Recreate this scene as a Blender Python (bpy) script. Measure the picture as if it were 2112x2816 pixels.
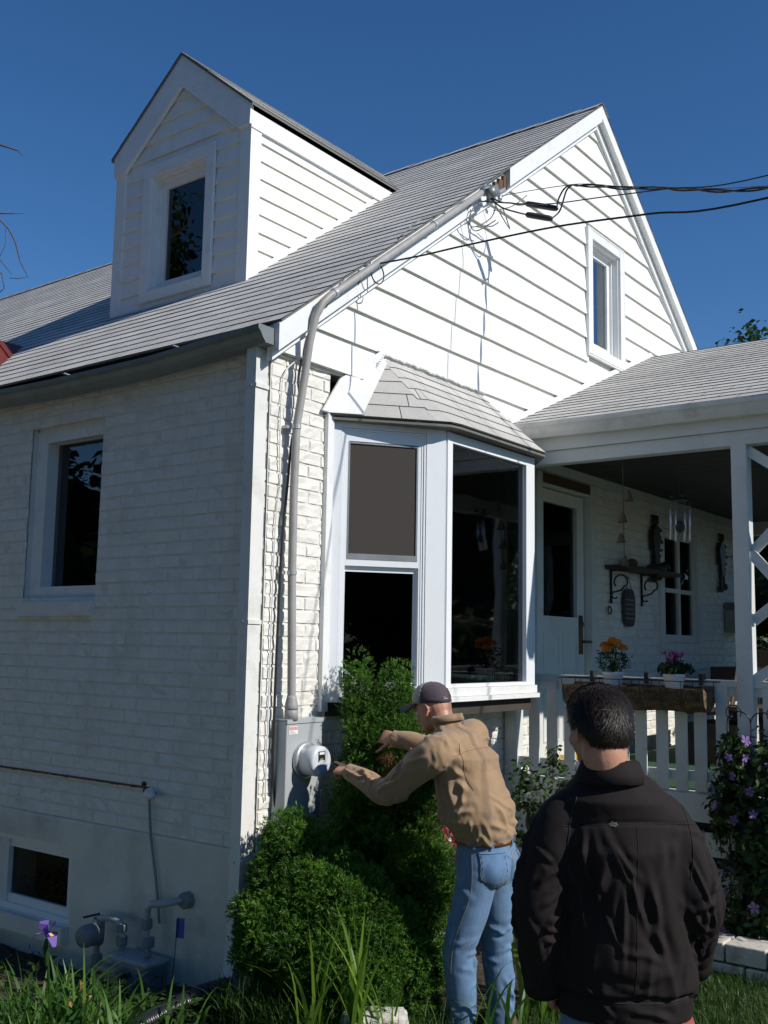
import bpy, bmesh, math, random
import numpy as np
from mathutils import Vector, Matrix
R = math.radians
random.seed(7); rng = np.random.default_rng(11)
SC = bpy.context.scene
COL = SC.collection
for o in list(bpy.data.objects): bpy.data.objects.remove(o)

# ------------------------------------------------------------------ camera
cam_d = bpy.data.cameras.new('camera'); cam = bpy.data.objects.new('camera', cam_d); COL.objects.link(cam)
cam_d.sensor_fit = 'HORIZONTAL'; cam_d.sensor_width = 36.0; cam_d.lens = 36 * 2847.55 / 2112
cam_d.clip_start = 0.05; cam_d.clip_end = 2000
YAW, PIT, ROL = 0.9221, 0.1285, 0.0176
CAM = Vector((-3.9514, -3.7762, 1.6))
F_ = Vector((math.sin(YAW) * math.cos(PIT), math.cos(YAW) * math.cos(PIT), math.sin(PIT)))
R0 = Vector((math.cos(YAW), -math.sin(YAW), 0)); U0 = R0.cross(F_)
R_ = R0 * math.cos(ROL) + U0 * math.sin(ROL); U_ = -R0 * math.sin(ROL) + U0 * math.cos(ROL)
cam.matrix_world = Matrix(((R_.x, U_.x, -F_.x, CAM.x), (R_.y, U_.y, -F_.y, CAM.y), (R_.z, U_.z, -F_.z, CAM.z), (0, 0, 0, 1)))
SC.camera = cam
# ------------------------------------------------------------------ light
SUN = Vector((0.15, -1.0, 0.75)).normalized()
world = bpy.data.worlds.new('World'); SC.world = world; world.use_nodes = True
wn = world.node_tree.nodes; wl = world.node_tree.links
sky = wn.new('ShaderNodeTexSky'); sky.sky_type = 'NISHITA'; sky.sun_disc = False
sky.sun_elevation = math.asin(SUN.z); sky.sun_rotation = math.atan2(SUN.x, SUN.y)
sky.altitude = 1500; sky.air_density = 1.0; sky.dust_density = 0.0; sky.ozone_density = 3.0
hsv = wn.new('ShaderNodeHueSaturation'); hsv.inputs['Saturation'].default_value = 1.24; hsv.inputs['Hue'].default_value = .503; wl.new(sky.outputs[0], hsv.inputs['Color']); wl.new(hsv.outputs[0], wn['Background'].inputs[0]); wn['Background'].inputs[1].default_value = 0.11
sd = bpy.data.lights.new('sun', 'SUN'); sd.energy = 4.6; sd.angle = R(0.53); sd.color = (1.0, 0.95, 0.87)
so = bpy.data.objects.new('sun', sd); COL.objects.link(so); so.rotation_euler = SUN.to_track_quat('Z', 'Y').to_euler()
so.location = (2, -10, 12)
SC.view_settings.view_transform = 'Standard'; SC.view_settings.look = 'None'; SC.view_settings.gamma = 1.0
SC.view_settings.exposure = 0.0
SC.cycles.max_bounces = 6

# ------------------------------------------------------------------ helpers
def V(*a): return np.array(a, float)
class MB:
    """collects polygons (world coordinates) with optional uv and tint"""
    def __init__(s): s.v = []; s.f = []; s.uv = []; s.t = []; s.n = 0; s.smooth = False
    def add(s, vs, fs, uvs=None, tint=None):
        b = s.n; s.v.extend([tuple(map(float, p)) for p in vs]); s.n += len(vs)
        for f in fs:
            s.f.append([b + i for i in f]); s.uv.append([uvs[i] for i in f] if uvs is not None else None)
            s.t.append(tint)
        return s
    def quad(s, a, b, c, d, uv=None, tint=None): return s.add([a, b, c, d], [(0, 1, 2, 3)], uv, tint)
    def box(s, x0, x1, y0, y1, z0, z1, tint=None):
        x0, x1 = sorted((x0, x1)); y0, y1 = sorted((y0, y1)); z0, z1 = sorted((z0, z1))
        v = [(x, y, z) for x in (x0, x1) for y in (y0, y1) for z in (z0, z1)]
        return s.add(v, [(0, 1, 3, 2), (4, 6, 7, 5), (0, 4, 5, 1), (2, 3, 7, 6), (0, 2, 6, 4), (1, 5, 7, 3)], None, tint)
    def obox(s, p, ax, ay, az):
        """box from centre and three half-axis vectors"""
        p, ax, ay, az = map(lambda q: np.array(q, float), (p, ax, ay, az))
        v = [p + i * ax + j * ay + k * az for i in (-1, 1) for j in (-1, 1) for k in (-1, 1)]
        return s.add(v, [(0, 1, 3, 2), (4, 6, 7, 5), (0, 4, 5, 1), (2, 3, 7, 6), (0, 2, 6, 4), (1, 5, 7, 3)])
    def bar(s, a, b, w, h, up=(0, 0, 1)):
        a = np.array(a, float); b = np.array(b, float); d = b - a; L = np.linalg.norm(d); d /= L
        u = np.array(up, float); sx = np.cross(d, u); sx /= np.linalg.norm(sx); sz = np.cross(sx, d)
        return s.obox((a + b) / 2, d * L / 2, sx * w / 2, sz * h / 2)
    def prism(s, poly, off):
        """closed prism of a 3d polygon swept by off"""
        n = len(poly); o = np.array(off, float); p = [np.array(q, float) for q in poly]
        return s.add(p + [q + o for q in p], [tuple(range(n - 1, -1, -1)), tuple(range(n, 2 * n))] + [(i, (i + 1) % n, n + (i + 1) % n, n + i) for i in range(n)])
    def tube(s, pts, r, seg=10, caps=True, tint=None):
        pts = [np.array(p, float) for p in pts]; n = len(pts)
        rr = r if hasattr(r, '__len__') else [r] * n
        prev = None; rings = []
        for i, p in enumerate(pts):
            d = pts[min(i + 1, n - 1)] - pts[max(i - 1, 0)]; d = d / (np.linalg.norm(d) + 1e-12)
            if prev is None:
                a = np.cross(d, (0, 0, 1)) if abs(d[2]) < .9 else np.cross(d, (1, 0, 0))
            else: a = prev - d * (prev @ d)
            a /= np.linalg.norm(a) + 1e-12; prev = a; b = np.cross(d, a)
            rings.append([p + rr[i] * (math.cos(t) * a + math.sin(t) * b) for t in [2 * math.pi * k / seg for k in range(seg)]])
        vs = [q for g in rings for q in g]; fs = []
        for i in range(n - 1):
            for k in range(seg):
                fs.append((i * seg + k, i * seg + (k + 1) % seg, (i + 1) * seg + (k + 1) % seg, (i + 1) * seg + k))
        if caps: fs += [tuple(range(seg - 1, -1, -1)), tuple((n - 1) * seg + k for k in range(seg))]
        return s.add(vs, fs, None, tint)
    def lathe(s, c, prof, axis=(0, 0, 1), seg=20, tint=None):
        """prof = list of (radius, height) along axis from point c"""
        ax = np.array(axis, float); ax /= np.linalg.norm(ax); c = np.array(c, float)
        a = np.cross(ax, (0, 0, 1)) if abs(ax[2]) < .9 else np.cross(ax, (1, 0, 0)); a /= np.linalg.norm(a); b = np.cross(ax, a)
        vs = []; fs = []; n = len(prof)
        for r, h in prof:
            vs += [c + ax * h + max(r, 1e-4) * (math.cos(t) * a + math.sin(t) * b) for t in [2 * math.pi * k / seg for k in range(seg)]]
        for i in range(n - 1):
            for k in range(seg):
                fs.append((i * seg + k, i * seg + (k + 1) % seg, (i + 1) * seg + (k + 1) % seg, (i + 1) * seg + k))
        fs += [tuple(range(seg - 1, -1, -1)), tuple((n - 1) * seg + k for k in range(seg))]
        return s.add(vs, fs, None, tint)
    def ball(s, c, rx, ry=None, rz=None, seg=14, rings=8, tint=None):
        ry = ry or rx; rz = rz or rx; vs = []; fs = []
        for i in range(rings + 1):
            ph = math.pi * i / rings
            for k in range(seg):
                t = 2 * math.pi * k / seg
                vs.append((c[0] + rx * math.sin(ph) * math.cos(t), c[1] + ry * math.sin(ph) * math.sin(t), c[2] + rz * math.cos(ph)))
        for i in range(rings):
            for k in range(seg): fs.append((i * seg + k, (i + 1) * seg + k, (i + 1) * seg + (k + 1) % seg, i * seg + (k + 1) % seg))
        return s.add(vs, fs, None, tint)
    def build(s, name, mat, parent=None, smooth=False, base=None):
        root = parent
        while root is not None and root.parent is not None: root = root.parent
        off = np.array(root.location) if root is not None else (np.array(base, float) if base is not None else np.zeros(3))
        me = bpy.data.meshes.new(name)
        me.from_pydata([tuple(np.array(p) - off) for p in s.v] if off.any() else s.v, [], s.f)
        if any(u is not None for u in s.uv):
            l = me.uv_layers.new(name='UVMap'); data = []
            for f, u in zip(s.f, s.uv): data += ([c for q in u for c in q] if u is not None else [0.0] * (2 * len(f)))
            l.data.foreach_set('uv', data)
        if any(t is not None for t in s.t):
            at = me.attributes.new('tint', 'FLOAT', 'FACE'); at.data.foreach_set('value', [0.5 if t is None else float(t) for t in s.t])
        me.materials.append(mat)
        if smooth:
            me.polygons.foreach_set('use_smooth', [True] * len(me.polygons))
        o = bpy.data.objects.new(name, me); COL.objects.link(o)
        if parent is not None: o.parent = parent
        elif base is not None: o.location = base
        return o
def empty(name, loc, label, cat, group=None):
    o = bpy.data.objects.new(name, None); COL.objects.link(o); o.location = loc; o.empty_display_size = .1
    tag(o, label, cat, group); return o
def tag(o, label=None, cat=None, group=None, kind=None):
    if label: o['label'] = label
    if cat: o['category'] = cat
    if group: o['group'] = group
    if kind: o['kind'] = kind
    return o
def np_mesh(name, verts, faces, mat, tint=None, parent=None, base=None, smooth=False):
    """verts (n,3), faces (m,k) arrays of equal size polygons, tint per face"""
    root = parent
    while root is not None and root.parent is not None: root = root.parent
    off = np.array(root.location) if root is not None else (np.array(base, float) if base is not None else np.zeros(3))
    me = bpy.data.meshes.new(name); m, k = faces.shape
    me.vertices.add(len(verts)); me.vertices.foreach_set('co', (verts - off).astype(np.float32).ravel())
    me.loops.add(m * k); me.loops.foreach_set('vertex_index', faces.astype(np.int32).ravel())
    me.polygons.add(m); me.polygons.foreach_set('loop_start', np.arange(0, m * k, k, dtype=np.int32)); me.polygons.foreach_set('loop_total', np.full(m, k, dtype=np.int32))
    me.update(calc_edges=True)
    if tint is not None:
        at = me.attributes.new('tint', 'FLOAT', 'FACE'); at.data.foreach_set('value', tint.astype(np.float32))
    if smooth: me.polygons.foreach_set('use_smooth', [True] * m)
    me.materials.append(mat)
    o = bpy.data.objects.new(name, me); COL.objects.link(o)
    if parent is not None: o.parent = parent
    elif base is not None: o.location = base
    return o

# ------------------------------------------------------------------ materials
def mat(name, col, rough=.6, metal=0, spec=.5, var=0, vscale=6, bump=0, bscale=60, alpha=None, trans=0, dirt=None, dscale=2.5, sheen=0, detail=4):
    m = bpy.data.materials.new(name); m.use_nodes = True; nt = m.node_tree; N = nt.nodes; L = nt.links
    p = N['Principled BSDF']; p.inputs['Base Color'].default_value = (*col, 1); p.inputs['Roughness'].default_value = rough
    p.inputs['Metallic'].default_value = metal; p.inputs['Specular IOR Level'].default_value = spec
    if sheen: p.inputs['Sheen Weight'].default_value = sheen
    tc = N.new('ShaderNodeTexCoord'); src = None
    if var or dirt:
        n = N.new('ShaderNodeTexNoise'); n.inputs['Scale'].default_value = vscale; n.inputs['Detail'].default_value = detail
        L.new(tc.outputs['Object'], n.inputs[0])
        r = N.new('ShaderNodeMapRange'); r.inputs[1].default_value = .3; r.inputs[2].default_value = .7
        r.inputs[3].default_value = 1 - var; r.inputs[4].default_value = 1 + var; L.new(n.outputs[0], r.inputs[0])
        x = N.new('ShaderNodeVectorMath'); x.operation = 'SCALE'; x.inputs[0].default_value = col; L.new(r.outputs[0], x.inputs['Scale']); src = x.outputs[0]
        if dirt:
            d = N.new('ShaderNodeTexNoise'); d.inputs['Scale'].default_value = dscale; d.inputs['Detail'].default_value = 8; d.inputs['Roughness'].default_value = .7
            L.new(tc.outputs['Object'], d.inputs[0])
            rr = N.new('ShaderNodeMapRange'); rr.inputs[1].default_value = .52; rr.inputs[2].default_value = .75; rr.inputs[3].default_value = 0; rr.inputs[4].default_value = dirt[3]; L.new(d.outputs[0], rr.inputs[0])
            mx = N.new('ShaderNodeMix'); mx.data_type = 'RGBA'; L.new(rr.outputs[0], mx.inputs[0]); L.new(src, mx.inputs[6]); mx.inputs[7].default_value = (*dirt[:3], 1); src = mx.outputs[2]
        L.new(src, p.inputs['Base Color'])
    if bump:
        n = N.new('ShaderNodeTexNoise'); n.inputs['Scale'].default_value = bscale; n.inputs['Detail'].default_value = 5
        L.new(tc.outputs['Object'], n.inputs[0]); b = N.new('ShaderNodeBump'); b.inputs['Strength'].default_value = 1; b.inputs['Distance'].default_value = bump
        L.new(n.outputs[0], b.inputs['Height']); L.new(b.outputs[0], p.inputs['Normal'])
    return m
def leafmat(name, c0, c1, trans=.35, rough=.5):
    """leaf colour runs from c0 to c1 with the face attribute 'tint'; some light passes through the blade"""
    m = bpy.data.materials.new(name); m.use_nodes = True; nt = m.node_tree; N = nt.nodes; L = nt.links
    p = N['Principled BSDF']; p.inputs['Roughness'].default_value = rough; p.inputs['Specular IOR Level'].default_value = .35
    a = N.new('ShaderNodeAttribute'); a.attribute_name = 'tint'
    mx = N.new('ShaderNodeMix'); mx.data_type = 'RGBA'; L.new(a.outputs['Fac'], mx.inputs[0]); mx.inputs[6].default_value = (*c0, 1); mx.inputs[7].default_value = (*c1, 1)
    L.new(mx.outputs[2], p.inputs['Base Color'])
    t = N.new('ShaderNodeBsdfTranslucent'); L.new(mx.outputs[2], t.inputs[0])
    ms = N.new('ShaderNodeMixShader'); ms.inputs[0].default_value = trans; L.new(p.outputs[0], ms.inputs[1]); L.new(t.outputs[0], ms.inputs[2]); L.new(ms.outputs[0], N['Material Output'].inputs[0])
    return m
def glassmat(name, tint=(.55, .6, .6), fres=1.5, base=0.0, rough=.008):
    m = bpy.data.materials.new(name); m.use_nodes = True; nt = m.node_tree; N = nt.nodes; L = nt.links; N.remove(N['Principled BSDF'])
    g = N.new('ShaderNodeBsdfGlossy'); g.inputs['Roughness'].default_value = rough; g.inputs[0].default_value = (.95, .97, 1, 1)
    t = N.new('ShaderNodeBsdfTransparent'); t.inputs[0].default_value = (*tint, 1)
    f = N.new('ShaderNodeFresnel'); geo = N.new('ShaderNodeNewGeometry'); mr = N.new('ShaderNodeMapRange'); mr.inputs[3].default_value = fres; mr.inputs[4].default_value = 1 / fres
    L.new(geo.outputs['Backfacing'], mr.inputs[0]); L.new(mr.outputs[0], f.inputs[0])
    ad = N.new('ShaderNodeMath'); ad.operation = 'MULTIPLY_ADD'; ad.inputs[1].default_value = 1.0; ad.inputs[2].default_value = base; ad.use_clamp = True; L.new(f.outputs[0], ad.inputs[0])
    tc = N.new('ShaderNodeTexCoord'); n = N.new('ShaderNodeTexNoise'); n.inputs['Scale'].default_value = 1.3; L.new(tc.outputs['Object'], n.inputs[0])
    b = N.new('ShaderNodeBump'); b.inputs['Distance'].default_value = .004; L.new(n.outputs[0], b.inputs['Height']); L.new(b.outputs[0], g.inputs['Normal'])
    x = N.new('ShaderNodeMixShader'); L.new(ad.outputs[0], x.inputs[0]); L.new(t.outputs[0], x.inputs[1]); L.new(g.outputs[0], x.inputs[2]); L.new(x.outputs[0], N['Material Output'].inputs[0])
    return m
def shinglemat(name, col, bumpy=True):
    """asphalt shingles: granules, per-tab tone, dark slots between the tabs; uv in metres (u along, v up the slope)"""
    m = bpy.data.materials.new(name); m.use_nodes = True; nt = m.node_tree; N = nt.nodes; L = nt.links
    p = N['Principled BSDF']; p.inputs['Roughness'].default_value = .9; p.inputs['Specular IOR Level'].default_value = .2
    uv = N.new('ShaderNodeUVMap'); uv.uv_map = 'UVMap'; tc = N.new('ShaderNodeTexCoord')
    br = N.new('ShaderNodeTexBrick'); br.offset = .5; br.inputs['Scale'].default_value = 1
    br.inputs['Mortar Size'].default_value = .0032; br.inputs['Mortar Smooth'].default_value = .2; br.inputs['Bias'].default_value = 0
    br.inputs['Brick Width'].default_value = .305; br.inputs['Row Height'].default_value = EXPO
    br.inputs['Color1'].default_value = (*[c * .9 for c in col], 1); br.inputs['Color2'].default_value = (*[c * 1.07 for c in col], 1); br.inputs['Mortar'].default_value = (.035, .035, .035, 1)
    L.new(uv.outputs[0], br.inputs[0])
    n = N.new('ShaderNodeTexNoise'); n.inputs['Scale'].default_value = 260; n.inputs['Detail'].default_value = 2; L.new(tc.outputs['Object'], n.inputs[0])
    n2 = N.new('ShaderNodeTexNoise'); n2.inputs['Scale'].default_value = 1.1; n2.inputs['Detail'].default_value = 5; L.new(tc.outputs['Object'], n2.inputs[0])
    r = N.new('ShaderNodeMapRange'); r.inputs[1].default_value = .3; r.inputs[2].default_value = .7; r.inputs[3].default_value = .78; r.inputs[4].default_value = 1.2; L.new(n.outputs[0], r.inputs[0])
    r2 = N.new('ShaderNodeMapRange'); r2.inputs[1].default_value = .3; r2.inputs[2].default_value = .7; r2.inputs[3].default_value = .88; r2.inputs[4].default_value = 1.1; L.new(n2.outputs[0], r2.inputs[0])
    mu = N.new('ShaderNodeMath'); mu.operation = 'MULTIPLY'; L.new(r.outputs[0], mu.inputs[0]); L.new(r2.outputs[0], mu.inputs[1])
    x = N.new('ShaderNodeVectorMath'); x.operation = 'SCALE'; L.new(br.outputs['Color'], x.inputs[0]); L.new(mu.outputs[0], x.inputs['Scale']); L.new(x.outputs[0], p.inputs['Base Color'])
    if bumpy: b = N.new('ShaderNodeBump'); b.inputs['Distance'].default_value = .002; L.new(n.outputs[0], b.inputs['Height']); L.new(b.outputs[0], p.inputs['Normal'])
    return m
EXPO = .127
M = {}
M['siding'] = mat('white_siding', (.80, .80, .78), .45, var=.03, vscale=3, bump=.0006, bscale=90, dirt=(.50, .50, .42, .35), dscale=5)
M['trim'] = mat('white_trim', (.78, .79, .78), .4, var=.03, vscale=4, bump=.0004, bscale=70, dirt=(.45, .44, .38, .35), dscale=9)
M['vinyl'] = mat('white_vinyl', (.78, .81, .84), .3, var=.02, vscale=6, dirt=(.55, .55, .5, .2), dscale=12)
M['brick'] = mat('painted_brick', (.755, .74, .69), .55, var=.07, vscale=9, bump=.006, bscale=26, dirt=(.36, .33, .26, .5), dscale=3.2, detail=8)
M['mortar'] = mat('painted_mortar', (.66, .65, .60), .8, var=.08, vscale=14, bump=.002, bscale=80)
M['stucco'] = mat('painted_parging', (.72, .685, .60), .75, var=.08, vscale=3, bump=.003, bscale=25, dirt=(.30, .29, .25, .55), dscale=1.8)
M['shingle'] = shinglemat('grey_shingles', (.60, .59, .565))
M['porch_shingle'] = shinglemat('light_grey_shingles', (.52, .51, .485))
M['dormer_shingle'] = shinglemat('dormer_shingles', (.46, .46, .44), False)
M['shingle_edge'] = mat('dark_shingle_edge', (.15, .15, .14), .9)
M['gutter'] = mat('weathered_gutter', (.24, .26, .265), .4, metal=.3, var=.1, vscale=7, dirt=(.16, .16, .14, .6), dscale=6)
M['wgutter'] = mat('white_gutter', (.72, .72, .69), .4, var=.05, vscale=6, dirt=(.32, .32, .27, .6), dscale=4)
M['glass'] = glassmat('window_glass', (.35, .38, .37), 1.5, .02)
M['glass_dark'] = glassmat('old_window_glass', (.3, .32, .3), 1.3, 0)
M['glass_sky'] = glassmat('coated_window_glass', (.3, .33, .34), 1.5, .30)
M['glass_bay'] = glassmat('picture_window_glass', (.24, .27, .26), 1.5, .10, .035)
M['screen'] = mat('insect_screen', (.052, .046, .042), .75, spec=.2)
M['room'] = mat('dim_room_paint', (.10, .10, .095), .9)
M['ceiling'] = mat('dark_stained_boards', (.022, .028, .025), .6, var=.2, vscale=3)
M['pipe'] = mat('grey_conduit', (.34, .33, .32), .5, var=.08, vscale=12, dirt=(.2, .17, .14, .5), dscale=8)
M['galv'] = mat('galvanised_steel', (.5, .51, .52), .4, metal=.6, var=.1, vscale=15)
M['meterbox'] = mat('grey_enamel', (.40, .43, .44), .4, var=.03, vscale=5, dirt=(.3, .3, .28, .3), dscale=7)
M['black'] = mat('black_rubber', (.018, .018, .02), .45)
M['iron'] = mat('black_iron', (.02, .02, .02), .5)
M['copper'] = mat('aged_brown_metal', (.14, .085, .05), .55, metal=.3)
M['porchwood'] = mat('painted_porch_wood', (.66, .68, .66), .5, var=.04, vscale=4, bump=.0012, bscale=30, dirt=(.4, .38, .32, .35), dscale=5)
M['soil'] = mat('mulch_soil', (.045, .032, .022), .95, var=.5, vscale=40, bump=.02, bscale=45)
M['ground'] = mat('turf_ground', (.04, .06, .02), .95, var=.4, vscale=14, bump=.02, bscale=30)
M['rust'] = mat('rusty_steel', (.16, .07, .035), .85, var=.5, vscale=30, bump=.002)
M['redmetal'] = mat('shadow_darkened_red', (.13, .022, .016), .55, var=.15, vscale=8)  # red darkened to stand in for the dormer's shadow
M['yellow'] = mat('yellow_threshold', (.45, .30, .05), .6, var=.1)

# ------------------------------------------------------------------ the house
GZ = -.30                                   # lawn level
SLOPE = .7545
def rz(x): return 3.3032 + SLOPE * (x + .0587)      # top of the left roof slope
RIDGE_X = 3.918; RIDGE_Z = rz(RIDGE_X); HW = 7.84; HL = 12.0
house = empty('house', (0, 0, GZ), 'white painted brick cottage with white lap siding, grey shingle roof and dormer', 'house')

def brick_face(mb, mo, P, u0, u1, z0, z1, holes=(), course=.0735, bl=.215, seed=1, nu=4, nv=2, rough=.0022, gap=.009, rec=.0085, vgap=None):
    """painted bricks as rounded, slightly crooked blocks on a mortar bed; P(u, z, w) maps to the wall"""
    rn = random.Random(seed); z = z0; k = 0
    while z < z1 - .01:
        h = min(course, z1 - z); off = (bl / 2 if k % 2 else 0) + rn.uniform(-.01, .01)
        u = u0 - off; kz = rn.uniform(-.0012, .0012)
        segs = []
        while u < u1 - .012:
            a, b = max(u, u0), min(u + bl, u1)
            if b - a > .02: segs.append((a, b))
            u += bl
        out = []
        for a, b in segs:
            parts = [(a, b)]
            for (ha, hb, hz0, hz1) in holes:
                if z + h * .5 > hz0 and z + h * .5 < hz1:
                    np_ = []
                    for (c, d) in parts:
                        if d <= ha or c >= hb: np_.append((c, d)); continue
                        j1 = rn.uniform(-.004, .006); j2 = rn.uniform(-.006, .004)
                        if c < ha - .015: np_.append((c, ha + j2))
                        if d > hb + .015: np_.append((hb + j1, d))
                    parts = np_
            out += parts
        for a, b in out:
            g = gap / 2; gv = (gap if vgap is None else vgap) / 2; a += gv; b -= gv
            if b - a < .012: continue
            zz0 = z + g + rn.uniform(-.001, .001) + kz; zz1 = z + h - g + rn.uniform(-.001, .001) + kz
            wv = rn.uniform(-.0025, .0025); tl = rn.uniform(-.004, .004)
            n = nu if b - a > .12 else 2
            vs = []; fs = []
            e = .0045
            for j in range(nv + 1):
                for i in range(n + 1):
                    uu = a + e + (b - a - 2 * e) * i / n; vz = zz0 + e + (zz1 - zz0 - 2 * e) * j / nv
                    vs.append(P(uu, vz, wv + tl * (i / n - .5) + rn.uniform(-rough, rough)))
            W = n + 1
            for j in range(nv):
                for i in range(n): fs.append((j * W + i, j * W + i + 1, (j + 1) * W + i + 1, (j + 1) * W + i))
            base = len(vs)
            border = [(0, i) for i in range(n + 1)] + [(j, n) for j in range(1, nv + 1)] + [(nv, i) for i in range(n - 1, -1, -1)] + [(j, 0) for j in range(nv - 1, 0, -1)]
            for (j, i) in border:
                uu = a + (b - a) * i / n + rn.uniform(-.0015, .0015); vz = zz0 + (zz1 - zz0) * j / nv
                vs.append(P(uu, vz, -rec))
            nb = len(border)
            for q in range(nb):
                j, i = border[q]; j2, i2 = border[(q + 1) % nb]
                fs.append((j * W + i, base + q, base + (q + 1) % nb, j2 * W + i2))
            mb.add(vs, fs)
        z += course; k += 1
    # mortar bed, split round the holes
    us = sorted({u0, u1, *[h[0] for h in holes], *[h[1] for h in holes]}); zs = sorted({z0, z1, *[h[2] for h in holes], *[h[3] for h in holes]})
    for i in range(len(us) - 1):
        for j in range(len(zs) - 1):
            uc, zc = (us[i] + us[i + 1]) / 2, (zs[j] + zs[j + 1]) / 2
            if us[i] < u0 or us[i + 1] > u1 or zs[j] < z0 or zs[j + 1] > z1: continue
            if any(h[0] < uc < h[1] and h[2] < zc < h[3] for h in holes): continue
            mo.quad(P(us[i], zs[j], -rec + .0025), P(us[i + 1], zs[j], -rec + .0025), P(us[i + 1], zs[j + 1], -rec + .0025), P(us[i], zs[j + 1], -rec + .0025))

# left wall (x = 0, faces -x), visible for its first metres
LW = (1.405, 2.145, 1.838, 2.982)           # window reveal y0,y1,z0,z1
BWN = (1.47, 2.42, -.055, .392)             # basement window
bw = MB(); mo = MB()
PL = lambda u, z, w: (-w, u, z)
brick_face(bw, mo, PL, .012, 3.2, .545, 3.26, [LW], seed=3, rec=.0062, gap=.0075, vgap=.0035, rough=.003)
# plain continuation of the wall beyond what the lens sees
mo.box(0.004, .2, 3.2, HL, .545, 3.26)
# gable wall under the siding (y = 0, faces -y)
PG = lambda u, z, w: (u, -w, z)
BAYH = (.50, 2.72, 1.25, 3.17)
DOORH = (2.97, 3.83, .78, 2.87); PWIN = (5.33, 6.26, 1.64, 2.78)
brick_face(bw, mo, PG, .004, HW, -.35, 3.16, [BAYH, DOORH, PWIN], seed=5, rough=.0035, vgap=.006)
wall = bw.build('brick_wall', M['brick'], house, smooth=False)
mo.build('mortar', M['mortar'], house)
# shell behind the faces
sh = MB()
sh.box(.015, .22, .02, LW[0], GZ - .3, 3.26); sh.box(.015, .22, LW[1], HL, GZ - .3, 3.26)
sh.box(.015, .22, LW[0], LW[1], LW[3], 3.26); sh.box(.015, .22, LW[0], BWN[0] , GZ - .3, LW[2]); sh.box(.015, .22, BWN[0], LW[1], BWN[3], LW[2]); sh.box(.015, .22, BWN[0], LW[1], GZ - .3, BWN[2])
sh.box(HW - .2, HW, .01, HL, GZ - .3, 3.2); sh.box(.22, HW - .2, HL - .2, HL, GZ - .3, 3.2)
sh.build('wall_core', M['mortar'], house)
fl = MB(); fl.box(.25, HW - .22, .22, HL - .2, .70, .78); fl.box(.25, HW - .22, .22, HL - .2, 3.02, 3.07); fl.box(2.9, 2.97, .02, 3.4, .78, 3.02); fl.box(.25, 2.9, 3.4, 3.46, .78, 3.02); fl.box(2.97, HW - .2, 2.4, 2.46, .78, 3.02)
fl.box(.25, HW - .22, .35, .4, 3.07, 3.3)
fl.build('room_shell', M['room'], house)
# parged foundation with a sloped top
fd = MB()
y0, y1 = .0, HL
for (a, b, c, d) in ((0, BWN[0], -1.2, .53), (BWN[0], BWN[1], -1.2, BWN[2]), (BWN[0], BWN[1], BWN[3], .53), (BWN[1], HL, -1.2, .53)):
    fd.box(-.010, .2 if a else .0, a, b, c, d)
fd.prism([(-.0102, 0, .53), (-.0005, 0, .53), (-.0005, 0, .545), (-.003, 0, .545)], (0, HL, 0))
fd.build('foundation', M['stucco'], house)
rs = MB(); rs.box(-.012, .01, .80, 3.4, .787, .797)
for k in range(40):
    y = .8 + random.random() * 2.4; rs.ball((-.006, y, .79 + random.uniform(-.004, .004)), .007, .02, .005, 6, 4)
rs.build('rusty_lintel', M['rust'], house)
bl = MB(); bl.ball((-.004, .87, .81), .01, .022, .014, 8, 5); bl.ball((-.004, .86, .775), .01, .016, .014, 8, 5); bl.build('wall_hole', M['black'], house, True)
# sills of the left wall
sl = MB(); sl.box(-.035, .1, 1.40, 2.15, 1.748, 1.836); sl.build('window_ledge', M['brick'], house)

# --- lap siding with wedge courses
SE = MB()
def siding(mb, P, z0, n, s, xl, xr, holes=(), butt=.016, sub=.28, back=0.0):
    """P(u, z, w); xl(z), xr(z) clip each course; holes (u0,u1,z0,z1)"""
    for k in range(n):
        a = z0 + k * s; b = a + s
        l0, r0, l1, r1 = xl(a), xr(a), xl(b), xr(b)
        if r0 - l0 < .03: continue
        if r1 < l1: m_ = (l1 + r1) / 2; l1 = r1 = m_
        iv = [(None, None)]
        for (hu0, hu1, hz0, hz1) in holes:
            if a + s * .5 > hz0 and a + s * .5 < hz1: iv = [(None, hu0), (hu1, None)]
        for (p, q) in iv:
            A0, A1 = (l0, l1) if p is None else (p, p); B0, B1 = (r0, r1) if q is None else (q, q)
            if B0 - A0 < .01: continue
            nn = max(1, int((B0 - A0) / sub)); jz = [random.uniform(-.0022, .0022) for _ in range(nn + 1)]; jw = [random.uniform(-.0015, .0015) for _ in range(nn + 1)]
            for i in range(nn):
                t0, t1 = i / nn, (i + 1) / nn
                u0, u1 = A0 + (B0 - A0) * t0, A0 + (B0 - A0) * t1; v0, v1 = A1 + (B1 - A1) * t0, A1 + (B1 - A1) * t1
                w0, w1 = back + butt + jw[i], back + butt + jw[i + 1]
                mb.quad(P(u0, a + jz[i], w0), P(u1, a + jz[i + 1], w1), P(v1, b + .004, back), P(v0, b + .004, back))
                SE.quad(P(u0, a + jz[i] + .003, back - .004), P(u1, a + jz[i + 1] + .003, back - .004), P(u1, a + jz[i + 1], w1), P(u0, a + jz[i], w0))
GW = (3.757, 4.463, 4.05, 5.151)
zs0 = 3.1696; S = .2032
sd_ = MB()
PS = lambda u, z, w: (u, -.02 - w, z)
xl = lambda z: max(0.0, (z + .19 - 3.3032) / SLOPE - .0587); xr = lambda z: min(HW, 2 * RIDGE_X - ((z + .19 - 3.3032) / SLOPE - .0587))
siding(sd_, PS, zs0, 16, S, xl, xr, [(GW[0] + .02, GW[1] - .02, GW[2] + .03, GW[3] - .03)], butt=.021)
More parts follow.
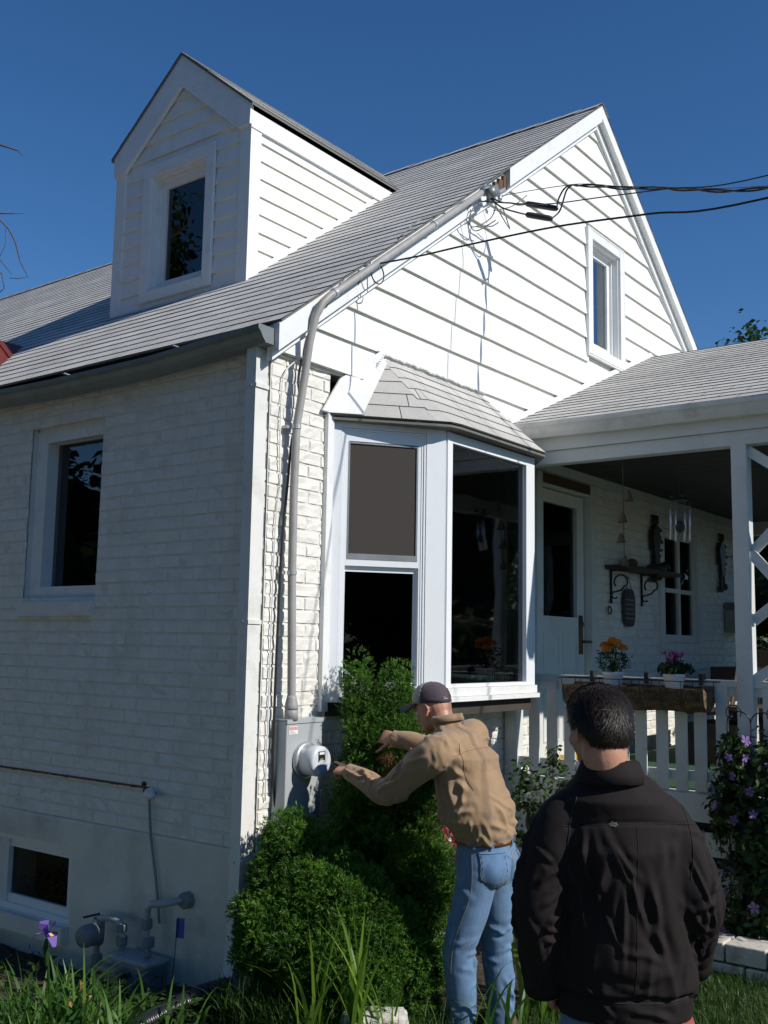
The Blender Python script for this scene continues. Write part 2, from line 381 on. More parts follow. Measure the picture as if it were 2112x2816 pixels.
sdo = sd_.build('gable_siding', M['siding'], house); SE.build('siding_edge', mat('shade_toned_siding_edge', (.74, .74, .62), .6), sdo); SE = MB()  # olive edge tone stands in for shade and bounced light under the laps
bk = MB()                                    # sheathing behind the siding
GWi = (GW[0] + .06, GW[1] - .06, GW[2] + .06, GW[3] - .06)
for (pa) in ([(0, 3.15), (GWi[0], 3.15), (GWi[0], rz(GWi[0]) - .1), (0, rz(0) - .1)],
             [(GWi[1], 3.15), (HW, 3.15), (HW, rz(0) - .1), (GWi[1], rz(2 * RIDGE_X - GWi[1]) - .1)],
             [(GWi[0], 3.15), (GWi[1], 3.15), (GWi[1], GWi[2]), (GWi[0], GWi[2])],
             [(GWi[0], GWi[3]), (GWi[1], GWi[3]), (GWi[1], rz(2 * RIDGE_X - GWi[1]) - .1), (RIDGE_X, RIDGE_Z - .1), (GWi[0], rz(GWi[0]) - .1)]):
    bk.prism([(x, -.016, z) for x, z in pa], (0, .12, 0))
bk.box(0.0, HW, -.036, -.0165, 3.1666, 3.1686)
bk.build('gable_sheathing', M['mortar'], house)

# --- rake boards: fascia and frieze on both slopes
rk = MB()
def rake(mb, x0, x1, y, t, ztop, zbot, side=1):
    f = (lambda x: rz(x)) if side > 0 else (lambda x: rz(2 * RIDGE_X - x))
    a, b = (x0, x1)
    mb.prism([(a, y, f(a) - ztop), (b, y, f(b) - ztop), (b, y, f(b) - zbot), (a, y, f(a) - zbot)], (0, t, 0))
BRK0, BRK1 = 2.02, 2.34                       # stretch where the fascia cover is broken away
rake(rk, -.058, RIDGE_X, -.062, .04, .02, .21)           # frieze, left
rake(rk, RIDGE_X, HW + .058, -.062, .04, .02, .21, -1)
rake(rk, BRK1, RIDGE_X, -.115, .05, .012, .155)           # fascia upper left
rake(rk, RIDGE_X, HW + .058, -.115, .05, .012, .125, -1)
rake(rk, -.058, BRK0, -.108, .045, .012, .165)            # fascia lower left
rk.build('rake_board', M['trim'], house)
r2 = MB(); rake(r2, RIDGE_X + .05, HW, -.04, .02, .21, .225, -1); r2.build('rake_moulding', M['trim'], house)
bm_ = MB(); 
for k in range(5):
    x = BRK0 + .03 + k * .062; bm_.box(x, x + .052, -.085, -.063, rz(x) - .15 + .01, rz(x) - .045)
bm_.build('exposed_rafter_end', M['copper'], house)

# --- roof slopes with stepped shingle courses
def slope_roof(mb, eb, A, eu, es, L, Wd, expo=EXPO, butt=.007, seg=.6, wav=.0022, trim=None):
    """A = corner at the eave, eu = unit vector along, es = unit vector up the slope, L run length, Wd width up the slope"""
    A = np.array(A, float); eu = np.array(eu, float); es = np.array(es, float); n = np.cross(eu, es)
    if n[2] < 0: n = -n
    k = 0; v = 0; nseg = max(1, int(L / seg))
    while v < Wd - .005:
        v1 = min(v + expo, Wd); row = [random.uniform(-wav, wav) for _ in range(nseg + 1)]; rw2 = [random.uniform(-.0012, .0012) for _ in range(nseg + 1)]
        for i in range(nseg):
            a, b = L * i / nseg, L * (i + 1) / nseg
            if trim:
                t0, t1 = trim(v), trim((v + v1) / 2)
                a = max(a, t0[0]); b = min(b, t0[1])
                if b - a < .002: continue
            p00 = A + eu * a + es * (v + row[i]) + n * (butt + rw2[i]); p10 = A + eu * b + es * (v + row[i + 1]) + n * (butt + rw2[i + 1])
            p01 = A + eu * a + es * (v1 + .01) + n * .001; p11 = A + eu * b + es * (v1 + .01) + n * .001
            vo = .5 * expo * 0
            mb.add([p00, p10, p11, p01], [(0, 1, 2, 3)], [(a, v + .002), (b, v + .002), (b, v1 - .0045), (a, v1 - .0045)])
            eb.quad(p00 - n * (butt + .004), p10 - n * (butt + .004), p10, p00)
        v = v1; k += 1
c_ = 1 / math.sqrt(1 + SLOPE ** 2); s_ = SLOPE * c_
slen = math.hypot(RIDGE_X + .0587, RIDGE_Z - 3.3032)
rf = MB(); ed = MB()
slope_roof(rf, ed, (-.0587, -.12, 3.3032), (0, 1, 0), (c_, 0, s_), HL + .24, slen)
slope_roof(rf, ed, (2 * RIDGE_X + .0587, -.12, 3.3032), (0, 1, 0), (-c_, 0, s_), HL + .24, slen)
rf.build('roof', M['shingle'], house); ed.build('shingle_edges', M['shingle_edge'], house)
ud = MB()
t = .012
ud.prism([(-.05, -.116, rz(-.05) - t), (RIDGE_X, -.116, RIDGE_Z - t), (RIDGE_X, -.116, RIDGE_Z - .001), (-.05, -.116, rz(-.05) - .001)], (0, HL + .23, 0))
ud.prism([(2 * RIDGE_X + .05, -.116, rz(-.05) - t), (RIDGE_X + .001, -.116, RIDGE_Z - t), (RIDGE_X + .001, -.116, RIDGE_Z - .001), (2 * RIDGE_X + .05, -.116, rz(-.05) - .001)], (0, HL + .23, 0))
ud.build('roof_deck', M['shingle_edge'], house)
rc = MB()                                   # ridge caps
for k in range(60):
    y = -.125 + k * .2; dz = .012 + random.uniform(-.002, .003)
    for s in (-1, 1):
        rc.add([(RIDGE_X, y, RIDGE_Z + dz + .008), (RIDGE_X, y + .23, RIDGE_Z + dz), (RIDGE_X + s * .12, y + .23, RIDGE_Z + dz - .12 * SLOPE + .004), (RIDGE_X + s * .12, y, RIDGE_Z + dz - .12 * SLOPE + .012)], [(0, 1, 2, 3)], [(0, .01), (.2, .01), (.2, .1), (0, .1)])
rc.build('ridge_cap', M['shingle'], house)
# soffit & fascia of the left eave
sf = MB(); sf.box(-.05, .015, .0, HL, 3.20, 3.262); sf.build('eave_fascia', M['trim'], house)

# --- K-style gutters
def kgutter(mb, A, B, out, h=.125, w=.12, sag=0):
    """A, B = back top corners; out = unit vector away from the wall"""
    o = np.array(out, float); A = np.array(A, float); B = np.array(B, float)
    prof = [(0, 0), (0, -h), (w * .55, -h), (w * .72, -h * .72), (w * .86, -h * .42), (w * .98, -h * .28), (w, -.012), (w * .99, 0), (w * .88, -.004), (w * .9, -.02), (w * .88, -h * .3), (w * .62, -h * .74), (w * .5, -h + .006), (.006, -h + .006), (.006, 0)]
    n = len(prof); N = 14
    vs = []; fs = []
    for i in range(N + 1):
        P_ = A + (B - A) * i / N; P_[2] -= sag * math.sin(math.pi * min(1, i / N * 2.3)); j = random.uniform(-.004, .004) if 0 < i < N else 0; jo = random.uniform(-.004, .004) if 0 < i < N else 0
        for a, b in prof: vs.append(P_ + o * (a + (jo if a > w * .3 else 0)) + np.array((0, 0, b + (j if a > w * .5 else 0))))
    for i in range(N):
        for k in range(n): fs.append((i * n + k, i * n + (k + 1) % n, (i + 1) * n + (k + 1) % n, (i + 1) * n + k))
    # end plate
    ec = [i for i in range(0, 8)]
    fs.append(tuple(ec)); fs.append(tuple(reversed([N * n + i for i in ec])))
    mb.add(vs, fs)
gu = MB(); kgutter(gu, (-.052, -.075, 3.262), (-.052, 6.2, 3.215), (-1, 0, 0), h=.090, w=.13, sag=.035); gut = gu.build('gutter', M['gutter'], house)
for k in range(6):
    hg = MB(); hg.bar((-.055, .6 + k * 1.0, 3.250 - k * .014), (-.175, .6 + k * 1.0, 3.254 - k * .014), .02, .004); hg.build('gutter_hanger', M['galv'], gut)
ds = MB()
# gutter outlet and downspout
def rectpipe(mb, pts, wx, wy):
    prev = None; vs = []; fs = []
    for i, (x, y, z) in enumerate(pts): vs += [(x - wx / 2, y - wy / 2, z), (x + wx / 2, y - wy / 2, z), (x + wx / 2, y + wy / 2, z), (x - wx / 2, y + wy / 2, z)]
    for i in range(len(pts) - 1):
        for k in range(4): fs.append((i * 4 + k, i * 4 + (k + 1) % 4, i * 4 + 4 + (k + 1) % 4, i * 4 + 4 + k))
    fs += [(3, 2, 1, 0), tuple(len(pts) * 4 - 4 + k for k in range(4))]
    mb.add(vs, fs)
rectpipe(ds, [(-.058, .045, 3.17), (-.058, .045, 3.05), (-.058, .042, 1.2), (-.059, .04, .46), (-.061, .04, .42), (-.061, .04, .16), (-.075, .035, .06), (-.11, .02, -.03), (-.14, -.01, -.1)], .092, .072)
for z in (2.95, 1.7, .5): ds.box(-.108, -.008, .0, .085, z, z + .022)
dso = ds.build('downspout', M['wgutter'], house)
for z in (2.961, 1.711, .511):
    sc_ = MB(); sc_.lathe((-.109, .04, z), [(.006, 0), (.006, .004)], (-1, 0, 0), 8); sc_.build('screw', M['galv'], dso)

# --- windows
def frame_window(name_parent, P, u0, u1, z0, z1, trim=.08, rec=.06, sash=.055, glass=None, outer=None, sill=True, tw=.02, split=None, tmat='trim', gm='glass', mull=None):
    """P(u,z,w) w outward; opening u0..u1,z0..z1"""
    fr = MB()
    def bx(a, b, c, d, w0, w1):
        q = [P(a, c, w0), P(b, d, w1)]; fr.box(q[0][0], q[1][0], q[0][1], q[1][1], q[0][2], q[1][2])
    if trim:
        bx(u0 - trim, u0, z0 - trim, z1 + trim, -.005, tw); bx(u1, u1 + trim, z0 - trim, z1 + trim, -.005, tw)
        bx(u0, u1, z1, z1 + trim, -.005, tw - .002); bx(u0, u1, z0 - trim, z0, -.005, tw - .002)
    # jamb liner
    j = .012
    bx(u0 - .001, u0 + j, z0, z1, -rec - .05, -.004); bx(u1 - j, u1 + .001, z0, z1, -rec - .05, -.004); bx(u0 + j, u1 - j, z1 - j, z1 + .001, -rec - .05, -.004); bx(u0 + j, u1 - j, z0 - .001, z0 + j, -rec - .05, -.004)
    # step
    a, b, c, d = u0 + j, u1 - j, z0 + j, z1 - j
    st = .02
    bx(a, a + st, c, d, -rec - .04, -rec + .022); bx(b - st, b, c, d, -rec - .04, -rec + .022); bx(a + st, b - st, d - st, d, -rec - .04, -rec + .022); bx(a + st, b - st, c, c + st, -rec - .04, -rec + .022)
    a += st; b -= st; c += st; d -= st
    bx(a, a + sash, c, d, -rec - .035, -rec); bx(b - sash, b, c, d, -rec - .035, -rec); bx(a + sash, b - sash, d - sash, d, -rec - .035, -rec); bx(a + sash, b - sash, c, c + sash, -rec - .035, -rec)
    if split: bx(a + sash, b - sash, split - .02, split + .02, -rec - .03, -rec + .006)
    if mull: bx(mull - .03, mull + .03, c + sash, d - sash, -rec - .032, -rec + .004)
    f = fr.build('window', M[tmat], name_parent)
    g = MB(); q = [P(a + sash, c + sash, -rec - .02), P(b - sash, c + sash, -rec - .02), P(b - sash, d - sash, -rec - .02), P(a + sash, d - sash, -rec - .02)]
    g.quad(*q); g.build('pane', M[gm], f)
    return f
gwin = frame_window(house, lambda u, z, w: (u, -.036 - w, z), GW[0] + .075, GW[1] - .075, GW[2] + .085, GW[3] - .075, .075, .075, .05, gm='glass_sky')
tag(gwin, 'narrow white window high in the sunlit gable')
m2 = MB()                                    # J-channel round the gable window
for (a, b, c, d) in ((GW[0] - .012, GW[0], GW[2] - .012, GW[3] + .012), (GW[1], GW[1] + .012, GW[2] - .012, GW[3] + .012)): m2.box(a, b, -.058, -.03, c, d)
m2.box(GW[0], GW[1], -.058, -.03, GW[3], GW[3] + .012); m2.box(GW[0], GW[1], -.058, -.03, GW[2] - .012, GW[2])
m2.build('channel', M['trim'], gwin)
lwin = frame_window(house, lambda u, z, w: (.045 - w, u, z), LW[0] + .0, LW[1] - .0, LW[2] + .02, LW[3] - .02, 0, .07, .05)
tag(lwin, 'white window recessed in the shaded brick wall')
t2 = MB(); t2.box(.02, .11, LW[0], LW[0] + .004, LW[2], LW[3]); t2.box(.05, .16, LW[1] - .11, LW[1] - .012, LW[2] + .02, LW[3]); t2.box(.05, .16, LW[0] + .012, LW[1] - .11, LW[3] - .1, LW[3]); t2.box(.05, .16, LW[0] + .012, LW[1] - .11, LW[2] + .02, LW[2] + .1)
t2.build('casing', M['trim'], lwin)
bwin = frame_window(house, lambda u, z, w: (-.0 - w, u, z), BWN[0], BWN[1], BWN[2], BWN[3], 0, .03, .05, gm='glass_dark')
tag(bwin, 'low basement window in the foundation')
bs = MB(); bs.box(-.06, .02, BWN[0] - .0, BWN[1] + .1, BWN[2] - .1, BWN[2] - .005); bs.build('sill', M['stucco'], bwin)

# --- dormer
DX, DY0, DY1, DZ, DP = 1.052, 1.276, 2.726, 5.40, 6.09
DC = (DY0 + DY1) / 2
dsl = .83
dm = MB(); q_ = .135
siding(dm, lambda u, z, w: (DX - w, u, z), rz(DX) - .02, 13, q_, lambda z: DY0 + .02 if z < DZ - .19 else DY0 + (z - DZ + .12) / dsl, lambda z: DY1 - .02 if z < DZ - .19 else DY1 - (z - DZ + .12) / dsl, [(1.66, 2.36, 4.2, 5.24)], butt=.015, sub=.4)
siding(dm, lambda u, z, w: (u, DY0 - w, z), rz(DX) - .02, 9, q_, lambda z: DX, lambda z: (z - 3.3032) / SLOPE + .06, [], butt=.016, sub=.4)
siding(dm, lambda u, z, w: (u, DY1 + w, z), rz(DX) - .02, 9, q_, lambda z: DX, lambda z: (z - 3.3032) / SLOPE + .06, [], butt=.016, sub=.4)
dmo = dm.build('dormer', M['siding'], house); SE.build('siding_edge', mat('bounce_toned_dormer_edge', (.78, .72, .55), .6), dmo)  # yellowish edge colour imitates warm light bounced up under the courses
dk = MB()
for (a, b, c, d) in ((DY0 + .004, 1.695, rz(DX) - .1, DZ), (2.315, DY1 - .004, rz(DX) - .1, DZ), (1.695, 2.315, rz(DX) - .1, 4.24), (1.695, 2.315, 5.19, DZ)):
    dk.box(DX + .004, DX + .06, a, b, c, d)
dk.prism([(DX + .004, DY0 + .004, DZ), (DX + .004, DY1 - .004, DZ), (DX + .004, DC, DP - .03)], (.06, 0, 0))
for yy in (DY0 + .004, DY1 - .03): dk.prism([(DX + .06, yy, rz(DX) - .1), (2.80, yy, rz(2.80) - .1), (2.72, yy, DZ), (DX + .06, yy, DZ)], (0, .026, 0))
dk.prism([(DX + .5, DY0 + .03, rz(DX) + .05), (DX + .5, DY1 - .03, rz(DX) + .05), (DX + .5, DY1 - .03, DZ), (DX + .5, DY0 + .03, DZ)], (.02, 0, 0))
dk.build('dormer_core', M['room'], dmo)
# corner boards, frieze, rake boards
dt = MB()
zb = rz(DX) - .03
for y, s in ((DY0, 1), (DY1, -1)):
    dt.box(DX - .024, DX, y - s * .024, y + s * .085, zb, DZ - .03)
    dt.prism([(DX, y - s * .024, zb), (DX + .085, y - s * .024, rz(DX + .085) - .03), (DX + .085, y - s * .024, DZ - .13), (DX, y - s * .024, DZ - .05)], (0, s * .022, 0))
    xe_ = (DZ - 3.3032) / SLOPE - .04
    dt.prism([(DX - .03, y - s * .032, DZ - .13), (xe_ - .1, y - s * .032, DZ - .13), (xe_ + .1, y - s * .032, DZ), (DX - .03, y - s * .032, DZ)], (0, s * .028, 0))
    # sloping skirt board on the roof
    dt.prism([(DX, y - s * .018, rz(DX) + .0), (xe_ - .05, y - s * .018, rz(xe_ - .05) + .0), (xe_ - .05, y - s * .018, rz(xe_ - .05) + .05), (DX, y - s * .018, rz(DX) + .05)], (0, s * .012, 0))
for s in (1, -1):
    ya = DC - s * (DC - DY0 + .035); f = lambda y: DP - abs(y - DC) * dsl
    dt.prism([(DX - .048, ya, f(ya) - .012), (DX - .048, DC, DP - .012), (DX - .048, DC, DP - .27), (DX - .048, ya + s * .13, f(ya) - .17), (DX - .048, ya + s * .005, f(ya) - .17)], (.03, 0, 0))
dt.build('dormer_trim', M['trim'], dmo)
dwin = frame_window(house, lambda u, z, w: (DX - .02 - w, u, z), 1.695, 2.315, 4.25, 5.18, .082, .075, .06, tmat='trim')
tag(dwin, 'shaded dormer window with wide white casing')
dr = MB(); de = MB(); dx2 = MB()
es_ = 1 / math.sqrt(1 + dsl ** 2)
for s in (1, -1):
    ya = DC - s * (DC - DY0 + .06); A = (DX - .06, ya, DP - (DC - DY0 + .06) * dsl)
    ww = math.hypot(DC - DY0 + .06, (DC - DY0 + .06) * dsl); zz = A[2]
    x_end = lambda v, zz=zz: (zz + v * dsl * es_ - 3.3032) / SLOPE - .0587 + .05
    slope_roof(dr, dx2, A, (1, 0, 0), (0, s * es_, dsl * es_), 3.2, ww, butt=.004, trim=lambda v, X=x_end: (0, X(v) - (DX - .06) + .0))
    th = .02
    xa = (A[2] - 3.3032) / SLOPE - .0587; xb = (DP - 3.3032) / SLOPE - .0587
    lo = [(DX - .058, ya, A[2] - th), (DX - .058, DC, DP - th), (xb, DC, DP - th), (xa, ya, A[2] - th)]
    de.prism(lo, (0, 0, th - .002))
    # valley flare where the dormer meets the main roof
dro = dr.build('dormer_roof', M['dormer_shingle'], house); dx2.build('course_edges', M['dormer_shingle'], dro); de.build('roof_edge', M['shingle_edge'], dro)
hn = MB(); hn.ball((2.12, DY0 - .03, rz(2.12) + .03), .05, .02, .018, 10, 6); hn.build('wasp_nest', M['copper'], house, True) if False else None

# --- red portico roof past the dormer
pr_ = MB(); px_, py_, pz_ = .86, 3.63, 3.995
yb = py_ - .36; yb2 = py_ + .36
pr_.prism([(-1.2, yb, pz_ - .32), (-1.2, py_, pz_), (-1.2, yb2, pz_ - .32)], (2.2, 0, 0))
prt = pr_.build('portico_roof', M['redmetal'], house)
ps = MB()
for k in range(7): ps.bar((-1.2 + k * .3, yb, pz_ - .315), (-1.2 + k * .3, py_, pz_ + .006), .02, .014)
ps.build('seam', M['redmetal'], prt)

# ------------------------------------------------------------------ bay window
e1 = np.array((.58, -.42)) / .716; n1 = np.array((-.42, -.58)) / .716
PFL = lambda t, z, w: (.51 + e1[0] * t + n1[0] * w, e1[1] * t + n1[1] * w, z)          # left flank
PFR = lambda u, z, w: (u, -.42 - w, z)                                                 # front
e3 = np.array((.58, .42)) / .716; n3 = np.array((.42, -.58)) / .716
PRR = lambda t, z, w: (2.15 + e3[0] * t + n3[0] * w, -.42 + e3[1] * t + n3[1] * w, z)  # right flank
bay = MB()
def pb(mb, P, a, b, c, d, w0, w1):
    v = [P(u, z, w) for u in (a, b) for z in (c, d) for w in (w0, w1)]
    mb.add(v, [(0, 1, 3, 2), (4, 6, 7, 5), (0, 4, 5, 1), (2, 3, 7, 6), (0, 2, 6, 4), (1, 5, 7, 3)])
# flank casing, mullion, head, apron
for P, m_ in ((PFL, False), (PRR, True)):
    T = (lambda t: .716 - t) if m_ else (lambda t: t)
    pb(bay, P, *sorted((T(.0), T(.066))), 1.30, 2.885, -.10, 0)
    pb(bay, P, *sorted((T(.585), T(.705))), 1.30, 2.885, -.10, 0)
    pb(bay, P, *sorted((T(.066), T(.585))), 2.845, 2.885, -.10, -.002)
    pb(bay, P, *sorted((T(.066), T(.585))), 1.30, 1.335, -.10, -.002)
    # stepped brick-mould lines
    for k, (o, dpt) in enumerate(((.0, .004), (.013, .009), (.024, .0125))):
        a, b, c, d = .068 + o, .583 - o, 1.337 + o, 2.843 - o; w = .012
        pb(bay, P, *sorted((T(a), T(a + w))), c, d, -.09, -dpt); pb(bay, P, *sorted((T(b - w), T(b))), c, d, -.09, -dpt)
        pb(bay, P, *sorted((T(a + w), T(b - w))), d - w, d, -.09, -dpt - .001); pb(bay, P, *sorted((T(a + w), T(b - w))), c, c + w, -.09, -dpt - .001)
pb(bay, PFR, 1.093, 1.146, 1.365, 2.872, -.08, 0); pb(bay, PFR, 2.036, 2.147, 1.365, 2.872, -.08, 0)
pb(bay, PFR, 1.146, 2.036, 2.81, 2.872, -.08, -.001); pb(bay, PFR, 1.146, 2.036, 1.365, 1.386, -.08, -.001)
pb(bay, PFR, 1.106, 2.134, 2.846, 2.856, -.0, .003)
bw_ = bay.build('bay_window', M['vinyl'], house); tag(bw_, 'white three sided bay window with grey shingle hood')
b2 = MB()                                     # apron and sill, bottom
b2.prism([(.47, .01, 1.285), (.485, -.03, 1.285), (1.085, -.452, 1.285), (2.158, -.452, 1.285), (2.76, -.02, 1.285), (2.77, .01, 1.285)], (0, 0, .028))
b2.prism([(.49, .01, 1.315), (1.09, -.435, 1.315), (2.152, -.435, 1.315), (2.74, .01, 1.315)], (0, 0, .048))
b2.build('bay_sill', M['trim'], bw_)
b3 = MB(); b3.prism([(.52, .01, 1.205), (1.12, -.40, 1.205), (2.13, -.40, 1.205), (2.71, .01, 1.205)], (0, 0, .079)); b3.build('bay_base', mat('painted_shade_underside', (.05, .042, .034), .8, var=.2), bw_)  # base colour darkened in place of the shadow below the bay
b5 = MB(); b5.prism([(.49, .01, 2.888), (1.09, -.425, 2.888), (2.15, -.425, 2.888), (2.74, .01, 2.888)], (0, 0, .03)); b5.build('bay_head', M['vinyl'], bw_)
bc = MB(); bc.box(.455, .508, -.028, .004, 1.235, 2.985); bc.build('side_casing', M['trim'], bw_); bc = MB(); bc.box(2.74, 2.79, -.028, .004, 1.25, 3.0); bc.build('side_casing', M['trim'], bw_)
g = MB(); g.quad(PFR(1.14, 1.38, -.03), PFR(2.04, 1.38, -.03), PFR(2.04, 2.815, -.03), PFR(1.14, 2.815, -.03)); g.build('front_pane', M['glass_bay'], bw_)
for P, m_ in ((PFL, False), (PRR, True)):
    T = (lambda t: .716 - t) if m_ else (lambda t: t)
    up = MB()                                  # upper sash
    for (a, b, c, d) in ((.098, .552, 2.05, 2.085), (.098, .552, 2.772, 2.808), (.098, .116, 2.085, 2.772), (.534, .552, 2.085, 2.772)): pb(up, P, *sorted((T(a), T(b))), c, d, -.034, -.013)
    u_ = up.build('upper_sash', M['vinyl'], bw_)
    sc2 = MB(); pb(sc2, P, *sorted((T(.116), T(.534))), 2.12, 2.772, -.022, -.019); sc2.build('insect_screen', M['screen'], u_)
    s3 = MB()
    for (a, b, c, d) in ((.112, .538, 2.086, 2.12), (.112, .122, 2.12, 2.768), (.528, .538, 2.12, 2.768), (.122, .528, 2.758, 2.768)): pb(s3, P, *sorted((T(a), T(b))), c, d, -.024, -.0115)
    s3.build('screen_frame', M['gutter'], u_)
    lo = MB()
    for (a, b, c, d) in ((.098, .552, 2.018, 2.05), (.098, .552, 1.37, 1.395), (.098, .112, 1.395, 2.018), (.525, .552, 1.395, 2.018)): pb(lo, P, *sorted((T(a), T(b))), c, d, -.06, -.036)
    l_ = lo.build('lower_sash', M['vinyl'], bw_)
    g = MB(); g.quad(P(T(.11), 1.39, -.05), P(T(.53), 1.39, -.05), P(T(.53), 2.02, -.05), P(T(.11), 2.02, -.05)); g.build('lower_pane', M['glass_dark'], l_)
ca = MB(); ca.bar(PFL(.095, 1.47, .0), PFL(.17, 1.40, .05), .018, .012); ca.build('sash_arm', M['vinyl'], bw_)
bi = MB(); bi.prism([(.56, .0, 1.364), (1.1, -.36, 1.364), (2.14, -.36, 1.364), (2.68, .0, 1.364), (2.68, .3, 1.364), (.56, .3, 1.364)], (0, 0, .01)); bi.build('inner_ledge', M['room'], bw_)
# hood
hz0, hz1 = 2.905, 3.37
hL, hR = np.array((1.0, -.50, hz0)), np.array((2.17, -.49, hz0)); wL, wR = np.array((.44, .0, hz0)), np.array((2.76, .0, hz0)); tL, tR = np.array((.955, .0, hz1)), np.array((2.10, .0, hz1))
hd = MB(); he = MB()
def tri_courses(mb, eb, A, B, C_, D_, expo=.115, wrap=0):
    """quad facet with eave A-B and top D_-C_"""
    A, B, C_, D_ = map(lambda q: np.array(q, float), (A, B, C_, D_)); n = np.cross(B - A, D_ - A); n /= np.linalg.norm(n)
    if n[2] < 0: n = -n
    mid = ((D_ + C_) / 2 - (A + B) / 2); eh = (B - A) / np.linalg.norm(B - A); W_ = np.linalg.norm(mid - eh * (mid @ eh)); K = int(math.ceil(W_ / expo))
    for k in range(K):
        t0, t1 = k / K, (k + 1) / K
        a, b = A + (D_ - A) * t0, B + (C_ - B) * t0; c, d = B + (C_ - B) * t1, A + (D_ - A) * t1
        N = 6
        for i in range(N):
            p, q = a + (b - a) * i / N, a + (b - a) * (i + 1) / N; r, s_2 = d + (c - d) * (i + 1) / N, d + (c - d) * i / N
            ud = [(float((x - A) @ eh) + k * .4, v) for x, v in ((p, k * EXPO + .003), (q, k * EXPO + .003), (r, (k + 1) * EXPO - .004), (s_2, (k + 1) * EXPO - .004))]
            mb.add([p + n * .007, q + n * .007, r + n * .001, s_2 + n * .001], [(0, 1, 2, 3)], ud)
            eb.quad(p - n * .004, q - n * .004, q + n * .007, p + n * .007)
# the front courses bend round the left hip in a soft curve
c1 = np.array((1.12, -.50, hz0)); c2 = np.array((1.03, -.485, hz0)); c3 = np.array((.945, -.44, hz0 - .004))
u1 = np.array((1.06, .0, hz1)); u2 = np.array((1.0, .0, hz1 - .004)); u3 = np.array((.955, .0, hz1 - .012))
tri_courses(hd, he, c1, hR, tR, u1); tri_courses(hd, he, c2, c1, u1, u2); tri_courses(hd, he, c3, c2, u2, u3)
tri_courses(hd, he, wL, c3, u3, u3 - np.array((.01, 0, .02))); tri_courses(hd, he, hR, wR, tR + np.array((.01, 0, -.01)), tR)
hood = hd.build('bay_hood', M['porch_shingle'], house); he.build('hood_edge', M['shingle_edge'], hood)
hs = MB(); hs.prism([wL + (0, .01, -.012), c3 + (0, 0, -.012), c2 + (0, 0, -.012), c1 + (0, 0, -.012), hR + (0, 0, -.012), wR + (0, .01, -.012)], (0, 0, -.014)); hs.build('hood_soffit', M['shingle_edge'], hood)
fl_ = MB()                                    # white painted flashing on the left of the hood
nf = np.cross(c3 - wL, u3 - wL); nf = nf / np.linalg.norm(nf); nf = nf if nf[1] < 0 else -nf
q1 = wL + .34 * (c3 - wL); q2_ = u3 + .13 * (c3 - u3)
fl_.prism([wL + nf * .012, q1 + nf * .012, q2_ + nf * .012, u3 + nf * .012], tuple(nf * .004))
fl_.prism([(.40, -.032, 2.915), (.455, -.032, 2.915), (.958, -.046, 3.372), (.90, -.046, 3.372), (.55, -.030, 3.13)], (0, .012, 0))
fl_.build('hood_flashing', M['trim'], hood)
ck = MB()
for k in range(34):
    t = k / 33; x = .90 + (2.12 - .90) * t; ck.ball((x, -.038, 3.372 + random.uniform(-.006, .006)), .022, .01, random.uniform(.006, .013), 6, 4)
for k in range(8): ck.ball((.87 + .01 * k, -.04, 3.25 + .016 * k), .014, .012, .012, 6, 4)
ck.build('caulk', M['trim'], hood)

# ------------------------------------------------------------------ door, porch window
dz0 = .79
DS = MB(); DS.box(2.99, 3.81, .03, .07, 1.84, 1.86)
def panel_door(mb):
    x0, x1, yf = 3.0, 3.80, .035
    gx0, gx1, gz0, gz1 = 3.09, 3.655, 1.85, 2.735
    for (a, b, c, d) in ((x0, gx0, dz0, 2.835), (gx1, x1, dz0, 2.835), (gx0, gx1, gz1, 2.835), (gx0, gx1, dz0, gz0)): mb.box(a, b, yf, yf + .04, c, d)
    for (a, b) in ((3.10, 3.36), (3.42, 3.66)):
        for (c, d) in ((.90, 1.28), (1.34, 1.72)):
            for (p, q, r, s2) in ((a, b, c, c + .015), (a, b, d - .015, d), (a, a + .015, c + .015, d - .015), (b - .015, b, c + .015, d - .015)): mb.box(p, q, yf - .008, yf + .001, r, s2)
    for (p, q, r, s2) in ((gx0 - .02, gx1 + .02, gz0 - .02, gz0), (gx0 - .02, gx1 + .02, gz1, gz1 + .02), (gx0 - .02, gx0, gz0, gz1), (gx1, gx1 + .02, gz0, gz1)): mb.box(p, q, yf - .012, yf + .002, r, s2)
DS = MB(); panel_door(DS); door = DS.build('door', M['porchwood'], house); tag(door, 'white panelled porch door with a tall dark pane')
g = MB(); g.quad((3.09, .055, 1.85), (3.655, .055, 1.85), (3.655, .055, 2.735), (3.09, .055, 2.735)); g.build('pane', M['glass_dark'], door)
h_ = MB(); h_.box(3.70, 3.745, .018, .034, 1.56, 1.87); h_.tube([(3.72, .02, 1.66), (3.72, -.04, 1.66), (3.765, -.045, 1.66)], .012, 8); h_.lathe((3.722, .02, 1.80), [(.02, 0), (.02, .012), (.012, .02)], (0, -1, 0), 12); h_.build('handle', M['copper'], door, True)
df = MB(); df.box(2.90, 2.985, -.03, .06, dz0, 2.94); df.box(3.815, 3.90, -.03, .06, dz0, 2.94); df.box(2.985, 3.815, -.028, .06, 2.845, 2.86); df.build('door_frame', M['porchwood'], house)
dh = MB(); dh.box(2.985, 3.815, -.02, .06, 2.86, 2.94); dh.build('door_header', M['copper'], house)
th = MB(); th.box(2.97, 3.83, -.06, .06, .75, .79); th.build('threshold', M['yellow'], house)
pw = frame_window(house, lambda u, z, w: (u, -.0 - w, z), 5.36, 6.23, 1.67, 2.75, .09, .005, .05, split=2.17, mull=5.79, gm='glass_dark', tmat='porchwood')
tag(pw, 'white sash window under the porch roof with lace curtains')
cu = MB()
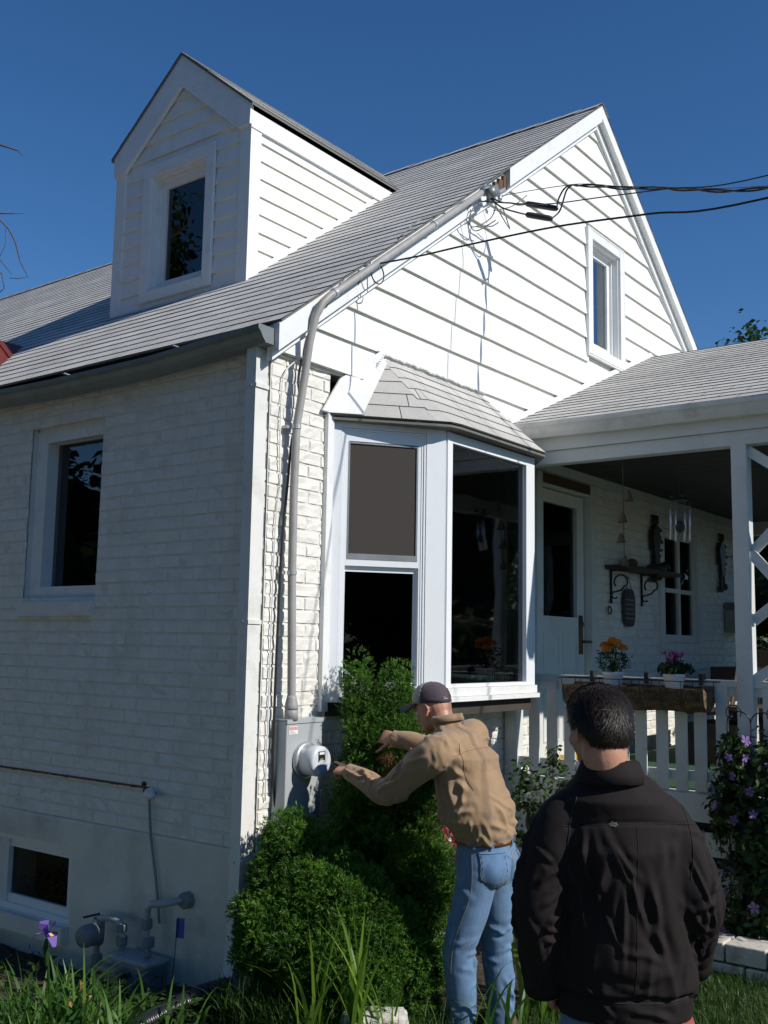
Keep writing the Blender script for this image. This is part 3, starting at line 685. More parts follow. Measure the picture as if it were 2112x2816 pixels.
for (a, b) in ((5.45, 5.58), (5.63, 5.74), (5.85, 5.96), (6.03, 6.14)):
    N = 12; 
    for i in range(N):
        x0_, x1_ = a + (b - a) * i / N, a + (b - a) * (i + 1) / N; cu.quad((x0_, .12 + .012 * (i % 2), 1.74), (x1_, .12 + .012 * ((i + 1) % 2), 1.74), (x1_, .12 + .012 * ((i + 1) % 2), 2.15), (x0_, .12 + .012 * (i % 2), 2.15))
cu.build('curtain', mat('lace', (.45, .45, .42), .9), pw)

# ------------------------------------------------------------------ porch
PX0, PX1, PY = 2.5, 7.62, -2.35
PSL = .429
pf = MB()
n_ = 17
for k in range(n_):
    y = PY - .03 + (abs(PY) + .0) * k / n_; pf.box(PX0 - .02, PX1 + .05, y, y + abs(PY) / n_ - .004, .70, .735)
pf.build('porch_deck', M['porchwood'], house)
tf = MB(); tf.box(PX0 + .05, PX1, PY + .05, -.08, .737, .745); tf.build('porch_carpet', mat('green_turf_carpet', (.018, .07, .028), .95, var=.2, vscale=60, bump=.002), house)
pk = MB()
pk.box(PX0 - .045, PX0 - .02, PY - .05, -.01, .56, .728); pk.box(PX0 - .045, PX1 + .05, PY - .055, PY - .03, .56, .728)
for k, (z0_, z1_) in enumerate(((.36, .50), (.14, .29), (-.08, .07), (-.32, -.15))):
    pk.box(PX0 - .03, PX0 - .005, PY - .02, -.01, z0_, z1_); pk.box(PX0 - .03, PX1, PY - .03, PY - .01, z0_, z1_)
pk.build('porch_skirt', M['porchwood'], house)
pu = MB(); pu.box(PX0 + .1, PX0 + .12, PY, -.02, -.4, .69); pu.build('underdeck_dark_sheet', M['black'], house)  # black sheet stands in for the dark below the deck
def post(x, y, z0=.735, z1=2.9, w=.098):
    m_ = MB(); m_.box(x - w / 2, x + w / 2, y - w / 2, y + w / 2, z0, z1)
    o = m_.build('post', M['porchwood'], house); b = o.modifiers.new('b', 'BEVEL'); b.width = .006; b.segments = 2; return o
for (x, y) in ((PX0, -1.69), (PX0, PY + .03), (PX1, PY + .03), (5.0, PY + .03), (PX1 + .02, -.06), (PX0 + .0, -.06)): post(x, y)
be = MB()
be.box(PX0 - .045, PX0 + .05, PY - .03, -.001, 2.885, 2.975); be.box(PX0 - .065, PX0 + .05, PY - .03, -.001, 2.977, 3.075)
be.box(PX0 + .05, PX1 + .05, PY - .03, PY + .06, 2.885, 3.08); be.box(PX1 - .03, PX1 + .06, PY + .06, -.001, 2.885, 3.08)
be.build('porch_beam', M['porchwood'], house)
tr_ = MB(); tr_.box(PX0 + .05, PX1 - .03, -.022, -.001, 2.955, 3.03); tr_.build('wall_frieze', M['porchwood'], house)
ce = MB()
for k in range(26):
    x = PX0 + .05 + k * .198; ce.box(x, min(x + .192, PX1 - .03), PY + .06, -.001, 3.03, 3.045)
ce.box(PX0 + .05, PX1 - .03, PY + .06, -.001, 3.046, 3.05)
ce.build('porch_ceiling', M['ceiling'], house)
pr2 = MB(); pe2 = MB()
c2_ = 1 / math.sqrt(1 + PSL ** 2); s2_ = PSL * c2_
PRX = 5.07; ez = 3.165; ex0, ex1 = 2.375, 2 * PRX - 2.375; wl_ = math.hypot(PRX - ex0, (PRX - ex0) * PSL)
slope_roof(pr2, pe2, (ex0, PY - .12, ez), (0, 1, 0), (c2_, 0, s2_), abs(PY) + .10, wl_, seg=.4, wav=.003)
slope_roof(pr2, pe2, (ex1, PY - .12, ez), (0, 1, 0), (-c2_, 0, s2_), abs(PY) + .10, wl_, seg=.4, wav=.003)
pro = pr2.build('porch_roof', M['porch_shingle'], house); pe2.build('porch_roof_edge', M['shingle_edge'], pro)
pz = ez + (PRX - ex0) * PSL
gb = MB(); gb.prism([(ex0 + .06, PY - .03, 3.08), (ex1 - .06, PY - .03, 3.08), (ex1 - .06, PY - .03, ez), (PRX, PY - .03, pz - .03), (ex0 + .06, PY - .03, ez)], (0, .05, 0))
gb.prism([(ex0 + .02, PY - .1, ez - .002), (PRX, PY - .1, pz - .004), (PRX, PY - .1, pz - .03), (ex0 + .02, PY - .1, ez - .028)], (0, abs(PY) + .09, 0)); gb.prism([(ex1 - .02, PY - .1, ez - .002), (PRX + .001, PY - .1, pz - .004), (PRX + .001, PY - .1, pz - .03), (ex1 - .02, PY - .1, ez - .028)], (0, abs(PY) + .09, 0))
gb.box(ex0 + .06, PX0, PY - .02, -.01, 3.078, 3.14)
gb.build('porch_gable', M['porchwood'], house)
wf = MB(); wf.prism([(2.46, -.048, 3.205), (PRX, -.048, pz + .006), (PRX, -.048, pz + .05), (2.46, -.048, 3.25)], (0, .012, 0)); wf.prism([(2 * PRX - 2.46, -.048, 3.205), (PRX, -.048, pz + .006), (PRX, -.048, pz + .05), (2 * PRX - 2.46, -.048, 3.25)], (0, .012, 0))
wf.build('wall_flashing', M['trim'], house)
pg = MB(); kgutter(pg, (2.435, -.03, 3.168), (2.435, PY - .1, 3.155), (-1, 0, 0), h=.105, w=.105); pgo = pg.build('porch_gutter', M['wgutter'], house)
# rails and balusters
RAILS = ((-.10, -1.645), (-1.735, PY + .08))
for a, b in RAILS:
    m_ = MB(); m_.box(PX0 - .035, PX0 + .065, b, a, 1.385, 1.425); m_.box(PX0 - .02, PX0 + .02, b, a, 1.33, 1.384); m_.build('top_rail', M['porchwood'], house)
    m_ = MB(); m_.box(PX0 - .02, PX0 + .02, b, a, .80, .86); m_.build('bottom_rail', M['porchwood'], house)
ys = [-0.241, -0.372, -0.501, -0.630, -0.759, -0.888, -1.017, -1.153, -1.284, -1.408, -1.541, -1.83, -1.98, -2.13]
for y in ys:
    m_ = MB(); j = random.uniform(-.006, .006); m_.box(PX0 - .036, PX0 - .021, y - .038 + j, y + .038 + j, .74, 1.384); m_.build('baluster', M['porchwood'], house)
for k in range(26):
    x = 2.72 + k * .185
    m_ = MB(); m_.box(x - .038, x + .038, PY - .015, PY - .0, .76, 1.384); m_.build('baluster', M['porchwood'], house)
m_ = MB(); m_.box(PX0 + .05, PX1 - .05, PY - .03, PY + .07, 1.385, 1.425); m_.box(PX0 + .05, PX1 - .05, PY + .001, PY + .04, .80, .86); m_.build('front_rail', M['porchwood'], house)
# crossed braces between the two end posts
for k, (a, b) in enumerate(((2.85, 2.46), (2.21, 2.74), (2.21, 1.58), (1.79, 2.20), (1.43, 1.78))):
    o_ = .022 * (k % 2); m_ = MB(); m_.bar((PX0 - .012 + o_, -1.737, a), (PX0 - .012 + o_, PY + .078, b), .02, .062, up=(0, 0, 1)); m_.build('brace', M['porchwood'], house)
cb = MB(); cb.box(PX1 + .1, HW - .01, -.02, -.0, .8, 3.1)

# ------------------------------------------------------------------ ground, lawn
def gh(x, y):
    """terrain height: lawn level with a low planted bank against the house corner"""
    return GZ + .15 * np.exp(-((x + .15) ** 2 + (y + .25) ** 2) / .9) + .11 * np.exp(-((x - 2.2) ** 2 / 1.1 + (y + 1.9) ** 2 / 2.2)) + .012 * np.sin(3.1 * x + 1) * np.cos(2.7 * y)
def grid_sheet(name, x0, x1, y0, y1, step, mat_, dz=0.0):
    xs = np.linspace(x0, x1, int((x1 - x0) / step) + 1); ys_ = np.linspace(y0, y1, int((y1 - y0) / step) + 1)
    X, Y = np.meshgrid(xs, ys_, indexing='ij'); Z = gh(X, Y) + dz; nx, ny = X.shape
    v = np.stack([X, Y, Z], -1).reshape(-1, 3); i, j = np.meshgrid(np.arange(nx - 1), np.arange(ny - 1), indexing='ij'); a = (i * ny + j).ravel()
    return np_mesh(name, v, np.stack([a, a + ny, a + ny + 1, a + 1], -1), mat_, smooth=True)
far = MB()
for (a, b, c, d) in ((-400, -8, -400, 400), (12, 400, -400, 400), (-8, 12, -400, -8), (-8, 12, 6, 400)): far.quad((a, c, GZ), (b, c, GZ), (b, d, GZ), (a, d, GZ))
tag(far.build('ground', M['ground']), kind='structure')
tag(grid_sheet('lawn', -8, 12, -8, 6, .1, M['ground']), kind='structure')
bedm = MB()
def bed(name, pts, dz):
    pts = [(x, y) for x, y in pts]; xs = [p[0] for p in pts]; ys_ = [p[1] for p in pts]
    bm = bmesh.new(); st = .07; vmap = {}
    def inside(x, y):
        c = False; j = len(pts) - 1
        for i in range(len(pts)):
            if ((pts[i][1] > y) != (pts[j][1] > y)) and x < (pts[j][0] - pts[i][0]) * (y - pts[i][1]) / (pts[j][1] - pts[i][1]) + pts[i][0]: c = not c
            j = i
        return c
    nx = int((max(xs) - min(xs)) / st); ny = int((max(ys_) - min(ys_)) / st)
    def vv(i, j):
        if (i, j) not in vmap:
            x = min(xs) + i * st; y = min(ys_) + j * st; vmap[(i, j)] = bm.verts.new((x, y, float(gh(x, y)) + dz + random.uniform(-.008, .008)))
        return vmap[(i, j)]
    for i in range(nx):
        for j in range(ny):
            if inside(min(xs) + (i + .5) * st, min(ys_) + (j + .5) * st): bm.faces.new([vv(i, j), vv(i + 1, j), vv(i + 1, j + 1), vv(i, j + 1)])
    me = bpy.data.meshes.new(name); bm.to_mesh(me); me.materials.append(M['soil']); o = bpy.data.objects.new(name, me); COL.objects.link(o); tag(o, kind='structure'); return o
bed('flower_bed', [(-1.5, 6), (-1.45, .6), (-1.1, -.35), (-.35, -.85), (.25, -1.1), (1.0, -1.0), (2.0, -1.3), (2.1, -2.6), (2.5, -2.6), (2.5, .05), (-.03, .05), (-.03, 6)], .03)

dv = MB(); dv.quad((-30, -40, GZ + .004), (-3.2, -40, GZ + .004), (-3.2, 30, GZ + .004), (-30, 30, GZ + .004)); dvo = dv.build('bounce_paving', mat('bounce_asphalt', (.20, .19, .17), .9, var=.12, vscale=2, bump=.003, bscale=60)); tag(dvo, kind='structure')  # unseen paving added to bounce sunlight onto the shaded wall
dvo.location.z = .02
GREEN = leafmat('grass_blades', (.030, .075, .012), (.085, .17, .03), .4)
def blades(name, P, h, w, lean, segs=3, mat_=GREEN, tint=None, parent=None, dirs=None, droop=.5, base=None):
    """tapering curved blades as quads; P (n,3) roots, h,w,lean arrays"""
    n = len(P); a = rng.uniform(0, 2 * np.pi, n) if dirs is None else dirs
    d = np.stack([np.cos(a), np.sin(a), np.zeros(n)], -1); side = np.stack([-np.sin(a), np.cos(a), np.zeros(n)], -1)
    tw = rng.uniform(-.9, .9, n); side = side * np.cos(tw)[:, None] + d * np.sin(tw)[:, None]
    V_ = []; 
    for k in range(segs + 1):
        t = k / segs; out = lean * h * t ** 1.8; up = h * (t - droop * lean * t ** 3)
        wid = w * (1 - t ** 2.2) * (.75 + .5 * t if t < .5 else 1.0) * .5 + w * .02
        c = P + d * out[:, None] + np.array((0, 0, 1)) * up[:, None]
        V_ += [c - side * wid[:, None], c + side * wid[:, None]]
    V_ = np.stack(V_, 1); nv = 2 * (segs + 1); base_i = np.arange(n)[:, None, None] * nv
    q = np.array([[2 * k, 2 * k + 1, 2 * k + 3, 2 * k + 2] for k in range(segs)])[None]
    Fc = (base_i + q).reshape(-1, 4); tt = rng.uniform(0, 1, n) if tint is None else tint
    return np_mesh(name, V_.reshape(-1, 3), Fc, mat_, np.repeat(tt, segs), parent, base)
def scatter(n, x0, x1, y0, y1, keep=None):
    x = rng.uniform(x0, x1, n); y = rng.uniform(y0, y1, n)
    if keep is not None: m = keep(x, y); x, y = x[m], y[m]
    return np.stack([x, y, gh(x, y)], -1)
def lawnmask(x, y):
    inbed = ((x > -1.3) & (x < -.2) & (y > -.35)) | ((x > -1.45) & (y > .3)) | ((x > -.9) & (y > -.55)) | ((x > .0) & (y > -1.0)) | ((x > 2.03) & (y > -2.6))
    return ~inbed
P = scatter(64000, -1.6, 2.04, -3.3, .2, lawnmask); n = len(P)
clump = .5 + .5 * np.sin(P[:, 0] * 5 + np.sin(P[:, 1] * 7)) * np.cos(P[:, 1] * 4.3)
hh = rng.gamma(6, .011, n) * (.75 + .5 * clump)
tag(blades('grass', P, hh, rng.uniform(.003, .006, n), rng.uniform(.1, .8, n), tint=np.clip(rng.normal(.5, .25, n) - .2 * clump, 0, 1)), 'mown green lawn with thin upright blades in front of the brick edging', 'grass', kind='stuff')
P = scatter(16000, 2.0, 12, -8, -2.7); n = len(P)
tag(blades('far_grass', P, rng.gamma(6, .013, n), rng.uniform(.008, .014, n), rng.uniform(.1, .8, n), segs=2), 'more distant lawn beyond the porch', 'grass', kind='stuff')
# rank grass by the corner, left of the big shrub
P = np.concatenate([scatter(1300, -.42, -.05, -.85, -.15), scatter(700, -.2, .35, -1.1, -.8)]); n = len(P)
tag(blades('tall_grass', P, rng.uniform(.12, .32, n), rng.uniform(.004, .007, n), rng.uniform(.15, .7, n), segs=4, tint=rng.uniform(0, .6, n)), 'dark wispy uncut grass at the foot of the downspout corner', 'grass', kind='stuff')

# ------------------------------------------------------------------ leaf generators
def leaf_quads(name, P, N, size, mat_, tint=None, parent=None, base=None, flat=.5, aspect=.5, fold=.25):
    """folded diamond leaves at P facing roughly N"""
    n = len(P); N = N + rng.normal(0, flat, (n, 3)); N /= np.linalg.norm(N, axis=1)[:, None] + 1e-9
    a = rng.normal(0, 1, (n, 3)); a -= N * (a * N).sum(1)[:, None]; a /= np.linalg.norm(a, axis=1)[:, None] + 1e-9; b = np.cross(N, a)
    s = size if hasattr(size, '__len__') else np.full(n, size); s = (s * rng.uniform(.7, 1.3, n))[:, None]
    v = np.stack([P - a * s * .5, P - b * s * aspect * .5 + N * s * fold * .3 - a * s * .08, P + a * s * .5, P + b * s * aspect * .5 + N * s * fold * .3 - a * s * .08], 1)
    # two triangles folded along the midrib
    idx = np.arange(n)[:, None, None] * 4 + np.array([[0, 1, 2], [0, 2, 3]])[None]
    tt = rng.uniform(0, 1, n) if tint is None else tint
    return np_mesh(name, v.reshape(-1, 3), idx.reshape(-1, 3), mat_, np.repeat(tt, 2), parent, base)
def lobes_points(lobes, n, rough=.12, keep_in=.86, shell=(.82, 1.03)):
    """points spread over the outside of overlapping lumpy ellipsoids (cx,cy,cz,rx,ry,rz)"""
    L_ = np.array(lobes, float); area = (L_[:, 3] * L_[:, 4] + L_[:, 3] * L_[:, 5] + L_[:, 4] * L_[:, 5]); cnt = rng.multinomial(n, area / area.sum()); P = []; N = []
    for l, c in zip(L_, cnt):
        d = rng.normal(0, 1, (c, 3)); d /= np.linalg.norm(d, axis=1)[:, None]
        ph = l[0] * 37 + l[2] * 13
        bump_ = 1 + rough * (np.sin(7 * d[:, 0] + ph) * np.cos(6 * d[:, 1] + ph * 2) + .7 * np.sin(11 * d[:, 2] + 9 * d[:, 0] + ph)) 
        r = bump_ * rng.uniform(*shell, c)
        P.append(l[:3] + d * l[3:] * r[:, None]); nn = d / l[3:]; N.append(nn / np.linalg.norm(nn, axis=1)[:, None])
    P = np.concatenate(P); N = np.concatenate(N); ok = np.ones(len(P), bool)
    for l in L_:
        q = ((P - l[:3]) / l[3:]); ok &= (q ** 2).sum(1) > keep_in ** 2 * .62
    return P[ok], N[ok]
def clumps(P, N, r, per, flat=.75):
    """turn surface points into little rounded sprays: per points on the outer half of a ball of radius r"""
    n = len(P); d = rng.normal(0, 1, (n, per, 3)); d /= np.linalg.norm(d, axis=-1)[..., None]; dn = (d * N[:, None]).sum(-1, keepdims=True); d = d - N[:, None] * np.minimum(dn, 0) * 1.6; d /= np.linalg.norm(d, axis=-1)[..., None]
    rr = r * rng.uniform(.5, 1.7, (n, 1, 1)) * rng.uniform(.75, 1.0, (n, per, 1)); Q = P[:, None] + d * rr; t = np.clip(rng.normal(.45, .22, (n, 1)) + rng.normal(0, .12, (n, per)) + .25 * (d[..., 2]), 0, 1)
    return Q.reshape(-1, 3), d.reshape(-1, 3), t.ravel()
def needle_tufts(name, P, N, mat_, k=16, length=.034, width=.0034, parent=None, up=.5, tint=None, stem=True):
    """each tuft: k pointed needles fanned round an outward, slightly rising twig"""
    n = len(P); ax = N + rng.normal(0, .3, (n, 3)) + np.array((0, 0, up)); ax /= np.linalg.norm(ax, axis=1)[:, None]
    a = np.cross(ax, rng.normal(0, 1, (n, 3))); a /= np.linalg.norm(a, axis=1)[:, None]; b = np.cross(ax, a)
    L_ = length * rng.uniform(.7, 1.35, n)
    th = rng.uniform(0, 2 * np.pi, (n, k)); pos = rng.uniform(0, 1, (n, k)); el = rng.uniform(.35, 1.1, (n, k))
    root = P[:, None] + ax[:, None] * (pos * L_[:, None] * 1.1)[..., None]
    rad = a[:, None] * np.cos(th)[..., None] + b[:, None] * np.sin(th)[..., None]
    dr_ = rad * np.sin(el)[..., None] + ax[:, None] * np.cos(el)[..., None]
    tip = root + dr_ * (L_[:, None] * rng.uniform(.6, 1.0, (n, k)))[..., None]
    side = np.cross(dr_, rng.normal(0, 1, (n, k, 3))); side /= np.linalg.norm(side, axis=-1)[..., None] + 1e-9
    v = np.stack([root - side * width, root + side * width, tip], 2).reshape(-1, 3)
    f = np.arange(n * k * 3).reshape(-1, 3)
    tt = rng.uniform(0, 1, n) if tint is None else tint
    tt = np.clip(np.repeat(tt, k) + rng.normal(0, .1, n * k) + (pos.ravel() - .5) * .3, 0, 1)
    return np_mesh(name, v, f, mat_, tt, parent)
def lump(mb, l, s=.8):
    mb.ball(l[:3], l[3] * s, l[4] * s, l[5] * s, 12, 8)
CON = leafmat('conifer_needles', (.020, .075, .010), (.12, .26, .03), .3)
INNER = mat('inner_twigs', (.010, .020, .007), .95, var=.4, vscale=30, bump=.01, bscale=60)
BARK = mat('bark', (.11, .08, .055), .9, var=.3, vscale=25, bump=.006, bscale=40)
LEAF = leafmat('broad_leaves', (.018, .048, .010), (.06, .12, .025), .35)
LEAFD = leafmat('dark_leaves', (.012, .030, .010), (.035, .07, .018), .3)

# tall twin-topped conifer under the bay window
con = empty('dwarf_spruce', (.60, -.40, float(gh(.6, -.4))), 'tall dwarf spruce with two pointed tops growing under the bay window beside the meter', 'shrub')
cl_ = []
for t in np.linspace(0, 1, 10):                # leaning main cone
    z = -.05 + 1.42 * t; r = .31 * (1 - t) ** .8 + .055; cl_.append((.60 - .05 * t + random.uniform(-.03, .03), -.44 + .20 * t + random.uniform(-.02, .02), z, r * random.uniform(.9, 1.08), r * .82 * random.uniform(.9, 1.08), .17))
for t in np.linspace(0, 1, 5): cl_.append((.66 + .01 * t, -.42 + .06 * t, 1.02 + .36 * t, .155 - .085 * t, .14 - .075 * t, .12))
cl_.append((.50, -.62, .93, .15, .14, .12)); cl_.append((.64, -.60, .80, .12, .12, .12)); cl_.append((.55, -.62, .42, .20, .17, .24)); cl_.append((.62, -.50, .30, .2, .18, .26)); cl_.append((.34, -.42, .75, .14, .14, .2))
P, N = lobes_points(cl_, 2500, .22, shell=(.82, 1.04)); m = (P[:, 1] < -.03) & ~((.42 * P[:, 0] + .58 * P[:, 1] > .20) & (P[:, 2] > 1.2)); P, N = P[m], N[m]
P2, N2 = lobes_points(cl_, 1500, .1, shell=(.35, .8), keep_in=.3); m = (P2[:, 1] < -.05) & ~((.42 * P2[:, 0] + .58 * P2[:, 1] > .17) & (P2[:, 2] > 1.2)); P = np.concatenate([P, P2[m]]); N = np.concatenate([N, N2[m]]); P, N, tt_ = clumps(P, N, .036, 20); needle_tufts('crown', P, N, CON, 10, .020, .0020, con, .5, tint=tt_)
cb_ = MB()
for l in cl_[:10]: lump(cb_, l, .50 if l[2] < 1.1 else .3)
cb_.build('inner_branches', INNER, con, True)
tk = MB(); tk.tube([(.62, -.44, -.3), (.61, -.42, .3), (.57, -.32, .9), (.56, -.26, 1.3)], [.035, .03, .02, .008], 8); tk.tube([(.44, -.60, 1.0), (.50, -.52, .97), (.58, -.38, .93)], [.004, .008, .012], 6); tk.build('trunk', BARK, con)
dead = leafmat('dry_needles', (.16, .07, .03), (.25, .13, .06), .2)
Pd = np.array((.40, -.55, .98)) + rng.normal(0, .045, (70, 3)); needle_tufts('dry_twigs', Pd, np.tile((-.6, -.8, 0), (70, 1)), dead, 10, .04, .002, con, .2)

# broad low shrub round the corner
shr = empty('yew_bush', (.03, -.48, float(gh(.03, -.48))), 'broad dark green bush with lumpy outline at the house corner below the electric meter', 'shrub')
sl_ = [(.0, -.24, .50, .15, .14, .22), (.10, -.30, .60, .07, .08, .11), (-.03, -.20, .64, .06, .06, .10), (-.09, -.26, .30, .20, .19, .20), (.06, -.48, .34, .19, .19, .21), (.20, -.70, .15, .18, .18, .20), (.13, -.60, .38, .11, .12, .12), (-.07, -.40, .15, .19, .18, .17), (.12, -.70, -.02, .19, .18, .15), (.26, -.80, .0, .11, .11, .18), (-.17, -.22, .20, .12, .12, .12), (.03, -.52, .13, .25, .24, .21), (-.03, -.38, .43, .13, .13, .14), (-.06, -.60, .12, .13, .12, .12)]
sl_ = [(a, b, c_2, d * .90, e * .90, f * .90) for a, b, c_2, d, e, f in sl_]
P, N = lobes_points(sl_, 1500, .26, shell=(.82, 1.05)); m = (P[:, 1] < -.02) | (P[:, 0] < -.12); P, N = P[m], N[m]
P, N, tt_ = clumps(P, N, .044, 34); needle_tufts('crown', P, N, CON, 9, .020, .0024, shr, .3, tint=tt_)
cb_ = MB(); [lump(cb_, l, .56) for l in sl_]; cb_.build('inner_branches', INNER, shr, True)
tk = MB()
for k in range(7):
    a = random.uniform(0, 6.28); tk.tube([(.03, -.45, -.32), (.03 + .1 * math.cos(a), -.45 + .1 * math.sin(a), -.1), (.03 + .2 * math.cos(a), -.45 + .2 * math.sin(a), .15)], [.02, .014, .006], 6)
tk.build('stem', BARK, shr)

# long-leaved clumps
STRAP = leafmat('strap_leaves', (.07, .16, .015), (.21, .35, .045), .5, .4)
STRAPD = leafmat('iris_leaves', (.035, .10, .02), (.11, .23, .035), .45, .4)
def clump_plant(name, c, n, h, w, lean, mat_, label, cat, group=None, spread=.08, dirs=None, droop=.5):
    e = empty(name, (c[0], c[1], float(gh(c[0], c[1]))), label, cat, group)
    P = np.stack([c[0] + rng.normal(0, spread, n), c[1] + rng.normal(0, spread, n), np.zeros(n)], -1); P[:, 2] = gh(P[:, 0], P[:, 1])
    blades('leaf_blades', P, rng.uniform(h[0], h[1], n), rng.uniform(w[0], w[1], n), rng.uniform(lean[0], lean[1], n), 7, mat_, None, e, dirs=dirs, droop=droop); return e
clump_plant('daylily', (-.36, -.72), 12, (.52, .74), (.016, .024), (.15, .55), STRAP, 'daylily clump with arching yellow green leaves, leftmost in front of the big bush', 'plant', None, .04)
clump_plant('daylily', (-.22, -.84), 16, (.55, .78), (.018, .028), (.05, .4), STRAP, 'upright daylily clump with bright strap leaves before the bush, beside the white stone', 'plant', None, .035)
clump_plant('daylily', (-.08, -.93), 5, (.34, .5), (.016, .022), (.2, .5), STRAP, 'thin daylily shoots rising behind the white stone block', 'plant', None, .05)
clump_plant('daylily', (.42, -1.12), 12, (.35, .6), (.018, .026), (.3, .7), STRAPD, 'shaded daylily clump just left of the blue jeans', 'plant', None, .07)
clump_plant('daylily', (1.05, -1.15), 34, (.6, .95), (.02, .03), (.1, .55), STRAP, 'large daylily clump seen between the two men', 'plant', None, .10)
clump_plant('iris', (-1.14, .02), 110, (.40, .62), (.018, .028), (.15, .75), STRAPD, 'dense iris clump with sword leaves at the lower left', 'plant', None, .14)
clump_plant('iris', (-1.0, .28), 90, (.30, .52), (.016, .026), (.2, .8), STRAPD, 'second iris clump spilling towards the gas meter', 'plant', None, .13)
clump_plant('iris', (-.80, .05), 90, (.22, .40), (.012, .02), (.4, 1.0), STRAPD, 'low sprawling iris leaves in front of the gas meter', 'plant', None, .13)
clump_plant('iris', (-1.35, .12), 80, (.36, .56), (.016, .024), (.2, .8), STRAPD, 'iris leaves at the far lower left edge', 'plant', None, .12)
# flowering iris stalk
ir = empty('iris_flower', (-1.12, .06, float(gh(-1.12, .06))), 'single purple iris bloom with yellow throat on a green stalk at the lower left', 'flower')
s_m = MB(); s_m.tube([(-1.12, .06, -.25), (-1.15, .05, .1), (-1.19, .035, .35)], [.007, .006, .005], 8); s_m.tube([(-1.185, .04, .26), (-1.20, .03, .34), (-1.197, .032, .37)], [.006, .011, .004], 8); s_m.build('stalk', STRAPD, ir)
PURP = leafmat('purple_petals', (.07, .04, .30), (.17, .09, .42), .35); ye = mat('yellow_petal', (.8, .5, .12), .6)
pt_ = MB(); yt = MB(); ic = np.array((-1.195, .033, .375))
for k in range(6):
    a = k * math.pi / 3 + .4; d = np.array((math.cos(a), math.sin(a), 0)); s1 = np.array((-math.sin(a), math.cos(a), 0)); upk = .045 if k % 2 else -.004
    L_ = .04 if k % 2 else .058; p0, p1, p2, p3 = ic, ic + d * L_ * .4 + (0, 0, .02 + upk * .4), ic + d * L_ * .8 + (0, 0, .015 + upk), ic + d * L_ * 1.15 + (0, 0, -.02 + upk * 1.4)
    for (u_, v_, wa, wb) in ((p0, p1, .004, .014), (p1, p2, .014, .022), (p2, p3, .022, .008)): pt_.quad(u_ - s1 * wa, u_ + s1 * wa, v_ + s1 * wb, v_ - s1 * wb, tint=random.random())
    if k % 2 == 0: yt.quad(p1 - s1 * .006 + (0, 0, .002), p1 + s1 * .006 + (0, 0, .002), p2 + s1 * .008 + (0, 0, .002), p2 - s1 * .008 + (0, 0, .002))
pt_.build('petal', PURP, ir); yt.build('throat', ye, ir)
# ground cover by the meter
P = scatter(900, -.85, -.3, -.15, .75); P[:, 2] += rng.uniform(.02, .13, len(P))
tag(leaf_quads('ground_cover', P, np.tile((-.3, -.3, 1.), (len(P), 1)), .055, LEAF, flat=.6, aspect=.45), 'low bright green ground cover leaves between the iris and the gas meter', 'plants', kind='stuff')
P = scatter(1500, -1.3, -.1, .4, 3.5); P[:, 2] += rng.uniform(.0, .12, len(P))
tag(leaf_quads('bed_undergrowth', P, np.tile((0, 0, 1.), (len(P), 1)), .06, LEAFD, flat=.7, aspect=.5), 'dark low undergrowth along the shaded wall', 'plants', kind='stuff')
yl = leafmat('yellowed_leaves', (.30, .22, .05), (.42, .20, .10), .3)
wl_p = empty('withered_plant', (-.86, .28, float(gh(-.86, .28))), 'small plant with yellow and orange withered leaves among the iris', 'plant')
Pw = np.array((-.86, .24, -.06)) + rng.normal(0, 1, (60, 3)) * (.05, .05, .05); leaf_quads('leaf', Pw, np.tile((-.4, -.6, .6), (60, 1)), .05, yl, parent=wl_p, flat=.5)

# ------------------------------------------------------------------ leafy shrubs and flowers
def bush(name, c, lobes, n, size, mat_, label, cat, flowers=None, stems=6, flat=.6, aspect=.5, fsize=.03, core=.7, group=None):
    e = empty(name, (c[0], c[1], float(gh(c[0], c[1]))), label, cat, group)
    P, N = lobes_points(lobes, n, .2, shell=(.55, 1.08)); m = P[:, 2] > GZ; P, N = P[m], N[m]
    leaf_quads('leaves', P, N + np.array((0, 0, .4)), size, mat_, parent=e, flat=flat, aspect=aspect)
    tk = MB()
    for k in range(stems):
        l = lobes[k % len(lobes)]; tk.tube([(c[0] + random.uniform(-.04, .04), c[1] + random.uniform(-.04, .04), GZ), ((c[0] + l[0]) / 2, (c[1] + l[1]) / 2, (GZ + l[2]) / 2), (l[0], l[1], l[2] + l[5] * .6)], [.009, .006, .003], 6)
    tk.build('stem', BARK, e)
    if core: 
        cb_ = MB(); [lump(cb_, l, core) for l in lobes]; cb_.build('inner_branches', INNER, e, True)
    if flowers:
        for (fm, cnt, fs) in flowers:
            P, N = lobes_points(lobes, cnt * 3, .2, shell=(.98, 1.12)); P, N = P[:cnt], N[:cnt]
            # five petals each
            k5 = 5; n_ = len(P); a = np.cross(N, rng.normal(0, 1, (n_, 3))); a /= np.linalg.norm(a, axis=1)[:, None]; b = np.cross(N, a); th = np.arange(k5) * 2 * np.pi / k5
            rad = a[:, None] * np.cos(th)[None, :, None] + b[:, None] * np.sin(th)[None, :, None]; sd_2 = -a[:, None] * np.sin(th)[None, :, None] + b[:, None] * np.cos(th)[None, :, None]
            s_ = fs * rng.uniform(.7, 1.2, n_)[:, None, None]; p0 = np.repeat(P[:, None], k5, 1)
            v = np.stack([p0, p0 + rad * s_ * .6 + sd_2 * s_ * .32 + N[:, None] * s_ * .1, p0 + rad * s_ + N[:, None] * s_ * .25, p0 + rad * s_ * .6 - sd_2 * s_ * .32 + N[:, None] * s_ * .1], 2).reshape(-1, 3)
            np_mesh('blossoms', v, np.arange(len(v)).reshape(-1, 4), fm, np.repeat(rng.uniform(0, 1, n_), k5), e)
    return e
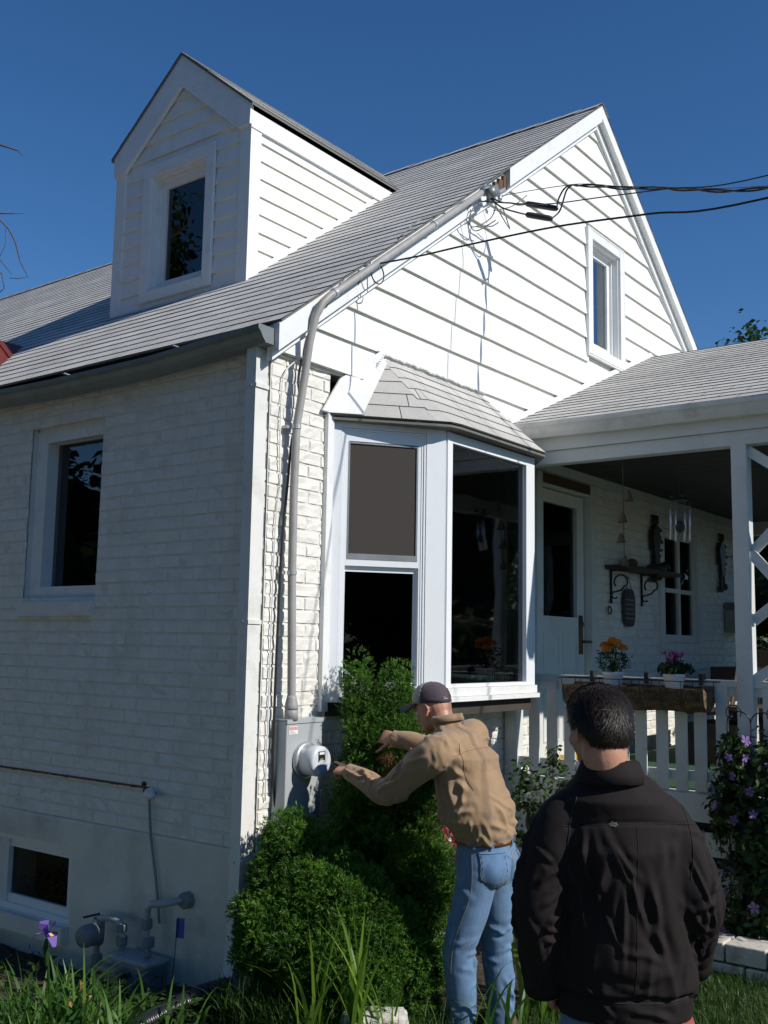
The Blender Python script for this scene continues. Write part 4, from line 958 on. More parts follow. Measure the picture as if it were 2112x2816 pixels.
REDF = leafmat('red_petals', (.42, .02, .05), (.65, .10, .14), .3); PINK = leafmat('pink_petals', (.55, .08, .22), (.75, .25, .40), .35); WHITEP = leafmat('white_petals', (.7, .6, .6), (.8, .75, .72), .3)
CLEM = leafmat('violet_petals', (.16, .08, .35), (.38, .22, .55), .35)
bush('azalea', (1.18, -.30), [(1.16, -.30, .50, .16, .13, .22), (1.22, -.33, .22, .22, .16, .25), (1.1, -.26, .68, .09, .08, .1)], 1500, .035, LEAFD, 'shrub covered with small crimson flowers behind the tan shirt', 'shrub', [(REDF, 420, .02), (WHITEP, 14, .018)], core=.45)
bush('rose_bush', (1.85, -.65), [(1.85, -.62, .55, .24, .24, .28), (1.75, -.58, .78, .12, .12, .16), (1.95, -.75, .74, .12, .14, .16), (1.85, -.65, .12, .3, .25, .3), (1.88, -.70, .92, .06, .06, .10)], 2300, .04, LEAF, 'loose rose bush with small leaves in front of the porch rail beside the dark jacket', 'shrub', [(WHITEP, 5, .015)], core=.38)
bush('clematis', (2.38, -1.85), [(2.36, -1.80, .86, .16, .26, .20), (2.34, -1.66, 1.0, .10, .10, .12), (2.40, -1.95, 1.0, .14, .2, .16), (2.38, -1.75, .55, .17, .25, .25), (2.40, -1.78, .2, .17, .25, .25), (2.36, -1.58, .66, .1, .1, .16), (2.38, -2.2, .7, .18, .2, .4), (2.38, -1.75, -.08, .15, .24, .2)], 5200, .055, LEAF, 'clematis with violet flowers climbing by the porch post at the right edge', 'plant', [(CLEM, 60, .036)], core=.5)
tr_e = empty('garden_trellis', (2.33, -1.72, GZ), 'thin black wire garden trellis with curled top inside the clematis', 'trellis')
tw = MB()
def curl(c, r, a0, a1, n=12, ax=(0, 1, 0)): return [np.array(c) + r * (math.cos(a0 + (a1 - a0) * i / n) * np.array(ax, float) + math.sin(a0 + (a1 - a0) * i / n) * np.array((0, 0, 1.))) for i in range(n + 1)]
for y in (-1.62, -1.76, -1.9): tw.tube([(2.33, y, GZ), (2.33, y, 1.18)], .004, 6)
tw.tube(curl((2.33, -1.69, 1.18), .07, math.pi, 0), .004, 6); tw.tube(curl((2.33, -1.83, 1.18), .07, math.pi, 0), .004, 6); tw.tube(curl((2.33, -1.66, 1.24), .045, -1.2, 3.6), .0035, 6); tw.tube(curl((2.33, -1.9, 1.24), .045, -.6, 4.3), .0035, 6)
tw.build('wire', M['iron'], tr_e)
bush('dianthus', (2.32, -1.56), [(2.32, -1.56, -.02, .07, .10, .09)], 360, .03, LEAF, 'small tuft with pink flowers behind the brick edging', 'flower', [(PINK, 12, .022)], core=0, stems=3, aspect=.25)
pv = empty('pansy', (2.33, -1.50, GZ), 'drooping yellow flower on a curved stem beside the dark jacket sleeve', 'flower')
q_m = MB(); q_m.tube([(2.33, -1.56, -.2), (2.33, -1.58, .1), (2.32, -1.55, .21), (2.31, -1.52, .23), (2.31, -1.49, .21)], .003, 6); q_m.build('stem', STRAPD, pv)
q_m = MB(); q_m.ball((2.31, -1.50, .19), .022, .02, .035, 10, 6); q_m.build('bloom', mat('pale_yellow_petal', (.6, .45, .10), .6), pv, True)
# brick edging: two courses of painted bricks, each brick its own block in one low wall
WB = mat('whitewashed_brick', (.56, .53, .47), .8, var=.12, vscale=7, bump=.006, bscale=30, dirt=(.24, .10, .06, .8), dscale=6, detail=8)
eg = empty('brick_edging', (2.07, -2.0, GZ), 'low whitewashed brick edging two courses high at the right edge of the lawn', 'edging')
for cse in range(3):
    for k in range(9):
        y0_ = -.98 - k * .235 - (.11 if cse % 2 else 0); m_ = MB(); j = random.uniform(-.006, .006); zb_ = -.335 + cse * .112
        m_.box(2.02 + j, 2.24 + j, y0_ - .222, y0_, zb_, zb_ + .100); o = m_.build('brick', WB, eg); b = o.modifiers.new('b', 'BEVEL'); b.width = .008; b.segments = 2; o.rotation_euler[2] = random.uniform(-.01, .01)
# white stone block by the man's feet
st = bmesh.new(); bmesh.ops.create_cube(st, size=1)
bmesh.ops.subdivide_edges(st, edges=st.edges[:], cuts=6, use_grid_fill=True)
for v in st.verts:
    q = v.co.copy(); rr_ = 1 + .05 * math.sin(9 * q.x + 4 * q.y) + random.uniform(-.015, .015); s_q = (q.x ** 6 + q.y ** 6 + q.z ** 6) ** (1 / 6) or 1
    v.co = Vector((q.x * .30, q.y * .16, q.z * .14)) * rr_ * (.5 / max(.45, s_q) if s_q > .5 else 1)
me = bpy.data.meshes.new('stone_block'); st.to_mesh(me); me.materials.append(mat('white_painted_stone', (.62, .60, .53), .85, var=.12, vscale=9, bump=.008, bscale=22, dirt=(.22, .20, .14, .7), dscale=7)); o = bpy.data.objects.new('stone_block', me); COL.objects.link(o)
o.location = (-0.068, -0.836, -0.086); o.rotation_euler = (.05, -.04, -.93); me.polygons.foreach_set('use_smooth', [True] * len(me.polygons)); tag(o, 'rough white painted stone block lying in the grass under the bush', 'stone')

# ------------------------------------------------------------------ electric service
em = empty('electric_meter', (.24, 0, .6), 'grey electric meter box with round glass meter on the brick wall', 'electric meter')
m_ = MB(); m_.box(.101, .385, -.098, -.004, .60, 1.205); o = m_.build('meter_box', M['meterbox'], em); b = o.modifiers.new('b', 'BEVEL'); b.width = .005; b.segments = 2
m_ = MB(); m_.box(.098, .388, -.104, -.002, 1.205, 1.212); m_.box(.098, .388, -.104, -.0995, 1.19, 1.205); m_.build('box_lid', M['meterbox'], em)
m_ = MB(); m_.box(.118, .185, -.1005, -.0985, 1.135, 1.175); o = m_.build('warning_label', mat('white_label', (.8, .8, .8), .5), em)
m_ = MB(); m_.box(.120, .183, -.1012, -.1007, 1.158, 1.173); m_.build('red_band', mat('red_print', (.7, .3, .25), .5), o)
for i in range(3):
    m_ = MB(); m_.box(.124, .124 + .05 - .012 * i, -.1012, -.1007, 1.140 + .006 * i, 1.1425 + .006 * i); m_.build('printed_line', mat('grey_print', (.35, .35, .35), .5), o)
MC = (.243, -.098, 1.0)
m_ = MB(); m_.lathe(MC, [(.092, 0), (.095, .008), (.093, .02), (.085, .026), (.08, .028)], (0, -1, 0), 40); m_.build('meter_ring', M['galv'], em, True)
WP = mat('pale_grey_plastic', (.62, .65, .70), .25, var=.02)
m_ = MB(); m_.lathe(MC, [(.078, .02), (.079, .10), (.077, .117), (.070, .124), (.055, .126), (.0, .126)], (0, -1, 0), 40); mt_ = m_.build('meter_cover', WP, em, True)
m_ = MB(); m_.box(.210, .262, -.2262, -.2238, 1.0, 1.052); m_.build('display_window', M['black'], mt_)
m_ = MB(); m_.box(.216, .256, -.2275, -.2264, 1.036, 1.048); m_.box(.216, .256, -.2275, -.2264, 1.0, 1.006); m_.build('nameplate', M['trim'], mt_)
m_ = MB(); m_.box(.222, .246, -.2272, -.2264, 1.008, 1.016); m_.build('digits', mat('green_print', (.25, .3, .08), .5), mt_)
m_ = MB(); m_.prism([(.205, -.2262, .985), (.285, -.2262, .985), (.262, -.2262, .94), (.225, -.2262, .94)], (0, -.003, 0)); m_.build('data_plate', mat('blue_grey_plate', (.35, .4, .55), .3), mt_)
cd = empty('conduit', (.155, -.09, 1.2), 'thick grey service conduit rising from the meter and running up the gable edge', 'conduit')
m_ = MB()
path = [(.158, -.075, 1.215), (.157, -.075, 1.30), (.150, -.072, 1.6), (.142, -.066, 1.97), (.142, -.062, 2.4), (.145, -.066, 2.773), (.160, -.075, 2.90), (.172, -.092, 3.06), (.180, -.112, 3.24), (.195, -.138, 3.39), (.225, -.162, 3.47), (.275, -.172, 3.522), (.40, -.172, 3.615), (.764, -.172, 3.892), (1.401, -.172, 4.372), (1.87, -.172, 4.725)]
m_.tube(path, .0225, 14); m_.build('pipe', M['pipe'], cd, True)
m_ = MB(); m_.lathe((.158, -.075, 1.206), [(.036, 0), (.036, .05), (.031, .055)], (0, 0, 1), 16); m_.lathe((.158, -.075, 1.26), [(.034, 0), (.037, .012), (.034, .03), (.027, .06), (.0235, .075)], (-.008, 0, 1), 16); m_.build('hub', M['pipe'], cd, True)
for z, x, y in ((2.755, .145, -.066), (1.965, .142, -.066)):
    m_ = MB(); m_.lathe((x, y, z), [(.0225, 0), (.026, .001), (.026, .022), (.0225, .023)], (0, 0, 1), 14); m_.box(x - .045, x - .02, y + .03, -.004, z + .003, z + .02); m_.build('strap', M['galv'], cd)
for x, z in ((.30, 3.54), (1.27, 4.273)):
    m_ = MB(); dd_ = np.array((.796, 0, .605)); m_.lathe(np.array((x, -.172, z)), [(.0225, 0), (.027, .001), (.027, .026), (.0225, .027)], dd_, 14); m_.build('strap', M['galv'], cd)
m_ = MB(); m_.lathe((1.86, -.172, 4.718), [(.024, -.01), (.034, .02), (.036, .06), (.030, .085), (.012, .095)], (.796, -.1, .5), 14); m_.obox((1.925, -.215, 4.735), (.05, 0, .03), (0, .025, 0), (-.018, 0, .03)); m_.build('weatherhead', M['gutter'], cd, True)
BLK = M['black']; WIREG = mat('grey_wire', (.20, .21, .21), .5)
def wire(name, pts, r, mat_, label, group=None, smooth_n=8, cat='cable'):
    P_ = [np.array(p, float) for p in pts]; out = []
    if len(P_) > 2:
        for i in range(len(P_) - 1):
            p0, p1, p2, p3 = P_[max(i - 1, 0)], P_[i], P_[i + 1], P_[min(i + 2, len(P_) - 1)]
            for k in range(smooth_n):
                t = k / smooth_n; out.append(.5 * ((2 * p1) + (-p0 + p2) * t + (2 * p0 - 5 * p1 + 4 * p2 - p3) * t * t + (-p0 + 3 * p1 - 3 * p2 + p3) * t ** 3))
        out.append(P_[-1])
    else: out = P_
    m_ = MB(); m_.tube(out, r, 7); o = m_.build(name, mat_, None, True, base=tuple(P_[0])); tag(o, label, cat, group); return o
# twisted service drop: two insulated conductors, a bare messenger, telephone wires
far_p = np.array((18.0, -8.2, 9.2))
def lerp(a, b, t): return np.array(a) * (1 - t) + np.array(b) * t
TWC = [(2.294, -.67, 4.80), (2.272, -.85, 4.739), (2.283, -1.02, 4.684), (2.27, -1.29, 4.607), (2.265, -1.46, 4.553), (2.27, -1.98, 4.43), (2.2, -3.2, 4.33), (2.1, -6, 4.5), (2.0, -12, 5.6)]
def catmull(P_, n=8):
    P_ = [np.array(p, float) for p in P_]; out = []
    for i in range(len(P_) - 1):
        p0, p1, p2, p3 = P_[max(i - 1, 0)], P_[i], P_[i + 1], P_[min(i + 2, len(P_) - 1)]
        for k in range(n):
            t = k / n; out.append(.5 * ((2 * p1) + (-p0 + p2) * t + (2 * p0 - 5 * p1 + 4 * p2 - p3) * t * t + (-p0 + 3 * p1 - 3 * p2 + p3) * t ** 3))
    return out + [P_[-1]]
cen = catmull(TWC, 10); tw_pts = [[], []]; acc = 0
for i, c in enumerate(cen):
    if i: acc += np.linalg.norm(c - cen[i - 1])
    for j in range(2): tw_pts[j].append(c + .0075 * np.array((math.cos(acc * 14 + j * math.pi), 0, math.sin(acc * 14 + j * math.pi))))
s1 = [(1.93, -.20, 4.70), (1.97, -.26, 4.665), (2.05, -.29, 4.68), (2.13, -.31, 4.69), (2.20, -.332, 4.718)]
s2 = [(1.93, -.20, 4.69), (1.96, -.27, 4.62), (2.03, -.34, 4.595), (2.10, -.39, 4.588)]
e1_ = [(2.29, -.52, 4.668), (2.30, -.53, 4.74), (2.30, -.57, 4.80), (2.30, -.62, 4.82)]
e2_ = [(2.19, -.53, 4.555), (2.25, -.56, 4.62), (2.27, -.58, 4.70), (2.285, -.60, 4.78), (2.29, -.64, 4.81)]
for k, (a_, b_, lab) in enumerate(((s1, e1_, 'upper'), (s2, e2_, 'lower'))):
    wire('service_cable', a_, .006, BLK, f'short black lead from the weatherhead to the {lab} splice', None)
    o = MB(); a1, b1 = np.array(a_[-1]), np.array(b_[0]); dd_ = (b1 - a1); L_ = np.linalg.norm(dd_); o.lathe(a1, [(.007, -.012), (.019, .0), (.021, .02), (.021, L_ - .02), (.018, L_), (.008, L_ + .012)], dd_, 10)
    tag(o.build('cable_splice', BLK, None, False, base=tuple(a1)), f'thick black taped cable splice, {lab} of the two in front of the siding', 'splice')
    wire('service_cable', list(b_) + [tuple(p) for p in tw_pts[k]], .006, BLK, ('upper' if k == 0 else 'lower') + ' conductor of the twisted black pair crossing the gable to the right', None, 4)
wire('messenger_wire', [(2.12, -.14, 4.79), (2.2, -.35, 4.81), (2.28, -.67, 4.805)] + [tuple(c + np.array((0, 0, .012))) for c in cen[10::8]], .003, WIREG, 'thin grey messenger wire above the twisted pair', None, 2)
wire('telephone_wire', [(1.82, -.17, 4.64), (1.902, -.42, 4.589), (1.885, -.69, 4.513), (1.861, -1.09, 4.45), (1.85, -1.5, 4.39), (1.82, -2.11, 4.30), (1.8, -4, 4.35), (1.7, -10, 5.4)], .004, BLK, 'thin dark wire rising to the right above the twisted pair')
CABLE_LOW = [(.69, -.165, 3.835), (.74, -.45, 3.84), (.76, -.75, 3.842), (0.790, -1.295, 3.831), (0.800, -1.809, 3.779), (0.800, -2.399, 3.713), (.80, -4.5, 3.75), (.8, -10, 4.6)]
wire('telephone_wire', CABLE_LOW, .0055, BLK, 'long straight black cable anchored low on the rake and crossing the gable')
TG = 'thin slack wires hanging at the weatherhead'
for k, pts in enumerate(([(1.93, -.2, 4.69), (1.80, -.15, 4.6), (1.78, -.12, 4.5), (1.90, -.10, 4.47), (2.0, -.2, 4.56)], [(1.98, -.22, 4.68), (1.93, -.2, 4.55), (1.83, -.12, 4.47), (1.76, -.1, 4.53), (1.80, -.12, 4.62)], [(1.94, -.2, 4.70), (1.98, -.25, 4.58), (2.1, -.25, 4.52), (2.16, -.2, 4.60), (2.06, -.22, 4.66)], [(2.35, -.25, 4.86), (2.22, -.2, 4.74), (2.05, -.15, 4.66)])):
    wire('slack_wire', pts, .0042, WIREG, 'thin grey slack wire looping under the weatherhead', TG)
mm = MB()
for (x, z) in ((2.09, 4.80), (2.14, 4.84), (2.17, 4.80)): mm.ball((x, -.13, z), .022, .016, .02, 8, 6)
mm.bar((2.05, -.12, 4.76), (2.22, -.14, 4.88), .02, .03); tag(mm.build('wire_clamp', M['galv'], None, True, base=(2.1, -.13, 4.8)), 'metal insulator clamp on the rake beside the weatherhead', 'clamp')
co_ = curl((.70, -.17, 3.78), .062, .3, 6.9, 26, (1, 0, 0)); wire('wire_coil', co_, .004, BLK, 'small round coil of black wire hanging on the rake', None, 1)
mm = MB(); mm.bar((.60, -.15, 3.80), (.67, -.17, 3.83), .02, .012); mm.ball((.64, -.165, 3.82), .014, None, None, 8, 6); tag(mm.build('wire_clamp', M['galv'], None, True, base=(.64, -.16, 3.8)), 'small anchor clamp where the long black cable meets the rake', 'clamp')
wire('coax_cable', [(.64, -.13, 3.80), (.50, -.125, 3.70), (.36, -.12, 3.56), (.27, -.06, 3.36), (.215, -.04, 3.2), (.20, -.02, 3.05), (.19, -.045, 2.9), (.155, -.026, 2.7), (.13, -.026, 2.45), (.10, -.025, 2.1), (.088, -.024, 1.6), (.083, -.024, 1.2), (.085, -.024, .95), (.11, -.03, .75), (.13, -.06, .60)], .0075, BLK, 'black cable running down the brick beside the conduit')
wire('thin_cable', [(.19, -.05, 3.17), (.10, -.02, 3.08), (.075, -.014, 2.95), (.075, -.014, 2.6), (.085, -.014, 2.45), (.058, -.014, 2.2), (.05, -.014, 1.5), (.045, -.014, .8)], .004, M['trim'], 'thin white painted cable next to the downspout')
for k, pts in enumerate(([(.36, -.115, 3.60), (.32, -.10, 3.50), (.345, -.09, 3.45), (.36, -.10, 3.55)], [(.62, -.13, 3.78), (.60, -.11, 3.70), (.61, -.08, 3.66)], [(1.60, -.2, 4.56), (1.45, -.12, 4.44), (1.3, -.11, 4.36), (1.12, -.12, 4.24), (1.0, -.13, 4.13)], [(.44, -.14, 3.68), (.34, -.12, 3.53), (.26, -.06, 3.33), (.235, -.045, 3.20)])):
    wire('rake_wire', pts, .0035, WIREG, 'thin grey wire stapled along the rake board', 'thin wires along the rake board')

# ------------------------------------------------------------------ things on the left wall
gm_ = empty('gas_meter', (-.12, .70, -.30), 'small grey gas meter with pipes and regulator low on the shaded wall', 'gas meter')
GP = mat('dull_grey_paint', (.20, .22, .23), .5, var=.1, vscale=10)
GPL = mat('light_grey_paint', (.38, .40, .40), .4, var=.1, vscale=10)
m_ = MB(); m_.box(-.20, -.05, .56, .86, -.28, -.06); o = m_.build('meter_body', mat('blue_grey_paint', (.16, .20, .25), .45, var=.1), gm_); b = o.modifiers.new('b', 'BEVEL'); b.width = .035; b.segments = 4
m_ = MB(); m_.box(-.205, -.045, .55, .89, -.085, -.055); o = m_.build('meter_flange', GPL, gm_); b = o.modifiers.new('b', 'BEVEL'); b.width = .012; b.segments = 2
m_ = MB(); m_.box(-.27, -.19, .72, .90, -.175, -.105); o = m_.build('index_box', mat('tan_plastic', (.28, .25, .19), .5), gm_); b = o.modifiers.new('b', 'BEVEL'); b.width = .008; b.segments = 2
m_ = MB(); m_.box(-.272, -.269, .80, .87, -.142, -.125); m_.build('index_window', M['black'], o)
m_ = MB(); m_.tube([(0, .46, .25), (-.09, .49, .248), (-.12, .52, .24), (-.12, .63, .22), (-.12, .66, .19), (-.12, .66, .05), (-.12, .64, -.05)], .019, 12); m_.tube([(-.12, .85, -.06), (-.12, .86, .05), (-.12, .88, .09), (-.12, .96, .095), (-.12, 1.05, .08), (-.12, 1.07, .04), (-.12, 1.06, -.32)], .018, 12); m_.build('pipe', GPL, gm_, True)
for (p, r, h, ax) in (((-.12, .66, .09), .03, .05, (0, 0, 1)), ((-.12, .64, .0), .032, .05, (0, 0, 1)), ((-.12, .855, -.03), .03, .05, (0, 0, 1)), ((-.12, .86, .04), .028, .04, (0, 0, 1)), ((-.005, .46, .25), .045, .05, (-1, 0, 0)), ((-.12, 1.06, -.16), .03, .05, (0, 0, 1))):
    m_ = MB(); m_.lathe(p, [(r * .9, 0), (r, .005), (r, h - .005), (r * .9, h)], ax, 8); m_.build('union_nut', GP, gm_)
m_ = MB(); m_.lathe((-.17, 1.06, .0), [(.03, -.07), (.055, -.06), (.06, -.03), (.06, .03), (.055, .05), (.03, .06)], (1, .15, 0), 18); m_.lathe((-.12, 1.06, -.06), [(.03, 0), (.036, .02), (.036, .12), (.028, .14)], (0, 0, 1), 12); m_.build('regulator', GP, gm_, True)
m_ = MB(); m_.bar((-.12, 1.06, .10), (-.14, 1.16, .07), .02, .012); m_.build('valve_handle', M['black'], gm_)
fg = empty('marker_flag', (-.13, .44, -.25), 'small blue plastic marker flag on a wire beside the gas meter', 'flag')
m_ = MB(); m_.tube([(-.13, .445, -.30), (-.13, .43, -.1), (-.125, .415, .19)], .0025, 6); m_.build('wire_stake', M['iron'], fg)
m_ = MB(); N = 6
for i in range(N):
    a, b = i / N, (i + 1) / N; f = lambda t: (-.127 + .006 * math.sin(6 * t), .425 - .065 * t); (xa, ya_), (xb, yb_) = f(a), f(b); m_.quad((xa, ya_, .085 + .01 * a), (xb, yb_, .085 + .01 * b), (xb, yb_, .185 + .012 * b), (xa, ya_, .18 + .012 * a))
m_.build('flag_sheet', mat('blue_plastic', (.05, .08, .38), .5), fg)
pvc = MB(); pvc.lathe((-.0, .80, .775), [(.026, 0), (.026, .045), (.021, .05), (.021, .012)], (-1, -.25, -.12), 16); pvc.tube([(-.02, .795, .772), (-.055, .78, .766), (-.075, .72, .766)], .021, 12)
tag(pvc.build('vent_pipe', mat('white_pvc', (.78, .77, .72), .3), None, True, base=(0, .8, .77)), 'short white plastic vent pipe poking from the shaded brick wall', 'pipe')
wire('drain_tube', [(-.03, .79, .745), (-.03, .765, .55), (-.032, .70, .30), (-.033, .66, .10)], .008, mat('grey_green_tube', (.20, .26, .26), .5), 'thin grey tube hanging from the white vent pipe', None, 8, 'pipe')
mm = MB(); mm.bar((-.004, .165, .63), (-.035, .13, .64), .014, .016); tag(mm.build('brass_nozzle', mat('brass', (.45, .3, .14), .4, metal=.6), None, False, base=(0, .16, .63)), 'small brass pipe end poking from the shaded wall near the downspout', 'pipe')
dp = MB(); cp = [np.array(p) for p in ((-.13, .0, -.06), (-.17, .03, -.075), (-.27, .05, -.08), (-.45, .03, -.085), (-.72, .0, -.10), (-1.1, -.12, -.15), (-1.6, -.2, -.19))]
pts = []; rr_ = []
for i in range(len(cp) - 1):
    nseg = int(np.linalg.norm(cp[i + 1] - cp[i]) / .006)
    for k in range(nseg): pts.append(lerp(cp[i], cp[i + 1], k / nseg)); rr_.append(.047 + .005 * math.sin(len(pts) * math.pi / 2 * .9))
dp.tube(pts, rr_, 18); tag(dp.build('drain_pipe', mat('black_corrugated_plastic', (.02, .02, .022), .28), None, True, base=(-.13, 0, -.12)), 'black corrugated drain pipe leading from the downspout into the bed', 'pipe')

# ------------------------------------------------------------------ things on the porch
fb = empty('flower_basket', (PX0 - .16, -1.05, 1.27), 'long wire basket with brown coco liner hooked on the porch rail', 'planter')
COCO = mat('coco_fibre', (.13, .085, .045), .95, var=.5, vscale=25, bump=.012, bscale=70)
m_ = MB(); x1_, x0_ = PX0 - .045, PX0 - .245; ya, yb = -.56, -1.50
N = 16; rows = []
for i in range(N + 1):
    y = ya + (yb - ya) * i / N; j = lambda: random.uniform(-.006, .006); rows.append([(x1_, y, 1.385 + j()), (x1_ - .02, y, 1.27 + j()), ((x0_ + x1_) / 2, y, 1.225 + j()), (x0_ + .03, y, 1.27 + j()), (x0_ + .004, y, 1.375 + j()), (x0_ + .02, y, 1.372), ((x0_ + x1_) / 2, y, 1.34 + j()), (x1_ - .015, y, 1.37)])
vs = [p for r in rows for p in r]; fs = [(i * 8 + k, i * 8 + (k + 1) % 8, (i + 1) * 8 + (k + 1) % 8, (i + 1) * 8 + k) for i in range(N) for k in range(8)] + [tuple(range(8)), tuple(reversed(range(N * 8, N * 8 + 8)))]
m_.add(vs, fs); m_.build('coco_liner', COCO, fb)
m_ = MB(); r = .0035
m_.tube([(x1_, ya + .05, 1.415), (x0_ - .0, ya + .03, 1.415), (x0_, yb - .02, 1.415), (x1_, yb - .04, 1.415), (x1_, ya + .05, 1.415)], r, 6)
for y in np.linspace(ya, yb, 8): m_.tube([(x1_, y, 1.415), (x1_ - .015, y, 1.27), ((x0_ + x1_) / 2, y, 1.218), (x0_ + .02, y, 1.27), (x0_, y, 1.415)], r * .8, 6)
for y in np.linspace(ya - .07, yb + .07, 7):
    for s in (1, -1): m_.tube([p + np.array((0, 0, 0)) for p in curl((x0_ + .008, y + s * .02, 1.33), .022, -1.6, 2.8, 10, (0, s, 0))], r * .8, 5)
m_.tube([(x0_ + .01, ya, 1.30), (x0_ + .01, yb, 1.30)], r * .8, 6); m_.build('wire_frame', M['iron'], fb)
for y in (ya - .12, -1.06, yb + .08):
    m_ = MB(); m_.box(PX0 - .05, PX0 + .01, y - .012, y + .012, 1.39, 1.46); m_.build('rail_hook', M['iron'], fb)
def pot(y, label, fm, fl_kind):
    e = empty('flower_pot', (PX0 - .13, y, 1.345), label, 'flower pot')
    m_ = MB(); m_.lathe((PX0 - .13, y, 1.345), [(.048, 0), (.052, .01), (.066, .095), (.071, .10), (.071, .112), (.063, .112), (.060, .10)], (0, 0, 1), 24); m_.build('pot', M['vinyl'], e, True)
    m_ = MB(); m_.lathe((PX0 - .13, y, 1.44), [(.062, 0), (.0, .004)], (0, 0, 1), 16); m_.build('potting_soil', M['soil'], e)
    if fl_kind == 'marigold':
        P, N = lobes_points([(PX0 - .13, y, 1.53, .095, .10, .075)], 750, .2, shell=(.3, 1.1)); leaf_quads('foliage', P, N, .036, LEAFD, parent=e, aspect=.25)
        for k, (dy, dx, z) in enumerate(((.055, 0, 1.625), (.0, .0, 1.655), (.02, -.04, 1.60), (-.035, -.02, 1.645), (-.065, .01, 1.61), (.015, .03, 1.63))):
            m_ = MB(); m_.tube([(PX0 - .13, y, 1.45), (PX0 - .13 + dx * .5, y + dy * .5, 1.54), (PX0 - .13 + dx, y + dy, z - .02)], .0025, 5); m_.build('stem', LEAFD, e)
            n_ = 90; d = rng.normal(0, 1, (n_, 3)); d /= np.linalg.norm(d, axis=1)[:, None]; d[:, 2] = np.abs(d[:, 2]) * .8 - .1
            leaf_quads('bloom', np.array((PX0 - .13 + dx, y + dy, z)) + d * .027, d, .026, fm, parent=e, flat=.35, aspect=.9)
    else:
        P, N = lobes_points([(PX0 - .13, y, 1.49, .09, .10, .045)], 520, .2, shell=(.3, 1.1)); leaf_quads('foliage', P, N, .04, LEAFD, parent=e, aspect=.5)
        m_ = MB()
        for k in range(14):
            a = random.uniform(0, 6.28); rr2 = random.uniform(.01, .07); z = random.uniform(1.53, 1.60); m_.tube([(PX0 - .13, y, 1.45), (PX0 - .13 + rr2 * math.cos(a), y + rr2 * math.sin(a), z)], .002, 4)
            d = rng.normal(0, 1, (14, 3)); leaf_quads('bloom', np.array((PX0 - .13 + rr2 * math.cos(a), y + rr2 * math.sin(a), z)) + d * .008, d, .02, fm, parent=e, flat=.4, aspect=.9)
        m_.build('stem', LEAFD, e)
    return e
ORG = leafmat('orange_petals', (.70, .20, .01), (.85, .32, .02), .3)
PNK2 = leafmat('mauve_petals', (.30, .10, .30), (.62, .18, .38), .3)
pot(-.87, 'white pot of orange marigolds standing on the porch rail basket', ORG, 'marigold')
pot(-1.28, 'white pot of small pink flowers on the porch rail, right of the marigolds', PNK2, 'pink')
wc = empty('wind_chime', (2.79, -1.17, 2.62), 'wind chime with four silver tubes hanging under the porch roof', 'wind chime')
SIL = mat('silver_tube', (.62, .63, .66), .3, metal=.6)
for (a, b) in (((2.746, -1.13, 2.549), (2.769, -1.117, 2.345)), ((2.768, -1.157, 2.538), (2.791, -1.144, 2.334)), ((2.805, -1.206, 2.539), (2.828, -1.192, 2.336)), ((2.825, -1.233, 2.546), (2.849, -1.22, 2.336))):
    m_ = MB(); m_.tube([a, b], .0085, 10); m_.tube([a, (a[0], a[1], 2.60)], .001, 4); m_.build('tube', SIL, wc, True)
m_ = MB(); m_.lathe((2.79, -1.175, 2.60), [(.02, 0), (.055, .004), (.055, .012), (.01, .02)], (0, 0, 1), 16); m_.tube([(2.79, -1.175, 2.61), (2.79, -1.175, 3.03)], .0015, 5)
for yy in (-1.137, -1.216):                   # two little birds on the hanger
    m_.ball((2.77, yy, 2.635), .012, .02, .012, 8, 6); m_.add([(2.77, yy - .03, 2.655), (2.77, yy, 2.64), (2.77, yy + .03, 2.66), (2.77, yy, 2.628)], [(0, 1, 2, 3)])
m_.build('hanger', M['iron'], wc)
m_ = MB(); m_.tube([(2.797, -1.171, 2.60), (2.797, -1.171, 2.47)], .001, 4); m_.lathe((2.797, -1.171, 2.39), [(.005, 0), (.03, .02), (.034, .05), (.02, .075), (.008, .085)], (0, 0, 1), 14); m_.build('clapper', M['black'], wc, True)
bs_ = empty('bell_string', (2.56, -.88, 2.2), 'string of dark metal bells hanging from the porch ceiling near the door', 'bells')
m_ = MB(); m_.tube([(2.52, -.887, 3.03), (2.52, -.887, 2.835), (2.556, -.875, 2.5), (2.59, -.86, 2.2)], .003, 6); m_.build('cord', BARK, bs_)
for (p, r) in (((2.563, -.907, 2.60), .035), ((2.556, -.867, 2.455), .033), ((2.566, -.851, 2.32), .031), ((2.598, -.862, 2.17), .03)):
    m_ = MB(); m_.lathe(p, [(r * 1.05, 0), (r * .8, r * .5), (r * .55, r * 1.5), (r * .3, r * 2.0), (r * .05, r * 2.1)], (0, 0, 1), 16); m_.build('bell', M['copper'], bs_, True)
wsf = empty('wall_shelf', (4.73, 0, 2.25), 'dark wooden shelf on scrolled iron brackets on the porch wall', 'shelf')
m_ = MB(); m_.box(4.12, 5.35, -.20, -.004, 2.275, 2.31); o = m_.build('shelf_board', mat('dark_wood', (.05, .035, .028), .6, var=.2), wsf)
for x in (4.22, 4.86):
    m_ = MB(); m_.box(x - .012, x + .012, -.018, -.006, 1.99, 2.275); m_.box(x - .012, x + .012, -.17, -.018, 2.263, 2.275); m_.tube(curl((x, -.10, 2.17), .06, -.6, 3.8, 14, (0, -1, 0)), .008, 6); m_.tube(curl((x, -.045, 2.06), .028, 1.2, 5.6, 12, (0, -1, 0)), .007, 6); m_.tube([(x, -.14, 2.14), (x, -.10, 2.10), (x, -.06, 2.09)], .008, 6); m_.build('bracket', M['iron'], wsf)
